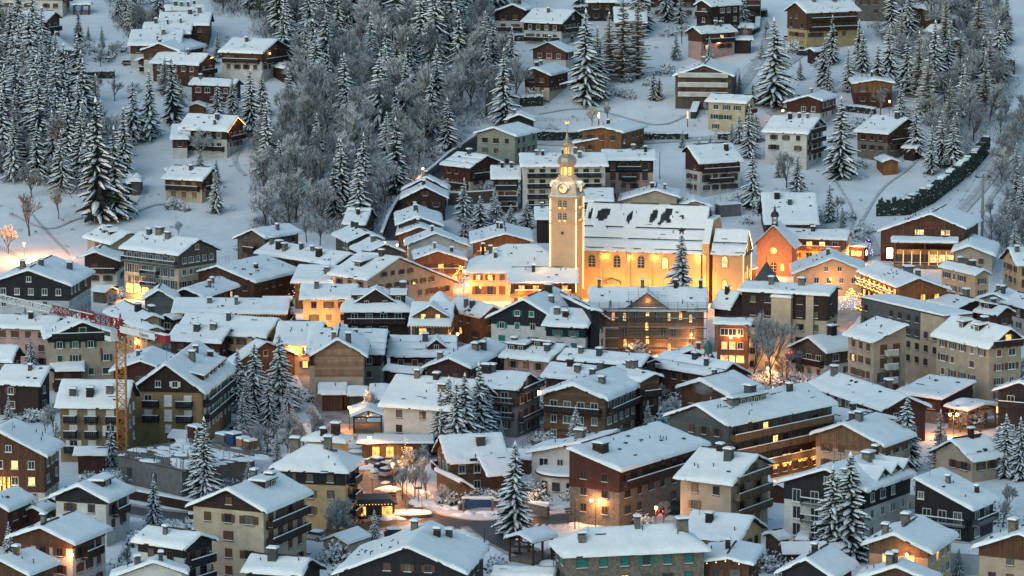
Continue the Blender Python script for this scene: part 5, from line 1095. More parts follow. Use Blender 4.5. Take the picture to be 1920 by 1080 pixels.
QO = house((1797,446), (1672,444), (1799,455), 7.4, 'lit ticket counter canopy along the front of the lift station', p0=15, open_=True, up='wood_warm', name='canopy', cat='canopy', chim=0, pk=120)
E = QO['E']; X = QO['X']
b = MB(); b.box(-X, X, -.1, .1, .5, 4.4, 'wood_tan'); b.build('counter_wall', E)
for k in range(7):
    x_ = -X + 2 * X * (k + .5) / 7; window(E, x_, QO['s'] * .12, 2.2, 0 if QO['s'] > 0 else pi, 1.6, 1.9, 'frame_brown', 'lit3' if k > 3 else 'glass')
for k in range(8): x_ = -X + 2 * X * k / 7; led(E, (x_, QO['s'] * 1.6, .7), (x_, QO['s'] * 1.6, 4.2), .05)
for x_ in (-X*.8, -X * .35, X * .35, X*.8): point_light((x_, QO['s'] * 1.5, 3.6), 90, (1, .66, .3), .2, E)
b = MB(); b.box(-.7, .7, -.1, .1, -1.2, 1.2, 'lampw'); b.box(-.75, .75, .1, .2, -1.3, 1.3, 'metal_dark'); b.build('light_box', E, loc=(-X - 1.2, QO['s'] * 2, 3.6))
QV = house((1630,457), (1588,455), (1632,468), 4.4, 'small brightly lit pavilion with shop lights beside the long restaurant', p0=10, low='wood_warm', up=None, lit=1, lits=('lit2','lampw'), chim=0, name='pavilion', cat='pavilion', shut=None, spacing=1.5)
point_light((0, QV['s'] * 5, 2.5), 420, (1, .6, .28), .2, QV['E'])
# entrance of the left hotel, shop glow
for lab, px, py, w1, h1, e in (('long hotel with grey boarded', 258, 541, 8, 2.2, 500), ('dark brown chalet over a gold lit shop', 8, 907, 2.4, 2.4, 120)):
    Q = byl(lab); f = Cf(Q) if 'long' in lab else 'A'; l = onface(Q, f, px, py, .1); E = Q['E']
    for k in range(3): window(E, l.x + ((k - 1) * w1 / 3 if f != 'A' else 0), l.y + ((k - 1) * w1 / 3 if f == 'A' else 0), l.z, FRZ[f], w1 / 3 - .4, h1, 'frame_brown', 'lit2')
    n_ = {'A': Vector((1, 0, 0)), 'P': Vector((0, 1, 0)), 'N': Vector((0, -1, 0))}[f]; point_light(l + n_ * 1.6, e, (1, .6, .2), .3, E)
# lit shops under the long balconied hotel
Q = byl('long hotel with slate clad gable'); f = Cf(Q); E = Q['E']
for px, py in ((1452,868),(1505,853),(1528,850),(1420,876),(1475,862)):
    l = onface(Q, f, px, py, .1); window(E, l.x, l.y, max(1.6, l.z), FRZ[f], 2.6, 2.2, 'frame_brown', 'lit2' if px > 1440 else 'lit1')
for x_ in (-10, -3, 4, 11): point_light((x_, Q['s'] * (max(Q['yp'], Q['yn']) + 2.5), 2.6), 120, (1, .58, .22), .3, E)
# bell turret on the long roof, copper green
Q = byl('long snow roof with bell turret'); E = Q['E']; l = onz(1328, 668, Q['hr'] - 1); l = E.matrix_basis.inverted() @ l
b = MB()
for x_ in (-.7, .7):
    for y_ in (-.7, .7): b.tube((x_ * .7, y_ * .7, -2), (x_ * .7, y_ * .7, .6), .10, 'metal_dark', n=4)
b.lathe([(.8, .6), (.75, 1), (.7, 1.9), (.9, 2.0), (.1, 3.2)], 0, 0, 'copper', 4, pi/4); b.build('bell_turret', E, loc=(l.x, l.y, l.z))
# spire with dark cone in front of the chapel
pp = P(1437, 522, 12); pp.z = T(pp.x, pp.y)
b = MB(); b.lathe([(2.6, 8), (2.6, 11.2), (3.0, 11.2), (.08, 15.8), (.05, 17)], 0, 0, 'roof_slate', 8); b.box(-2, 2, -2, 2, -1, 8, 'beige'); tag(b.build('turret', loc=pp), 'pointed dark slate turret roof standing before the chapel', 'turret')

# tall dark clad slab behind the shed-roofed apartment house, and the stair towers of the tall block
def block(pa, pb_, ztop, depth, label, low, up, zs, name='building', cat='building', **kw):
    a_, b_ = onz(*pa, ztop), onz(*pb_, ztop); u = (b_ - a_); u.z = 0; L = u.length; u.normalize()
    o = empty(name, (a_.x, a_.y, 0), atan2(u.y, u.x), label, cat); b = MB(); b.box(0, L, 0, depth, -3, zs, low); b.build('wall', o)
    if up: b = MB(); b.box(-.06, L * kw.get('frac', 1), -.06, depth, zs + .002, ztop - .3, up); b.build('cladding', o)
    if kw.get('frac', 1) < 1: b = MB(); b.box(L * kw['frac'] + .002, L, 0, depth, zs + .003, ztop - .3, low); b.build('wall', o)
    b = MB(); b.box(-.3, L + .3, -.3, depth, ztop - .298, ztop - .05, 'trim'); b.build('roof', o); b = MB(); b.box(-.25, L + .25, -.25, depth, ztop - .048, ztop + .3, 'snow', .02); b.build('roof_snow', o)
    r = random.Random(L)
    for z in [ztop - 2 - 2.75 * k for k in range(int(ztop / 2.75) - 1)]:
        n = int(L * .9 / 2.6)
        for k in range(n):
            if r.random() < .3: continue
            window(o, (k + .5) * L * .95 / n, -.08 if up and z > zs else -.02, z, pi, 1.0, 1.2, 'frame_brown', 'glass')
    return o
block((1617, 557), (1770, 592), 15.5, 7, 'tall dark slate clad block with a cream end wall behind the shed-roofed house', 'cream', 'slate_clad', 9.5, frac=.72)
Q = byl('tall apartment block'); E = Q['E']; f = Cf(Q); s_ = Q['s']; w_ = Q['yp'] if s_ > 0 else Q['yn']
for px, wd, zt in ((1468, 4.2, 15.5), (1519, 1.6, 16.6)):
    l = onface(Q, f, px, 590); b = MB(); b.box(l.x - wd/2, l.x + wd/2, *sorted((s_ * w_, s_ * (w_ + (1.6 if wd > 2 else .5)))), -2, zt, 'cream'); o = b.build('stair_tower', E)
    if wd > 2: b = MB(); b.box(l.x - wd/2 - .2, l.x + wd/2 + .2, *sorted((s_ * (w_ + .2), s_ * (w_ + 1.9))), zt + .002, zt + .5, 'snow', .1); b.build('snow', o)
# ------------------------------------------------------------------ trees
def spruce_meshes(seed, H=18.0, Rb=.21, load=1.0, larch=False, nb=9, lev=30):
    r = random.Random(seed)
    t = MB(); t.tube((0, 0, -1), (0, 0, H * .55), H * .014 + .06, 'bark', H * .008 + .03, 6); t.tube((0, 0, H * .55), (0, 0, H), H * .008 + .03, 'bark', .02, 5)
    c = MB(); s = MB(); nd = 'needles_larch' if larch else 'needles'
    R = Rb * H
    side = [r.uniform(.66, 1.14) for _ in range(8)]
    for L in range(lev):
        f = L / (lev - 1); z = H * (.07 + .91 * f ** .95)
        rr = R * (1 - f) ** (.80) + .18
        if L < 2: rr *= .75
        n = max(4, int(nb * (1 - f * .5)))
        a0 = r.uniform(0, 6.28)
        for k in range(n):
            if r.random() < (.08 if not larch else .12): continue
            a = a0 + 2 * pi * k / n + r.uniform(-.25, .25)
            z = H * (.07 + .91 * f ** .95) + r.uniform(-.5, .5) * H / lev * .95; l = rr * r.uniform(.55, 1.2) * side[int((a % 6.283) / 6.283 * 8) % 8]
            droop = (.52 + .42 * r.random()) * (1 - .45 * f) if not larch else r.uniform(.05, .3)
            w = l * (.145 if not larch else .10) + .14
            dx, dy = cos(a), sin(a); px, py = -dy, dx
            pts = []
            for m in range(4):
                q = m / 3; rad = l * q; zz = z + l * (.12 * q - droop * q * q * (1.15 - .35 * q))
                ww = w * (0.35, 1.0, .85, .10)[m] * r.uniform(.8, 1.2); pts.append((dx * rad, dy * rad, zz, ww))
            hang = (.32 + .3 * (1 - f)) * (.55 if larch else 1) * (.7 + .6 * r.random())
            for m in range(3):
                x0, y0, z0, w0 = pts[m]; x1, y1, z1, w1 = pts[m + 1]
                for sg in (-1, 1):
                    c.face([(x0, y0, z0), (x1, y1, z1), (x1 + sg*px*w1, y1 + sg*py*w1, z1 - hang * w1 / w * .9), (x0 + sg*px*w0, y0 + sg*py*w0, z0 - hang * w0 / w * .9)], nd)
                if m and not larch:
                    for sg in (-1, 1):
                        e = w * r.uniform(.9, 1.6); xx, yy, zz = (x0 + x1) / 2, (y0 + y1) / 2, (z0 + z1) / 2
                        c.face([(xx - dx*.2*w, yy - dy*.2*w, zz - .05), (xx + dx*.3*w, yy + dy*.3*w, zz - .05), (xx + sg*px*e + dx * e*.6, yy + sg*py*e + dy*e*.6, zz - hang * 1.1)], nd)
            lo = load * r.uniform(.45, 1.5)
            if lo > .5:
                for m in range(3):
                    x0, y0, z0, w0 = pts[m]; x1, y1, z1, w1 = pts[m + 1]
                    k0, k1 = w0 * .52 * min(1.25, lo), w1 * .62 * min(1.25, lo)
                    if m == 2: k1 = w0 * .22
                    if m == 0 and r.random() < .5: continue
                    up = .11
                    for sg in (-1, 1):
                        s.face([(x0, y0, z0 + up), (x1, y1, z1 + up), (x1 + sg*px*k1, y1 + sg*py*k1, z1 - hang * k1 / w * .9 + .05), (x0 + sg*px*k0, y0 + sg*py*k0, z0 - hang * k0 / w * .9 + .05)], 'frost_pale' if larch else 'snow_load')
    s.lathe([(.02, H * .97), (.22, H * .985), (.1, H * 1.01), (.01, H * 1.03)], 0, 0, 'snow_load', 5)
    return (t.mesh('trunk'), c.mesh('crown'), s.mesh('snow_load'))
def bare_meshes(seed, H=11.0, tone='frost', dark='twig', dens=1.0, spread=1.0):
    r = random.Random(seed); t = MB(); c = MB(); fr = MB()
    def tw(p, d, l, mt):
        a = d.orthogonal().normalized() * (.028 + .03 * r.random()) * (1 if mt != dark else .8); (fr if mt == tone else c).face([p - a, p + a, p + d * l], mt)
    def rec(p, d, l, rad, lv):
        q = p + d * l; (t if lv > 2 else c).tube(p, q, rad, 'bark' if lv > 2 else dark, rad * .62, 4 if lv > 1 else 3)
        if lv <= 3:
            b0 = Vector((0, 0, rad * .9)); e = d.cross(Vector((0, 0, 1)));
            if e.length > .1: e = e.normalized() * (rad + .025); fr.face([p + b0 - e, p + b0 + e, q + b0 * .7 + e * .7, q + b0 * .7 - e * .7], tone)
        if lv == 0:
            for _ in range(int(9 * dens)):
                dd = (d + Vector((r.uniform(-1, 1), r.uniform(-1, 1), r.uniform(-.5, .9))) * .9).normalized(); s_ = p.lerp(q, r.random())
                tw(s_, dd, r.uniform(.35, .95), tone if r.random() < .74 else dark)
            return
        n = 3 if lv > 1 else 4
        for k in range(n):
            dd = (d + Vector((r.uniform(-1, 1), r.uniform(-1, 1), r.uniform(-.25, .75))) * (.62 * spread)).normalized()
            rec(p.lerp(q, r.uniform(.55, 1.0)), dd, l * r.uniform(.58, .86), rad * .58, lv - 1)
        if lv >= 2: rec(q, (d + Vector((r.uniform(-.25, .25), r.uniform(-.25, .25), .2))).normalized(), l * .8, rad * .62, lv - 1)
    rec(Vector((0, 0, -.5)), Vector((r.uniform(-.1, .1), r.uniform(-.1, .1), 1)).normalized(), H * .28, H * .017 + .03, 4)
    zmax = max(v[2] for v in fr.v)
    return (t.mesh('trunk'), c.mesh('twigs'), fr.mesh('frost')), zmax
def shrub_meshes(seed, tone='snow_load', dk='needles', R=1.4):
    r = random.Random(seed); c = MB(); s = MB()
    for k in range(260):
        a, b_ = r.uniform(0, 6.28), r.uniform(-.1, 1.5); q = R * r.uniform(.55, 1.05) * (1 + .2 * sin(3 * a + seed)); p = Vector((cos(a) * cos(b_) * q, sin(a) * cos(b_) * q, sin(b_) * q * .95))
        e = Vector((r.uniform(-1, 1), r.uniform(-1, 1), r.uniform(-.3, .6))).normalized() * r.uniform(.2, .4); g = e.orthogonal().normalized() * r.uniform(.06, .14)
        top = b_ > .35 and r.random() < .75
        (s if top else c).face([p - g, p + e * .6 - g * .2 + Vector((0, 0, .1 if top else 0)), p + e, p + g], tone if top else dk)
    return (c.mesh('crown'), s.mesh('snow_load'))
SPR = [spruce_meshes(i + 1, 18, (.20, .17, .22, .19, .16, .235)[i], (1.0, 1.15, .9, .8, 1.1, 1.2)[i]) for i in range(6)]
SPN = [spruce_meshes(i + 41, 18, (.21, .18, .23, .20)[i], 1.15, nb=10, lev=36) for i in range(4)]
LAR = [spruce_meshes(i + 21, 18, (.20, .17, .19)[i], .8, True, 10, 34) for i in range(3)]
BAR = [bare_meshes(i + 31, 11, ('frost', 'frost_pale', 'frost', 'frost_pale', 'frost')[i], 'twig', 1.0, (1.1, 1.2, .95, 1.05, 1.25)[i]) for i in range(5)]
BRN = [bare_meshes(i + 61, 11, 'frost', 'rust', 1.1, .9) for i in range(2)]
SHR = [shrub_meshes(i + 51) for i in range(3)]
STOP = {'the', 'with', 'and', 'of', 'at', 'by', 'in', 'on', 'a', 'its', 'over', 'behind', 'to', 'before', 'below', 'between', 'left', 'right', 'beside', 'snow', 'from', 'above', 'under', 'among', 'beneath', 'dark', 'small', 'big', 'one', 'two', 'three', 'wide', 'large', 'under', 'brown', 'for', 'long', 'cut', 'white'}
def near_phrase(p, used=None):
    c = [(((q['m'] - p).xy.length), q) for q in HOUSES]; c.sort(key=lambda t: t[0]); q = c[0][1]
    w = q['label'].split()[:9]
    while w and w[-1].strip(',') in STOP: w.pop()
    return ' '.join(w).strip(','), (p.y < q['m'].y), (p.x < q['m'].x)
TREELAB = {}
def plant(kind, p, h, label=None, group=None, rnd=None, rz=None, wd=1.0):
    rnd = rnd or random
    if kind == 'spruce': ms, H0, nm, cat, names = rnd.choice(SPR), 18, 'spruce_tree', 'spruce', ('trunk', 'crown', 'snow_load')
    elif kind == 'spruce_near': ms, H0, nm, cat, names = rnd.choice(SPN), 18, 'spruce_tree', 'spruce', ('trunk', 'crown', 'snow_load')
    elif kind == 'larch': ms, H0, nm, cat, names = rnd.choice(LAR), 18, 'larch_tree', 'larch', ('trunk', 'crown', 'frost')
    elif kind == 'brown': (ms, H0), nm, cat, names = rnd.choice(BRN), 'bare_tree', 'tree', ('trunk', 'twigs', 'frost')
    elif kind == 'pale': (ms, H0), nm, cat, names = rnd.choice(PALE), 'frosted_tree', 'tree', ('trunk', 'twigs', 'frost')
    elif kind == 'shrub': ms, H0, nm, cat, names = rnd.choice(SHR), 1.4, 'shrub', 'shrub', ('crown', 'snow_load')
    else: (ms, H0), nm, cat, names = rnd.choice(BAR), 'bare_tree', 'tree', ('trunk', 'twigs', 'frost')
    if nm == 'bare_tree' and h < 7.5: nm = 'small_bare_tree'  # bare trees of low height, same meshes as the taller ones
    if label is None:
        ph, fr_, lf = near_phrase(p)
        sz = ('small ' if h < 7 else ('tall ' if h > 17 else '')) if kind != 'shrub' else ''
        base = {'spruce': 'snow-laden spruce', 'spruce_near': 'snow-laden spruce', 'larch': 'brownish frosted larch', 'brown': 'rust-brown bare tree', 'bare': 'frosted bare tree', 'pale': 'thickly frosted pale tree', 'shrub': 'snowy round shrub'}[kind]
        label = (sz + base + (' in front of the ' if fr_ else ' behind the ') + ph); label = ' '.join(label.split()[:16])
        if label in TREELAB:
            alt = (sz + base + (' left of the ' if lf else ' right of the ') + ph); alt = ' '.join(alt.split()[:16])
            if alt in TREELAB:
                group = TREELAB[alt]['group'] if 'group' in TREELAB[alt] else base + ' cluster by the ' + ' '.join(ph.split()[:6]); TREELAB[alt]['group'] = group
            label = alt
    o = empty(nm, p, rnd.uniform(0, 6.28) if rz is None else rz, label, cat, group); TREELAB.setdefault(label, o)
    s = h / H0; wd *= 1.35 if kind == 'spruce_near' else (1.28 if kind == 'spruce' else (1.2 if kind == 'larch' else 1)); o.scale = (s * wd * rnd.uniform(.92, 1.1), s * wd * rnd.uniform(.92, 1.1), s)
    for me, n in zip(ms, names): inst(me, n, o)
    return o
def tree(kind, px, by, ty, **k):
    """pixel column, pixel row of the foot, pixel row of the tip"""
    p = P(px, by); d = p.y; h = (by - ty) * (hypot(d, CAMZ - p.z)) / FPX
    return plant(kind, p, h, **k)
rt = random.Random(11)
for x, b_, t_ in ((148,78,20),(166,78,47),(191,76,48),(60,88,55),(245,56,0),(300,40,5),(250,268,150),(281,262,132),(190,288,188),(322,232,108),(342,150,100),(305,170,120),(436,213,143),(492,218,134),(541,236,128),
                  (183,416,186),(216,412,238),(406,346,298),(592,192,58),(616,196,92),(640,190,104),(662,128,56),(698,140,58),(722,186,86),(742,150,60),(761,212,104),(645,48,-12),(676,58,2),(604,62,-14),(580,110,40),(790,112,-22),(815,120,-36),
                  (845,112,-38),(868,96,-26),(910,126,22),(925,134,40),(888,142,82),(945,232,92),(960,150,50),(640,392,262),(1098,196,20),(1125,188,70),(1236,186,144),(1268,104,80),(1366,176,132),(1350,176,146),(1386,176,136),(1450,202,36),(1404,296,196),(1411,388,282),
                  (1576,336,182),(1610,132,38),(1618,136,60),(1667,156,48),(1560,120,30),(1765,312,208),(1579,426,384),(1016,346,318),(1200,60,-60),(1090,20,-60),(1645,184,84),(1590,172,90),(1545,162,72),(1700,176,70),(1752,172,40),(1842,184,70),(1872,150,40),(1688,250,158),(1716,296,200),(1746,326,236),(1786,318,222),(1250,40,-50),(1330,118,70),(1500,150,110),(20,110,10),(95,150,60),(128,190,100),(60,250,130)):
    if (x, b_) == (1625, 0): continue
    tree('spruce', x, b_, t_, rnd=rt)
tree('spruce_near', 1592, 1052, 848, rnd=rt, wd=1.35); tree('spruce_near', 1560, 1050, 872, rnd=rt, wd=1.1)
for a_ in ((900,436,368,1.6),(930,432,369,1.5),(958,436,384,1.4),(988,428,376,1.4),(872,446,402,1.5)): tree('spruce', *a_[:3], rnd=rt, wd=a_[3])
xt = tree('spruce_near', 1277, 590, 436, label='floodlit Christmas spruce with a star on top before the church', rnd=rt, rz=1.0)
p = P(1277, 590); h = 154 * hypot(p.y, CAMZ) / FPX
b = MB(); pts = [((1.0 if k % 2 == 0 else .42) * sin(pi * k / 5), (1.0 if k % 2 == 0 else .42) * cos(pi * k / 5)) for k in range(10)]
b.prism(pts, 'y', -.08, .08, 'wood_red'); st = tag(b.build('tree_star', loc=(p.x, p.y, h + .5)), 'dark red star on the tip of the Christmas spruce', 'star')
for x, b_, t_ in ((525,772,624),(478,790,640),(446,772,655),(462,806,700),(505,800,700),(842,850,706),(872,852,700),(898,846,680),(826,850,730),(914,836,722),(856,856,715),(966,1004,828),(384,936,782),(370,930,800),(289,986,888),(1655,998,925),
                  (1700,882,738),(1885,896,776),(1912,900,782),(1870,890,800),(121,840,762),(106,840,790),(1265,722,672),(702,1032,956),(206,572,540),(440,860,800),(520,870,810),(455,820,735),(540,1036,994),(1256,700,690),(540,800,720),(1040,810,778),(560,1078,1040),(530,1080,1046)):
    tree('spruce_near', x, b_, t_, rnd=rt)
for x, b_, t_ in ((1142,150,24),(1168,152,-12),(1196,148,-10),(1722,184,60),(1738,226,112),(1772,104,-8),(1800,152,60),(1834,92,-20),(1812,200,110),(1762,886,768),(1120,160,50),(1855,170,60),(1690,110,20),(1780,250,150),(310,180,105),(330,222,130)):
    tree('larch', x, b_, t_, rnd=rt)
for x, b_, t_ in ((376,306,236),(55,442,352),(16,476,418),(335,444,412),(1475,352,280),(1570,404,365),(1650,216,160),(1110,238,196),(1140,226,190),(632,1012,930),(655,1014,960),(1890,750,655),(1905,740,662),(1880,610,580),
                  (1300,96,70),(1800,810,765),(1500,696,645),(1470,718,660),(1542,690,655),(280,700,650),(100,800,750),(1096,963,930),(505,340,270),(525,330,240),(160,190,140),(182,192,138),(215,190,140),(1560,700,662),(1515,690,640),(235,1000,950),(860,220,150),(1700,400,360),
                  (40,300,230),(1655,190,150),(1320,215,190),(760,900,835),(775,905,840),(790,900,830),(735,905,860),(830,950,905),(1845,740,690),(240,1066,1020),(845,1078,1035),(880,1078,1045),(1240,760,715),(1290,770,730),(1190,800,760),(1340,765,725)):
    tree('bare', x, b_, t_, rnd=rt)
for x, b_, t_ in ((140,330,190),(155,320,200),(585,836,770),(605,830,780),(560,860,800),(500,850,780),(540,840,770),(475,850,800),(620,850,800),(1325,364,310),(60,370,300),(570,846,790),(1905,850,800),(1890,960,900),(1250,240,300) if False else (110,410,350)):
    tree('brown', x, b_, t_, rnd=rt)
BIG = [bare_meshes(i + 81, 15, 'frost_pale', 'twig', 2.0, .85) for i in range(2)]
PALE = list(BIG)
for (x, b_, t_), lab in zip(((1412,722,572),(1444,728,590)), ('great frosted white tree in front of the tall apartment block', 'right-hand frosted white tree before the tall apartment block')):
    BAR.append(BIG.pop()); p = P(x, b_); o = plant('bare', p, (b_ - t_) * hypot(p.y, CAMZ) / FPX, label=lab, rnd=type('F', (), dict(choice=lambda s, q: q[-1], uniform=lambda s, a, b: (a + b) / 2))())
    BAR.pop()
def inpoly(x, y, poly):
    c = False; n = len(poly)
    for i in range(n):
        (x0, y0), (x1, y1) = poly[i], poly[(i + 1) % n]
        if (y0 > y) != (y1 > y) and x < (x1 - x0) * (y - y0) / (y1 - y0) + x0: c = not c
    return c
for x, b_, t_ in ((755,935,868),(778,932,860),(800,936,878),(768,905,838),(742,902,850),(790,915,850),(632,1022,925),(655,1020,950),(610,1018,960),(1096,966,928),(1190,800,755),(1230,782,735),(1262,790,745),(1300,790,745),(1160,808,765),(1110,812,775),(590,846,775),(562,856,790),(620,850,790),(540,858,800),(490,858,790),(455,850,790),
                  (430,872,815),(1845,800,750),(1660,700,655),(1500,712,650),(1475,724,655),(100,812,755),(85,818,770),(215,575,545),(280,705,650),(1030,812,770),(1840,985,930),(1880,990,930),(1330,365,315),(1300,362,320),(640,470,425),(600,460,400),(575,455,395),(1050,820,780)):
    tree('pale', x, b_, t_, rnd=rt)
def scatter(poly, sx, sy, mix, hr_, seed, lab):
    r = random.Random(seed); x0, x1 = min(p[0] for p in poly), max(p[0] for p in poly); y0, y1 = min(p[1] for p in poly), max(p[1] for p in poly); y = y0; row = 0
    hp_ = [((q['m'].x, q['m'].y), max(q['wp'], q['wn'], q['L'] / 2) + 2) for q in HOUSES]
    while y < y1:
        x = x0 + (row % 2) * sx / 2
        while x < x1:
            xx, yy = x + r.uniform(-.45, .45) * sx, y + r.uniform(-.5, .5) * sy; x += sx
            if not inpoly(xx, yy, poly): continue
            p = P(xx, yy)
            if any(hypot(p.x - c[0], p.y - c[1]) < d * .8 for c, d in hp_): continue
            k = r.random(); a = 0
            for kd, pr_ in mix:
                a += pr_
                if k <= a: break
            lo, hi = hr_[kd]; names = {'spruce': 'snow-laden spruce', 'larch': 'brownish frosted larch', 'bare': 'frosted leafless tree', 'brown': 'rust-brown leafless tree', 'shrub': 'snowy shrub'}
            hh = r.uniform(lo, hi); sz = 'short ' if hh < lo + (hi - lo) / 3 else ('tall ' if hh > hi - (hi - lo) / 3 else 'mid-sized ')
            vy = min(3, max(0, int((yy - max(0, y0)) / (y1 - max(0, y0)) * 4))); vx = min(3, max(0, int((xx - x0) / (x1 - x0) * 4)))
            cell = ('topmost', 'upper', 'middle', 'lowest')[vy] + ' ' + ('left', 'centre-left', 'centre-right', 'right')[vx] + ' part'
            nm_ = sz + names[kd] + ', ' + cell + ', ' + lab[1]
            plant(kd, p, hh, nm_, nm_.replace(',', ''), r)
        y += sy; row += 1
scatter([(470,250),(480,440),(700,440),(745,372),(890,245),(985,185),(920,100),(910,-50),(440,-50),(470,60),(560,150),(560,230)], 36, 28, (('bare', .62), ('spruce', .33), ('brown', .05)), dict(bare=(11, 17), spruce=(13, 21), brown=(9, 12)), 3,
        ('in the dense wooded ravine above the village', 'in the wooded ravine'))
scatter([(560,-70),(950,-70),(925,60),(890,110),(790,90),(740,30),(560,20)], 27, 18, (('spruce', .72), ('bare', .28)), dict(spruce=(17, 25), bare=(9, 12)), 4, ('at the top edge of the ravine forest', 'at the top edge'))
scatter([(1600,10),(1730,-60),(1880,-40),(1890,100),(1900,190),(1800,318),(1742,300),(1740,215),(1690,120),(1640,60)], 38, 30, (('bare', .62), ('larch', .22), ('spruce', .16)), dict(bare=(10, 15), spruce=(12, 19), larch=(13, 20)), 5,
        ('in the forest strip left of the ski slope', 'in the forest strip by the ski slope'))
scatter([(-10,70),(60,95),(110,150),(150,200),(235,335),(120,372),(60,340),(-10,345)], 25, 21, (('spruce', .62), ('bare', .26), ('larch', .12)), dict(bare=(9, 14), spruce=(14, 23), larch=(14, 20)), 6,
        ('in the dark forest at the left edge', 'in the left edge forest'))
scatter([(1880,225),(1930,210),(1930,470),(1895,440),(1860,330)], 24, 22, (('bare', .85), ('spruce', .15)), dict(bare=(7, 11), spruce=(8, 12)), 7, ('on the bank right of the ski slope', 'right of the ski slope'))
scatter([(1845,415),(1890,400),(1925,440),(1925,520),(1860,460)], 22, 20, (('bare', .7), ('spruce', .3)), dict(bare=(6, 9), spruce=(7, 11)), 8, ('behind the pylon foot at the right edge', 'behind the pylon foot'))
scatter([(200,0),(320,10),(315,60),(240,80),(215,45)], 24, 20, (('bare', .6), ('spruce', .4)), dict(bare=(7, 10), spruce=(9, 14)), 9, ('around the stepped chalet cluster upper left', 'around the stepped chalets'))
scatter([(400,-60),(580,-60),(580,50),(400,30)], 28, 20, (('bare', .8), ('spruce', .2)), dict(bare=(8, 11), spruce=(10, 16)), 10, ('at the forest corner above the top meadow', 'at the meadow forest corner'))
scatter([(140,85),(235,100),(230,128),(150,125)], 20, 16, (('shrub', .6), ('bare', .4)), dict(shrub=(2.5, 4), bare=(5, 7)), 12, ('below the stone house upper left', 'below the stone house'))
def undergrowth(name, label, polys, n, seed, smin=.8, smax=2.6):
    r = random.Random(seed); b = MB(); x0, x1 = min(p[0] for q in polys for p in q), max(p[0] for q in polys for p in q); y0, y1 = min(p[1] for q in polys for p in q), max(p[1] for q in polys for p in q); k = 0
    hp_ = [(q['m'].x, q['m'].y, max(q['wp'], q['wn'], q['L'] / 2)) for q in HOUSES]
    while k < n:
        x, y = r.uniform(x0, x1), r.uniform(y0, y1)
        if not any(inpoly(x, y, q) for q in polys): continue
        k += 1; p = P(x, y)
        if any(hypot(p.x - c[0], p.y - c[1]) < c[2] for c in hp_): continue
        h = r.uniform(smin, smax); dark_ = r.random() < .5
        for j in range(r.randint(12, 22)):
            a = r.uniform(0, 6.28); d = Vector((cos(a) * r.uniform(.1, .9), sin(a) * r.uniform(.1, .9), r.uniform(.35, 1))); q = p + Vector((r.uniform(-1, 1) * h * .6, r.uniform(-1, 1) * h * .6, r.uniform(-.1, h * .5)))
            e = d.orthogonal().normalized() * r.uniform(.03, .09); b.face([q - e, q + e, q + d * h * r.uniform(.4, .9)], 'twig' if (dark_ and r.random() < .85) else r.choice(('frost', 'frost', 'frost_pale')))
    tag(b.build(name), label, kind='stuff')
undergrowth('undergrowth', 'tangled frosted undergrowth filling the forest floor', [[(470,250),(480,440),(700,440),(745,372),(890,245),(985,185),(920,100),(910,-50),(440,-50),(470,60),(560,150),(560,230)], [(1600,10),(1730,-60),(1880,-40),(1890,100),(1900,190),(1800,318),(1742,300),(1740,215),(1690,120),(1640,60)],
    [(-10,70),(60,95),(110,150),(150,200),(235,335),(120,372),(60,340),(-10,345)], [(1880,225),(1930,210),(1930,470),(1895,440),(1860,330)], [(1845,415),(1890,400),(1925,440),(1925,520),(1860,460)], [(400,-60),(580,-60),(580,50),(400,30)], [(200,0),(320,10),(315,60),(240,80),(215,45)]], 10500, 91, .9, 4.0)
undergrowth('dry_grass', 'sparse twigs and dry stalks poking through the open snow', [[(960,60),(1440,60),(1640,210),(1620,300),(1560,420),(1380,400),(1290,330),(1000,240)], [(230,60),(460,60),(470,300),(440,430),(240,430)], [(0,370),(240,400),(140,480),(0,480)], [(1560,300),(1900,240),(1830,420),(1620,470)]], 380, 17, .3, 1.0)
# garden shrubs near houses: pixel positions
for i, (x, y, hh_) in enumerate(((975,195,3),(1002,190,3.5),(1180,185,2.5),(1150,180,2),(1215,160,2),(1010,770,3),(1035,785,3.5),(1065,800,3.5),(1100,800,3),(1140,790,3.5),(1175,775,3),(1205,760,3),(1230,750,2.5),(1265,765,2.5),(1300,775,3),(1020,800,2.5),(30,980,3),(50,985,3),(65,978,3),
      (10,1010,3),(20,800,2.5),(60,790,2.5),(80,790,2),(300,1010,2.5),(320,1000,2),(600,960,3),(660,975,2.5),(1480,1020,2),(1850,965,3),(1800,1000,2.5),(1770,1010,2.5),(1880,980,3),(1490,720,2.5),(1520,725,2),(1700,765,3),(1720,775,3),(1820,800,3),(1775,880,2),(880,945,2.5),(860,935,2.5),
      (905,940,2.2),(925,945,2.4),(1045,925,3),(1000,930,2.5),(1590,412,2.5),(860,355,2.5),(880,358,2.5),(845,352,2.5),(1560,460,2.5),(1615,455,2.5),(820,300,3),(455,470,2),(1035,245,2),(560,880,2),(980,870,3),(1545,415,2),(1400,420,2),(220,560,2),(190,560,2),(1800,330,3),(1220,800,3),(1250,790,3))):
    plant('shrub', P(x, y), hh_, rnd=rt)
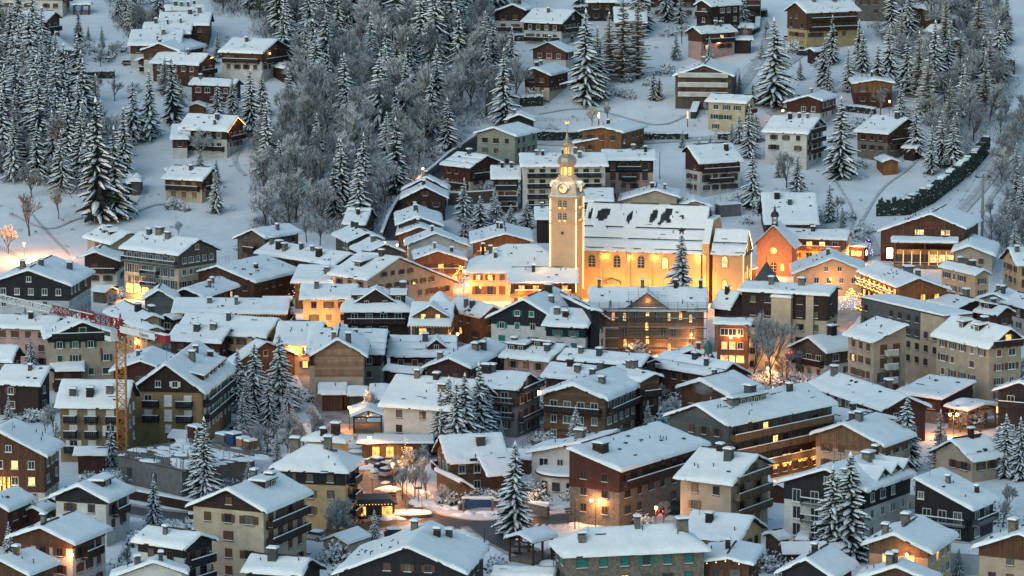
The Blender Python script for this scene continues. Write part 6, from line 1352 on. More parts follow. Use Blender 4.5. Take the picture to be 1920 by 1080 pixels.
# unlisted garden greenery between the houses
rg = random.Random(404); n = 0
def clear(p, m=1.2):
    for q in HOUSES:
        d = p - q['m']; u = q['u']; a = d.x * u.x + d.y * u.y; b_ = -d.x * u.y + d.y * u.x
        if abs(a) < q['L'] / 2 + m and -q['wn'] - m < b_ < q['wp'] + m: return False
    return True
ROADPX = [(575,640),(590,690),(612,735),(640,775),(668,830),(690,880),(722,925),(760,958),(830,978),(900,985),(980,980),(1060,972),(1150,962),(1225,942),(1300,915),(1380,885),(1450,878),(1520,862),(1580,850),(940,1012),(990,1036),(1040,1052),(60,925),(180,945),(280,962),(380,972),(480,985),(590,1000),(700,985)]
RP = [P(*q) for q in ROADPX]
def offroad(p):
    for a_, b_ in zip(RP[:-1], RP[1:]):
        ab = b_ - a_
        if ab.length > 60: continue
        t = max(0, min(1, (p - a_).dot(ab) / ab.length_squared))
        if (p - (a_ + ab * t)).length < 6.5: return False
    return True
for reg, cnt in (([(960,30),(1440,30),(1560,130),(1620,210),(1500,400),(1380,400),(1290,330),(1240,270),(1440,215),(1300,190),(1180,200),(1000,195)], 60), ([(230,40),(450,60),(470,230),(420,420),(230,400),(235,200)], 26), ([(1560,180),(1740,200),(1700,300),(1560,340)], 12), ([(840,330),(1000,330),(1020,440),(850,430)], 10), ([(1380,380),(1640,420),(1640,470),(1540,470)], 8)):
    k_ = 0
    while k_ < cnt:
        x, y = rg.uniform(230, 1760), rg.uniform(20, 470)
        if not inpoly(x, y, reg): continue
        k_ += 1; p = P(x, y)
        if not clear(p, 1.5): continue
        k = rg.random()
        if k < .5: plant('shrub', p, rg.uniform(1.8, 3.5), rnd=rg)
        elif k < .60: plant('bare', p, rg.uniform(4, 8.5), rnd=rg)
        else: plant('spruce', p, rg.uniform(4, 12), rnd=rg, wd=1.15)
while n < 150:
    p = P(rg.uniform(0, 1920), rg.uniform(600, 1090))
    if not clear(p) or not offroad(p): n += .12; continue
    n += 1; k = rg.random()
    if k < .68: plant('shrub', p, rg.uniform(1.6, 3), rnd=rg)
    elif k < .80: plant('bare', p, rg.uniform(3.5, 6.5), rnd=rg)
    else: plant('spruce_near', p, rg.uniform(4, 8), rnd=rg)
n = 0; SHL = set()
while n < 34:
    p = P(rg.uniform(0, 1920), rg.uniform(480, 1090))
    if not clear(p, 2.6) or not offroad(p) or not offroad(p + Vector((3, 3, 0))): n += .04; continue
    ph, fr_, lf = near_phrase(p); wm = rg.choice(('wood', 'wood_grey', 'wood_dark', 'wood_red', 'beige')); sl_ = ' '.join(('low ' + {'wood': 'brown', 'wood_grey': 'grey', 'wood_dark': 'dark', 'wood_red': 'red', 'beige': 'pale'}[wm] + ' garden shed ' + ('in front of' if fr_ else 'behind') + ' the ' + ph).split()[:16])
    if sl_ in SHL: n += .2; continue
    SHL.add(sl_); n += 1; w, l_, hh = rg.uniform(1.4, 2.4), rg.uniform(1.8, 3.4), rg.uniform(2.2, 3.2)
    o = empty('shed', p, rg.choice((-.3, -.5, .2, 1.2)) + rg.uniform(-.2, .2), sl_, 'shed')
    b = MB(); b.prism([(-w, -1), (w, -1), (w, hh), (0, hh + w * .4), (-w, hh)], 'x', -l_, l_, wm); b.build('wall', o)
    for nm, z0, z1, mt in (('roof', 0, .14, 'trim'), ('roof_snow', .142, .55, 'snow')):
        e_ = .4 if nm == 'roof' else .36; b = MB(); b.prism([(-w - e_, hh - e_ * .4 + z0), (0, hh + w * .4 + z0), (w + e_, hh - e_ * .4 + z0), (w + e_ - .08, hh - e_ * .4 + z1), (0, hh + w * .4 + z1 + .05), (-w - e_ + .08, hh - e_ * .4 + z1)], 'x', -l_ - e_, l_ + e_, mt); b.build(nm, o)
b = MB()
for k in range(420):
    p = P(rg.uniform(0, 1920), rg.uniform(470, 1090))
    if not clear(p, .3) or not offroad(p): continue
    s = rg.uniform(.4, 1.3); blob(b, p.x, p.y, T(p.x, p.y), s, rg)
    if rg.random() < .4: b.box(p.x - .6, p.x + .5, p.y - .4, p.y + .3, 0, s * .45, 'stone')
tag(b.build('snow_mound', None, True), 'low snow mounds and stones in the gardens', kind='stuff')
# hedges
def hedge(pts, h, w, label, cyp=False):
    P3 = [P(*p) for p in pts]; o0 = P3[0]; o = empty('hedge', o0, 0, label, 'hedge'); r = random.Random(len(label)); c = MB(); s = MB()
    for a_, b_ in zip(P3, P3[1:]):
        n = max(1, int((b_ - a_).length / .5)); d = (b_ - a_).normalized(); nn = Vector((-d.y, d.x, 0)).normalized()
        for k in range(n):
            q = a_.lerp(b_, k / n); q.z = T(q.x, q.y)
            hh = h * ((.75 + .35 * abs(sin(k * .9))) if cyp else 1) * r.uniform(.93, 1.07)
            for j in range(14):
                e = Vector((r.uniform(-.4, .4), r.uniform(-.4, .4), r.uniform(-.2, .5))); z = r.uniform(0, hh); y_ = r.choice((-1, 1)) * w / 2 * r.uniform(.7, 1.1) * (1 - .3 * z / hh); p_ = q - o0 + nn * y_ + Vector((0, 0, z))
                c.face([p_, p_ + e, p_ + e * .5 + Vector((0, 0, -.35))], 'hedge')
                if r.random() < .5: p_ = p_ + nn * (.12 if y_ > 0 else -.12); s.face([p_, p_ + e * .5 + d * .3, p_ + e * .5 - d * .2], 'snow_load')
            v = [q - o0 + nn * (sg * w * .42) + d * dd + Vector((0, 0, zz)) for dd in (-.3, .3) for sg in (-1, 1) for zz in (-.5, hh * .96)]
            for f in ((0,1,3,2),(4,6,7,5),(0,4,5,1),(2,3,7,6),(1,5,7,3)): c.face([v[i] for i in f], 'hedge')
            if not cyp or r.random() < .5:
                v = [q - o0 + nn * (sg * w * (.55 if not cyp else .35)) + d * dd + Vector((0, 0, zz)) for dd in (-.32, .32) for sg in (-1, 1) for zz in (hh * .97, hh + (.4 if not cyp else .25) * r.uniform(.8, 1.1))]
                for f in ((0,1,3,2),(4,6,7,5),(0,4,5,1),(2,3,7,6),(1,5,7,3)): s.face([v[i] for i in f], 'snow_load')
    c.build('foliage', o); s.build('snow_load', o)
for a in (([(960,76),(1076,78)], 1.8, 1.6, 'clipped snowy hedge below the dark timber chalet'), ([(1078,26),(1180,18),(1240,26),(1318,34)], 2.2, 1.8, 'long curving hedge under the top edge'), ([(1388,32),(1440,30)], 2, 1.8, 'hedge right of the tall brown chalet'),
          ([(1004,262),(1094,262)], 2.4, 1.6, 'dark hedge beside the orange-brown block house'), ([(1198,262),(1292,262)], 1.8, 1.6, 'snowy hedge under the lit utility pole'), ([(110,143),(160,146),(216,146)], 2, 1.8, 'dark hedge below the frosted shrubs upper left'),
          ([(1590,208),(1642,214)], 1.6, 1.8, 'low dark hedge beside the round white tree'), ([(1300,222),(1310,195),(1318,180)], 2, 1.8, 'snowy hedge climbing beside the cream shuttered house'), ([(1348,262),(1400,262)], 1.8, 1.6, 'low hedge in front of the cream shuttered house'),
          ([(978,198),(1018,196)], 2.6, 3, 'bushy dark hedge beside the red-brown house'), ([(1395,70),(1420,60),(1422,30)], 1.6, 1.4, 'hedge curving round the orange shed'), ([(0,762),(70,770)], 1.8, 1.6, 'low hedge beneath the square roofed dark house')): hedge(*a)
hedge([(1645,404),(1700,402),(1745,380),(1790,345),(1822,318),(1850,285)], 4.2, 2.4, 'row of dark cypresses bordering the ski slope', True)

# ------------------------------------------------------------------ roads
def ribbon(pts, w, mt, name, z=.05, seg=3.0, kerb=None):
    P3 = [P(*p) for p in pts]; L = []
    for i in range(len(P3) - 1):
        p0, p1, p2, p3 = P3[max(0, i - 1)], P3[i], P3[i + 1], P3[min(len(P3) - 1, i + 2)]; n = max(1, int((p2 - p1).length / seg))
        for k in range(n):
            t = k / n; L.append(.5 * ((2 * p1) + (p2 - p0) * t + (2*p0 - 5*p1 + 4*p2 - p3) * t * t + (3*p1 - p0 - 3*p2 + p3) * t**3))
    L.append(P3[-1]); b = MB(); prev = None
    for i, p in enumerate(L):
        d = (L[min(i + 1, len(L) - 1)] - L[max(0, i - 1)]); d.z = 0; d.normalize(); nn = Vector((-d.y, d.x, 0)); row = []
        for k in range(5):
            q = p + nn * (w * (k / 4 - .5) * (1 + .08 * noise.noise(p * .2))); row.append((q.x, q.y, T(q.x, q.y) + z + (.0 if p.y < 800 else .22)))
        if prev:
            for k in range(4): b.face([prev[k], prev[k + 1], row[k + 1], row[k]], mt)
        prev = row
    o = tag(b.build(name, None, True), kind='structure')
    return L
R1 = [(575,640),(590,690),(612,735),(640,775),(668,830),(690,880),(722,925),(760,958),(830,978),(900,985),(980,980),(1060,972),(1150,962),(1225,942),(1300,915),(1380,885),(1450,878),(1520,862),(1580,850)]
ribbon(R1, 8.2, 'slush', 'snowy_road_edge', .004); ribbon(R1[5:], 6.6, 'asphalt', 'road', .008); ribbon(R1[:6], 5, 'slush', 'lane', .012)
ribbon([(905,985),(940,1010),(990,1035),(1040,1050),(1100,1075)], 8, 'slush', 'snowy_road_edge', .016); ribbon([(905,984),(940,1012),(990,1036),(1040,1052),(1100,1075)], 5, 'asphalt', 'road', .020)
ribbon([(-20,910),(60,925),(180,945),(280,962),(380,972),(480,985),(590,1000),(700,985),(770,962)], 8, 'slush', 'snowy_road_edge', .024); ribbon([(-20,910),(60,925),(180,945),(280,962),(380,972),(480,985),(590,1000),(700,985),(770,962)], 5, 'asphalt', 'road', .028)
ribbon([(735,452),(745,420),(762,388),(800,348),(850,306),(905,268)], 5.5, 'slush', 'hillside_lane', .1); ribbon([(735,452),(745,420),(762,388),(800,348),(850,306),(905,268)], 3.6, 'asphalt', 'hillside_lane_asphalt', .13)
ribbon([(1770,815),(1830,800),(1930,780)], 7, 'slush', 'snowy_road_edge', .004); ribbon([(1640,700),(1560,640),(1580,600),(1600,580)], 6, 'slush', 'lane', .004)
for k in range(7):                                      # (stripes follow)
    pass
M['snow_packed'] = mat('snow_packed', (.50, .50, .51), .8, .25, .5, 1.0, bscale=2)
for pts, w in (([(1000,268),(1100,272),(1200,268),(1300,262),(1345,258)], 3), ([(1340,300),(1350,262),(1355,215),(1400,150),(1430,100),(1440,60)], 3), ([(1440,215),(1500,205),(1580,205),(1660,200),(1700,210)], 3.2), ([(1450,130),(1490,105),(1500,70)], 5), ([(460,330),(440,300),(470,250),(500,200)], 1.2), ([(250,400),(290,385),(330,382)], 1.2), ([(1600,470),(1620,440),(1640,480)], 4), ([(1000,460),(1010,430)], 2), ([(1600,440),(1650,360),(1700,320),(1720,300)], .7), ([(1560,330),(1600,400),(1590,440)], .7), ([(20,400),(90,430),(150,410),(240,400)], .8), ([(1010,215),(1100,205),(1230,235),(1290,215)], .7), ([(1900,250),(1860,330),(1800,400)], 3.0), ([(1920,250),(1885,330),(1840,400)], 1.2), ([(880,470),(870,510),(868,560),(860,600)], 5), ([(1345,700),(1345,640),(1340,580)], 4)):
    ribbon(pts, w, 'snow_packed', 'trodden_path', .03)
CW = P(1047, 984); b = MB()
for k in range(7): b.box(k * 1.1, k * 1.1 + .55, -1.2, 1.2, .0, .012, 'white_paint')
tag(b.build('road_marking', loc=CW + Vector((-5, 0, .03)), rz=-.25), kind='structure')
# snowbanks ploughed beside the road
rb = random.Random(77); b = MB()
for x0, y0, x1, y1, n in ((700,880,745,930,5),(775,945,860,955,12),(860,965,960,965,10),(870,1000,930,1040,26),(1080,985,1200,955,22),(1195,975,1290,945,18),(660,830,700,880,12),(960,1005,1010,1030,10),(640,960,740,975,20),(1000,1045,1040,1060,6)):
    for k in range(n):
        t = rb.random(); p = P(x0 + (x1 - x0) * t + rb.uniform(-6, 6), y0 + (y1 - y0) * t + rb.uniform(-3, 3)); s = rb.uniform(.6, 1.5)
        blob(b, p.x, p.y, 0, s * 1.1, rb)
tag(b.build('snowbank', None, True), kind='stuff')

# ------------------------------------------------------------------ lamps
def lamp(px, py, h, label, e=260, col=(1, .52, .2), head='lamp', arms=1, r=.28, base=None):
    p = P(px, py, h) if base is None else P(*base); g = T(p.x, p.y)
    o = empty('street_lamp', (p.x, p.y, g), 0, label, 'street lamp'); b = MB(); b.tube((0, 0, 0), (0, 0, h - .2), .07, 'metal_dark', .05, 5); b.build('pole', o)
    for k in range(arms):
        dx = 0 if arms == 1 else (-.7, .7)[k]
        if arms > 1: b = MB(); b.tube((0, 0, h - .4), (dx, 0, h - .1), .04, 'metal_dark', n=4); b.build('arm', o)
        b = MB(); b.ball((0, 0, 0), r, head, 8); hd = b.build('lamp_head', o, True, loc=(dx, 0, h)); point_light((0, -.0, -.45), e * 2.6 / arms, col, .25, hd)
        b = MB(); b.lathe([(r * 1.3, r * .7), (r * 1.2, r * 1.1), (.02, r * 1.4)], 0, 0, 'snow', 7); b.build('snow_cap', hd)
for a in ((45,456,4.5,'street lamp lighting the snow slope at the left edge',2600,(1,.42,.12)),(655,764,4.5,'street lamp glowing through the decorated tree by the market stall',300),(693,820,4.5,'street lamp beside the car park below the white block',260),
          (736,870,4.5,'street lamp above the parked cars on the descending road',420),(791,921,4.5,'bright street lamp at the road bend beside the rustic log chalet',380),(1230,952,5,'orange street lamp at the centre of the lower road',320),
          (745,459,5,'orange lamp at the foot of the walled lane',300),(870,508,5,'hanging orange lamp between houses left of the church',420),(880,493,5,'orange lamp under the eave left of the presbytery',350),(793,316,5,'single reddish lamp beside the walled lane',60),
          (1122,216,5,'lit pole in front of the bare tree upper centre',60),(1668,190,6,'tall lane lamp beside the grey-brown house',50),(1468,207,4,'small warm lamp by the red and white chalet',80),(990,916,4,'small orange lamp beside the big roadside spruce',120),
          (1855,626,5,'x',0) if False else (1440,690,4,'warm lamp at the foot of the great frosted tree',260),(858,626,5,'orange lamp beside the lit dormer house',260),(1330,505,4,'warm lamp between the church and the Christmas spruce',200)):
    lamp(*a)
lamp(720, 456, 9, 'bright white street lamp over the roofs at the walled lane', 700, (1, .8, .62), 'lampw', r=.45)
lamp(1788, 777, 4.5, 'double headed street lamp in front of the glowing canopy', 620, arms=2)
lamp(1117, 938, 4.5, 'double headed lamp with snow caps at the municipal hall corner', 200, arms=2)
def wall_lamp(px, py, lab, face, e=160, out=.35):
    Q = byl(lab); face = Cf(Q) if face == 'C' else face; l = onface(Q, face, px, py, out); b = MB(); b.ball((0, 0, 0), .24, 'lamp', 8); o = b.build('wall_lamp', Q['E'], loc=l)
    n_ = {'A': Vector((1, 0, 0)), 'B': Vector((-1, 0, 0)), 'P': Vector((0, 1, 0)), 'N': Vector((0, -1, 0))}[face]; point_light(n_ * .5, e, (1, .5, .18), .2, o)
wall_lamp(255, 643, 'small peach house', 'C', 260); wall_lamp(135, 1040, 'house with orange lit corner', 'A', 240, .6)
wall_lamp(547, 654, 'house with gold lit lower wall', 'C', 160); wall_lamp(573, 655, 'house with gold lit lower wall', 'C', 260); wall_lamp(878, 536, 'hip roofed cream', 'C', 200)
wall_lamp(1370, 633, 'orange fronted house', 'C', 120, .6); wall_lamp(1010, 735, 'log and stone chalet', 'A', 60); wall_lamp(1385, 630, 'orange fronted', 'C', 120, .6)
wall_lamp(628, 520, 'low wooden house with a gold lamp', 'C', 160); wall_lamp(396, 108, 'chalet with a gold lit gable end', 'A', 60); wall_lamp(1348, 80, 'pink walled chalet', 'C', 25)
wall_lamp(1700, 1040, 'house with diagonal boarded', 'A', 160, .8); wall_lamp(506, 100, 'brown chalet with white ground floor', 'A', 20)
for lab, px, py, e in (('cream house with six stone', 610, 600, 420), ('cream house with six stone', 575, 600, 300), ('hip roofed cream', 900, 545, 400), ('hip roofed cream', 950, 550, 400), ('beige house with three dark', 1560, 530, 300), ('tall apartment block', 1440, 690, 200)):
    Q = byl(lab); f = Cf(Q) if 'beige' not in lab else 'A'; l = onface(Q, f, px, py, 3); l.z = max(l.z, 2); point_light(l, e, (1, .55, .2), .3, Q['E'])
# alley glow
p = P(590, 690); al = empty('hanging_lantern', (p.x, p.y, 0), 0, 'gold lantern hung over the glowing alley', 'lantern'); b = MB(); b.ball((0, 0, 4.2), .35, 'lamp'); b.build('globe', al); b = MB(); b.tube((0, 0, 4.5), (0, 0, 6), .03, 'metal_dark'); b.build('hanger', al); point_light((0, 0, 3.6), 1100, (1, .52, .14), .3, al)
p = P(586, 665, 3); b = MB(); b.ball((0, 0, 0), .35, 'lamp'); tag(b.build('lantern', loc=p), 'round gold lantern on the alley archway', 'lantern'); point_light(p + Vector((0, -1, 0)), 500, (1, .5, .12), .3)
# string light gables
for lab in ('chalet with orange string lights', 'brown timber house with tiny eave'):
    Q = byl(lab); w_ = Q['wp']; x = Q['L'] / 2 - .1; f = .96; string_lights(Q['E'], [(x, -Q['wn'] * f, Q['hr'] - Q['tp'] * Q['wn'] * f - .4), (x, 0, Q['hr'] - .45), (x, Q['wp'] * f, Q['hr'] - Q['tp'] * Q['wp'] * f - .4)], .5 if 'orange' in lab else 1.4, 'lamp' if 'orange' in lab else 'fairy', .09)
Q = byl('chalet with orange string lights'); point_light((Q['L'] / 2 + .8, 0, Q['hr'] - 2), 60, (1, .4, .12), .2, Q['E'])
# eave lights on several town roofs
for lab in ('low wooden house with a gold lamp', 'very long low snow roof', 'hip roofed cream', 'long diagonal orange', 'cream house with six', 'orange wooden house with lit gable'):
    Q = byl(lab); w_ = Q['wp'] if Q['s'] > 0 else Q['wn']; L2 = Q['L'] / 2; z = Q['hr'] - Q['tp'] * w_ - .38; string_lights(Q['E'], [(-L2, Q['s'] * (w_ + .02), z), (L2, Q['s'] * (w_ + .02), z)], .6, 'fairy', .05)
# decorated tree by the stall
p = P(688, 800); h = 5; o = plant('brown', p, 7, label='bare street tree wound with warm fairy lights by the market stall'); rr = random.Random(3)
def blink(p, n, R, H, label, mt='fairy', r=.07):
    b = MB(); q = random.Random(n)
    for k in range(n):
        a, z = q.uniform(0, 6.28), q.uniform(.2, 1); c = Vector((cos(a) * R * (1.1 - z) * q.uniform(.4, 1), sin(a) * R * (1.1 - z), z * H))
        b.lathe([(.001, c.z - r), (r, c.z), (.001, c.z + r)], c.x, c.y, mt, 4)
    return tag(b.build('fairy_lights', loc=p), label, 'lights')
blink(p, 60, 2.6, 7, 'warm fairy lights hung in the tree beside the market stall'); point_light(p + Vector((0, -2, 3)), 160)
p = P(800, 940); blink(p + Vector((0, 0, .0)), 20, 2, 2, 'low warm lights on the terrace beside the road bend')
p = P(762, 905); blink(p, 30, 2.4, 8, 'warm lights in the frosted trees beside the descending road')
for x, y, lab in ((1790, 800, 'lights in the bare tree before the canopy'), (1110, 950, 'lights in the frosted street tree by the municipal hall')): blink(P(x, y), 24, 2.4, 4, 'warm ' + lab)
# market lane lights near the church
for i, (x, y, n, mt, lab) in enumerate(((575,560,90,'fairy','golden garlands over the square left of the cream house'),(562,575,16,'purple','purple lights at the square left of the cream house'),(865,545,60,'fairy','golden garlands in the lane before the presbytery'),(872,556,16,'purple','purple lights in the lane before the presbytery'),
                                        (1000,560,80,'fairy','golden garlands on the market stalls below the tower'),(1340,560,90,'fairy','golden garlands in the lane right of the scaffolding'),(1345,590,40,'redl','red market lights right of the scaffolding'),(1595,590,120,'fairy','dense golden garlands in the lane under the garland hotel'),
                                        (1625,490,20,'purple','violet lights beside the lit pavilion'),(1485,700,16,'redl','red lights below the frosted tree'),(1430,880,20,'fairy','lights along the balcony of the corner house'))):
    blink(P(x, y), n, 5 if mt == 'fairy' else 3, 6, lab, mt, .09); point_light(P(x, y, 4), 350 if mt == 'fairy' else 60, (1, .5, .16) if mt == 'fairy' else ((.7, .5, 1) if mt == 'purple' else (1, .2, .1)), .3)
# ------------------------------------------------------------------ vehicles
def car(px, py, rz, body, label, suv=False, lights=None, snow=True):
    p = P(px, py); g = T(p.x, p.y); o = empty('parked_car' if not lights else 'car', (p.x, p.y, g + .02), rz, label, 'car')
    L, w, h = 2.15, .88, (1.75 if suv else 1.45); b = MB()
    lo = [(-L, .35), (-L, .85), (-L + .15, .98), (L - 1.2, .98), (L - .1, .80), (L, .6), (L, .35)]; b.prism(lo, 'y', -w, w, body)
    b.build('body', o); hi = [(-L + .15, .98), (-L + .45, h - .04), (.35, h), (1.05, .98)]
    b = MB(); b.prism(hi, 'y', -w + .1, w - .1, 'glass'); b.build('windows', o)
    b = MB(); b.box(-L + .5, .35, -w + .12, w - .12, h - .02, h + .05, body); b.build('roof', o)
    for x in (-1.3, 1.3):
        for y in (-w, w): q = MB(); q.tube((x, y - .1, .34), (x, y + .1, .34), .34, 'rubber', n=10); wh = q.build('wheel', o); q = MB(); q.tube((x, y - .11, .34), (x, y + .11, .34), .18, 'car_silver', n=8); q.build('rim', wh)
    for y in (-w + .2, w - .2):
        q = MB(); q.box(L - .02, L + .03, y - .16, y + .16, .58, .72, 'lamp' if lights == 'front' else 'white_paint'); q.build('headlight', o); q = MB(); q.box(-L - .04, -L + .01, y - .14, y + .14, .72, .95, 'redl' if lights == 'rear' else 'cloth_red'); q.build('tail_light', o)
    if snow: b = MB(); b.box(-L + .5, .4, -w + .1, w - .1, h + .055, h + .22, 'snow', .08); b.box(1.0, L - .15, -w + .15, w - .15, .985, 1.08, 'snow', .1); b.build('snow', o)
    if lights == 'rear': point_light((-L - .4, 0, .9), 8, (1, .06, .03), .1, o)
    if lights == 'front': point_light((L + .5, 0, .8), 60, (1, .7, .35), .1, o)
car(703,873,2.3,'car_grey','grey car with dark windows parked highest beside the descending road'); car(722,882,2.3,'car_black','dark car under a thick snow cover beside the grey car'); car(730,892,.9,'car_silver','silver car parked under the street lamp above the road')
car(597,983,.1,'car_silver','silver car parked below the frosted tree near the yellow house'); car(588,1012,2.6,'car_silver','car with two glowing headlights under the bare tree',lights='front')
car(1262,965,.35,'car_black','black estate car with red tail lights driving up the lower road',True,'rear',False); car(1276,958,.4,'car_black','second dark car with red tail lights just ahead',False,'rear',False)
car(1481,76,-.9,'car_silver','silver car beside the porch of the big brown chalet'); car(1503,96,.1,'car_grey','dark grey car parked beside the little dark hut'); car(1507,104,.05,'car_blue','dark blue car nearest the little dark hut')
car(372,982,.2,'white_paint','white van-like car half covered in snow behind the cream apartment house',True); car(745,1008,.1,'car_black','dark car hidden behind the small roadside spruce')
car(985,1038,-.3,'car_grey','grey car passing the timber market shelter',False,None,False); car(1470,884,.6,'car_black','dark car parked below the lit shop windows'); car(215,547,.1,'white_paint','white car parked beside the lit hotel entrance'); car(242,122,0,'car_grey','dark car covered by snow beside the low garage upper left')
def bus():
    p = P(1484, 878); o = empty('bus', (p.x, p.y, .02), -2.2, 'small brown bus with glowing headlights beside the lit shops', 'bus'); b = MB(); b.box(-3.6, 3.6, -1.15, 1.15, .5, 3.0, 'wood_red', .04); b.build('body', o)
    b = MB(); b.box(-3.2, 3.62, -1.17, 1.17, 1.5, 2.5, 'glass', .03); b.build('windows', o); b = MB(); b.box(-3.6, 3.6, -1.1, 1.1, 3.01, 3.2, 'snow', .04); b.build('snow', o)
    for x in (-2.3, 2.3):
        for y in (-1.1, 1.1): q = MB(); q.tube((x, y - .12, .5), (x, y + .12, .5), .5, 'rubber', n=10); q.build('wheel', o)
    for y in (-.8, .8): q = MB(); q.ball((3.62, y, .9), .22, 'lamp'); q.build('headlight', o); point_light((4.2, y, .9), 40, (1, .6, .25), .1, o)
bus()
# benches/railings capped with snow, people
for k, (x, y, lab) in enumerate(((1222,948,'first of three snow-topped railings along the kerb'),(1245,938,'middle snow-topped railing along the kerb'),(1273,928,'uppermost snow-topped railing along the kerb'))):
    o = empty('railing', P(x, y), .35, lab, 'railing'); b = MB()
    for x_ in (-1.5, -.5, .5, 1.5): b.tube((x_, 0, 0), (x_, 0, 1.0), .05, 'metal_dark', n=4)
    b.tube((-1.5, 0, .5), (1.5, 0, .5), .04, 'metal_dark', n=4); b.build('rail', o); b = MB(); b.box(-1.7, 1.7, -.22, .22, .95, 1.3, 'snow', .06); b.build('snow_cap', o)
person(P(1252, 928), 1.2, 'pedestrian in dark coat beside the municipal hall'); person(P(1515, 866), 2.0, 'pedestrian in dark clothes before the lit shop windows'); person(P(520 + 0, 852), .5, 'person in dark clothes walking on the snowy garden path')
person(P(1060 + 310, 905), .4, 'pedestrian near the corner house entrance', 'cloth_dark')
# fences, poles, signs
def fence(pts, label, h=1.1, step=2.2, rails=2, mt='wood_grey'):
    P3 = [P(*p) for p in pts]; o0 = P3[0]; o = empty('fence', o0, 0, label, 'fence'); prev = None
    for a_, c_ in zip(P3, P3[1:]):
        n = max(1, int((c_ - a_).length / step))
        for k in range(n + 1):
            q = a_.lerp(c_, k / n); q.z = T(q.x, q.y); b = MB(); l = q - o0; b.tube(l, l + Vector((0, 0, h)), .05, mt, n=4); b.build('post', o)
            if prev is not None and k:
                for j in range(rails): b = MB(); zz = h * (.9 - .4 * j); b.tube(prev + Vector((0, 0, zz)), l + Vector((0, 0, zz)), .03, mt, n=4); b.build('rail', o)
            prev = l
        prev = l
fence([(1008,229),(1110,226)], 'rail fence in the snow above the terrace hedge'); fence([(985,202),(1030,198),(1090,195)], 'upper rail fence below the giant spruce'); fence([(60,405),(90,440),(130,480)], 'picket fence running down the left snow slope', 1.1, 1.6, 2)
fence([(0,468),(25,480),(45,495)], 'wooden fence at the far left beside the street lamp', 1.2, 1.4); fence([(238,410),(262,380),(278,365)], 'slanting fence beside the pyramid roofed hut', 1.4, 1.0); fence([(1340,398),(1385,396)], 'metal railing on the concrete terrace', 4.0, 1.5, 3, 'metal_dark')
fence([(1360,170),(1415,115)], 'line of thin posts behind the cream shuttered house', 1.0, 2.5, 1); fence([(480,65),(520,72)], 'short fence at the edge of the top meadow'); fence([(975,840),(1012,815)], 'handrail along the snowy steps left of the hall', 1.1, 1.5, 2, 'metal_dark')
for px, by, ty, lab in ((1278,82,30,'tall bare wooden pole on the snow above the pink chalet'),(1289,238,208,'glowing utility pole at the hedge end'),(1237,336,284,'thin dark lamp post beside the pink apartment house'),(1123,238,210,'lit pole beside the bare tree'),(1078,992,940,'tall slender street pole at the road island'),(763,968,905,'slender pole on the traffic island'),
                        (1194,975,950,'leaning snow pole at the roadside'),(908,1020,990,'thin leaning snow pole by the ploughed heap'),(1367,1030,985,'thin street pole in front of the cream hall'),(700,445,420,'thin mast beside the bright white lamp'),(1330,420,385,'thin mast behind the nave')):
    p = P(px, by); d = hypot(p.y, CAMZ - p.z); h = (by - ty) * d / FPX; b = MB(); b.tube((0, 0, -.5), (0, 0, h), .12, 'wood_dark' if px in (1278, 1289, 1123) else 'metal_dark', .08, 6)
    if px in (1289, 1123): b.lathe([(.16, h * .55), (.16, h * .98)], 0, 0, 'lit2', 6)
    tag(b.build('pole', loc=p), lab, 'pole')
for px, by, cx_, lab, mt in ((735,955,0,'brown direction signs on a post at the junction','wood_dark'),(1065,985,0,'street sign post beside the low wall','metal_dark'),(1125,975,0,'road sign post at the hall corner','metal_dark'),(785,945,0,'blue round sign beside the bright street lamp','blue_sign'),(1038 + 0,1062,0,'direction signs by the market shelter','wood_dark'),(698,925,0,'white square sign beside the balcony of the yellow house','white_paint')):
    o = empty('road_sign', P(px, by), 0, lab, 'sign'); b = MB(); b.tube((0, 0, 0), (0, 0, 3.2), .06, 'metal_dark', n=5); b.build('post', o)
    for k in range(1 if mt in ('blue_sign', 'white_paint') else 3): b = MB(); b.box(-.6 + .1 * k, .6 + .1 * k, -.12, -.07, 2.6 - k * .45, 2.95 - k * .45, mt); b.build('sign_board', o)
# café terrace in front of the yellow house
o = empty('cafe_kiosk', P(700, 968), .1, 'small dark roofed café with lit glass front beside the yellow house', 'kiosk'); b = MB(); b.box(-3.4, 3.4, -1.8, 1.8, 0, 2.4, 'metal_dark'); b.build('wall', o)
b = MB(); b.prism([(-4, 2.4), (4, 2.4), (2.6, 3.4), (-2.6, 3.4)], 'y', -2.4, 2.4, 'roof_slate'); b.build('roof', o)
for x in (-2.2, 0, 2.2): window(o, x, -1.82, 1.3, pi, 1.7, 1.5, 'frame_brown', 'lit1' if x else 'glass')
window(o, 3.42, 0, 1.3, -pi/2, 2.4, 1.5, 'frame_brown', 'lit2'); point_light((4.5, -2, 2), 120, parent=o); string_lights(o, [(-3.4, -2.4, 2.5), (3.4, -2.4, 2.5)], .5)
b = MB(); b.lathe([(2.6, 0), (2.6, .6)], 0, 0, 'stone', 14); b.lathe([(2.7, .6), (2.5, .85), (.02, 1.0)], 0, 0, 'snow', 14); io = b.build('traffic_island', loc=P(765, 968)); io.scale = (1.5, .8, 1); tag(io, 'round stone edged island heaped with snow at the junction', 'island')
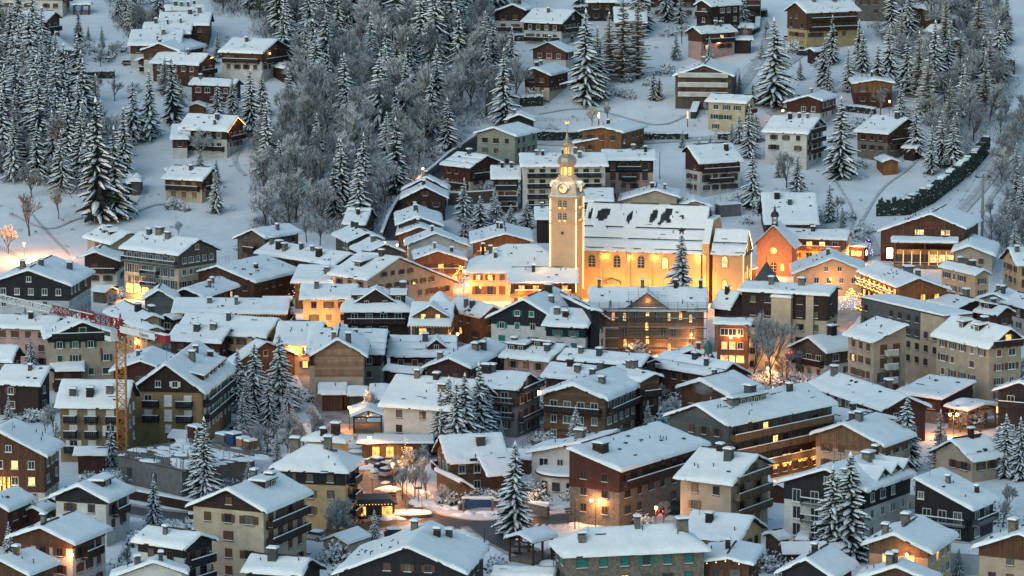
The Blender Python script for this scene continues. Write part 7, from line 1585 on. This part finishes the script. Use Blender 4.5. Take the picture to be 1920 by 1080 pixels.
# lit arcade under the white block terrace
o = empty('arcade', P(731, 862), 0, 'low snow roofed arcade with gold lit window beside the car park', 'arcade'); b = MB(); b.box(-5, 7, 0, 5, 0, 3, 'wood_tan'); b.build('wall', o); b = MB(); b.box(-6, 8, -1.6, 5.2, 3.002, 3.3, 'trim'); b.build('roof', o); b = MB(); b.box(-6, 8, -1.6, 5.2, 3.303, 3.7, 'snow', .03); b.build('snow', o)
for x in (-2.5, 0, 3.5): window(o, x, -.02, 1.5, pi, 1.3, 1.8, 'frame_brown', 'lit1')
point_light((0, -1.8, 2.2), 120, (1, .55, .2), .3, o)
# round white porch of the modern wing
o = empty('porch', P(1052, 930), -.3, 'curved white entrance porch with snow left of the municipal hall', 'porch'); b = MB(); b.lathe([(5.0, -.5), (5.0, 3.4)], 0, 4, 'white', 20); b.build('wall', o); b = MB(); b.lathe([(5.6, 3.402), (5.6, 3.7)], 0, 4, 'trim', 20); b.build('roof', o); b = MB(); b.lathe([(5.55, 3.703), (5.3, 4.05), (.02, 4.1)], 0, 4, 'snow', 20); b.build('snow', o)
for a in (-2.2, -1.7, -1.2): window(o, 5.0 * cos(a), 4 + 5.0 * sin(a), 1.7, a - pi/2, 1.2, 1.4)
# terrace block with planters, lower right
o = empty('terrace', P(1805, 1068), -.35, 'white walled roof terrace with a row of snowy little shrubs', 'terrace'); b = MB(); b.box(-5, 4, -3, 3, -1, 3.2, 'bluegrey'); b.build('wall', o); b = MB(); b.box(-4.8, 3.8, -2.8, 2.8, 3.202, 3.5, 'snow', .03); b.build('snow', o)
o = empty('terrace', P(1722, 985), -.5, 'white terrace block with snowy table between the modern chalets', 'terrace'); b = MB(); b.box(-4.5, 3.5, -3, 4, -1, 5.6, 'white'); b.build('wall', o); b = MB(); b.box(-4.3, 3.3, -2.8, 3.8, 5.602, 5.8, 'snow', .02); b.build('snow', o); window(o, -1.5, -3.02, 3.6, pi, 2.2, 1.4); window(o, 3.52, 0, 3.6, -pi/2, 1.4, 2.4)
b = MB(); b.box(-1, 1, -.5, .5, 6.5, 6.6, 'wood_dark'); b.box(-1, 1, -.5, .5, 6.603, 6.9, 'snow', .1)
for x in (-.8, .8): b.box(x - .05, x + .05, -.05, .05, 5.8, 6.5, 'wood_dark')
tag(b.build('terrace_table', loc=o.location, rz=-.5), 'snow covered table on the white terrace block', 'table')

# chimney smoke
def smoke(px, py, h, s, label):
    p = P(px, py, h); m = bpy.data.materials.get('smoke')
    if not m:
        m = bpy.data.materials.new('smoke'); m.use_nodes = True; n = m.node_tree; n.nodes.clear(); o = n.nodes.new('ShaderNodeOutputMaterial'); v = n.nodes.new('ShaderNodeVolumePrincipled'); v.inputs['Color'].default_value = (.75, .75, .76, 1)
        tc = n.nodes.new('ShaderNodeTexCoord'); nz = n.nodes.new('ShaderNodeTexNoise'); nz.inputs['Scale'].default_value = 2.2; nz.inputs['Detail'].default_value = 4; n.links.new(tc.outputs['Object'], nz.inputs['Vector'])
        ln = n.nodes.new('ShaderNodeVectorMath'); ln.operation = 'LENGTH'; n.links.new(tc.outputs['Object'], ln.inputs[0])
        a = n.nodes.new('ShaderNodeMapRange'); a.inputs[1].default_value = .15; a.inputs[2].default_value = 1; a.inputs[3].default_value = .5; a.inputs[4].default_value = -.45; n.links.new(ln.outputs['Value'], a.inputs[0])
        b_ = n.nodes.new('ShaderNodeMapRange'); b_.inputs[1].default_value = .35; b_.inputs[2].default_value = .7; b_.clamp = False; n.links.new(nz.outputs[0], b_.inputs[0])
        c = n.nodes.new('ShaderNodeMath'); c.operation = 'ADD'; c.use_clamp = True; n.links.new(a.outputs[0], c.inputs[0]); n.links.new(b_.outputs[0], c.inputs[1])
        d = n.nodes.new('ShaderNodeMath'); d.operation = 'MULTIPLY'; n.links.new(c.outputs[0], d.inputs[0]); d.inputs[1].default_value = .32
        e = n.nodes.new('ShaderNodeMath'); e.operation = 'MULTIPLY'; n.links.new(d.outputs[0], e.inputs[0]); n.links.new(a.outputs[0], e.inputs[1]); e.use_clamp = True
        n.links.new(d.outputs[0], v.inputs['Density']); n.links.new(v.outputs[0], o.inputs['Volume'])
    b = MB(); b.ball((0, 0, 0), 1, 'snow', 10); me = b.mesh('smoke'); me.materials.clear(); me.materials.append(m)
    o = inst(me, 'smoke', None, p); o.scale = (s[0], s[0], s[1]); o.rotation_euler = (0, .35, 0); tag(o, label, kind='stuff')
smoke(664, 486, 9, (2.0, 1.6), 'pale smoke over the roof crowded with chimneys'); smoke(1318, 728, 9, (2.2, 1.4), 'thin smoke over the curved roof chalet'); smoke(1868, 520, 10, (3.4, 2.2), 'pinkish smoke beside the orange walled house at the right')
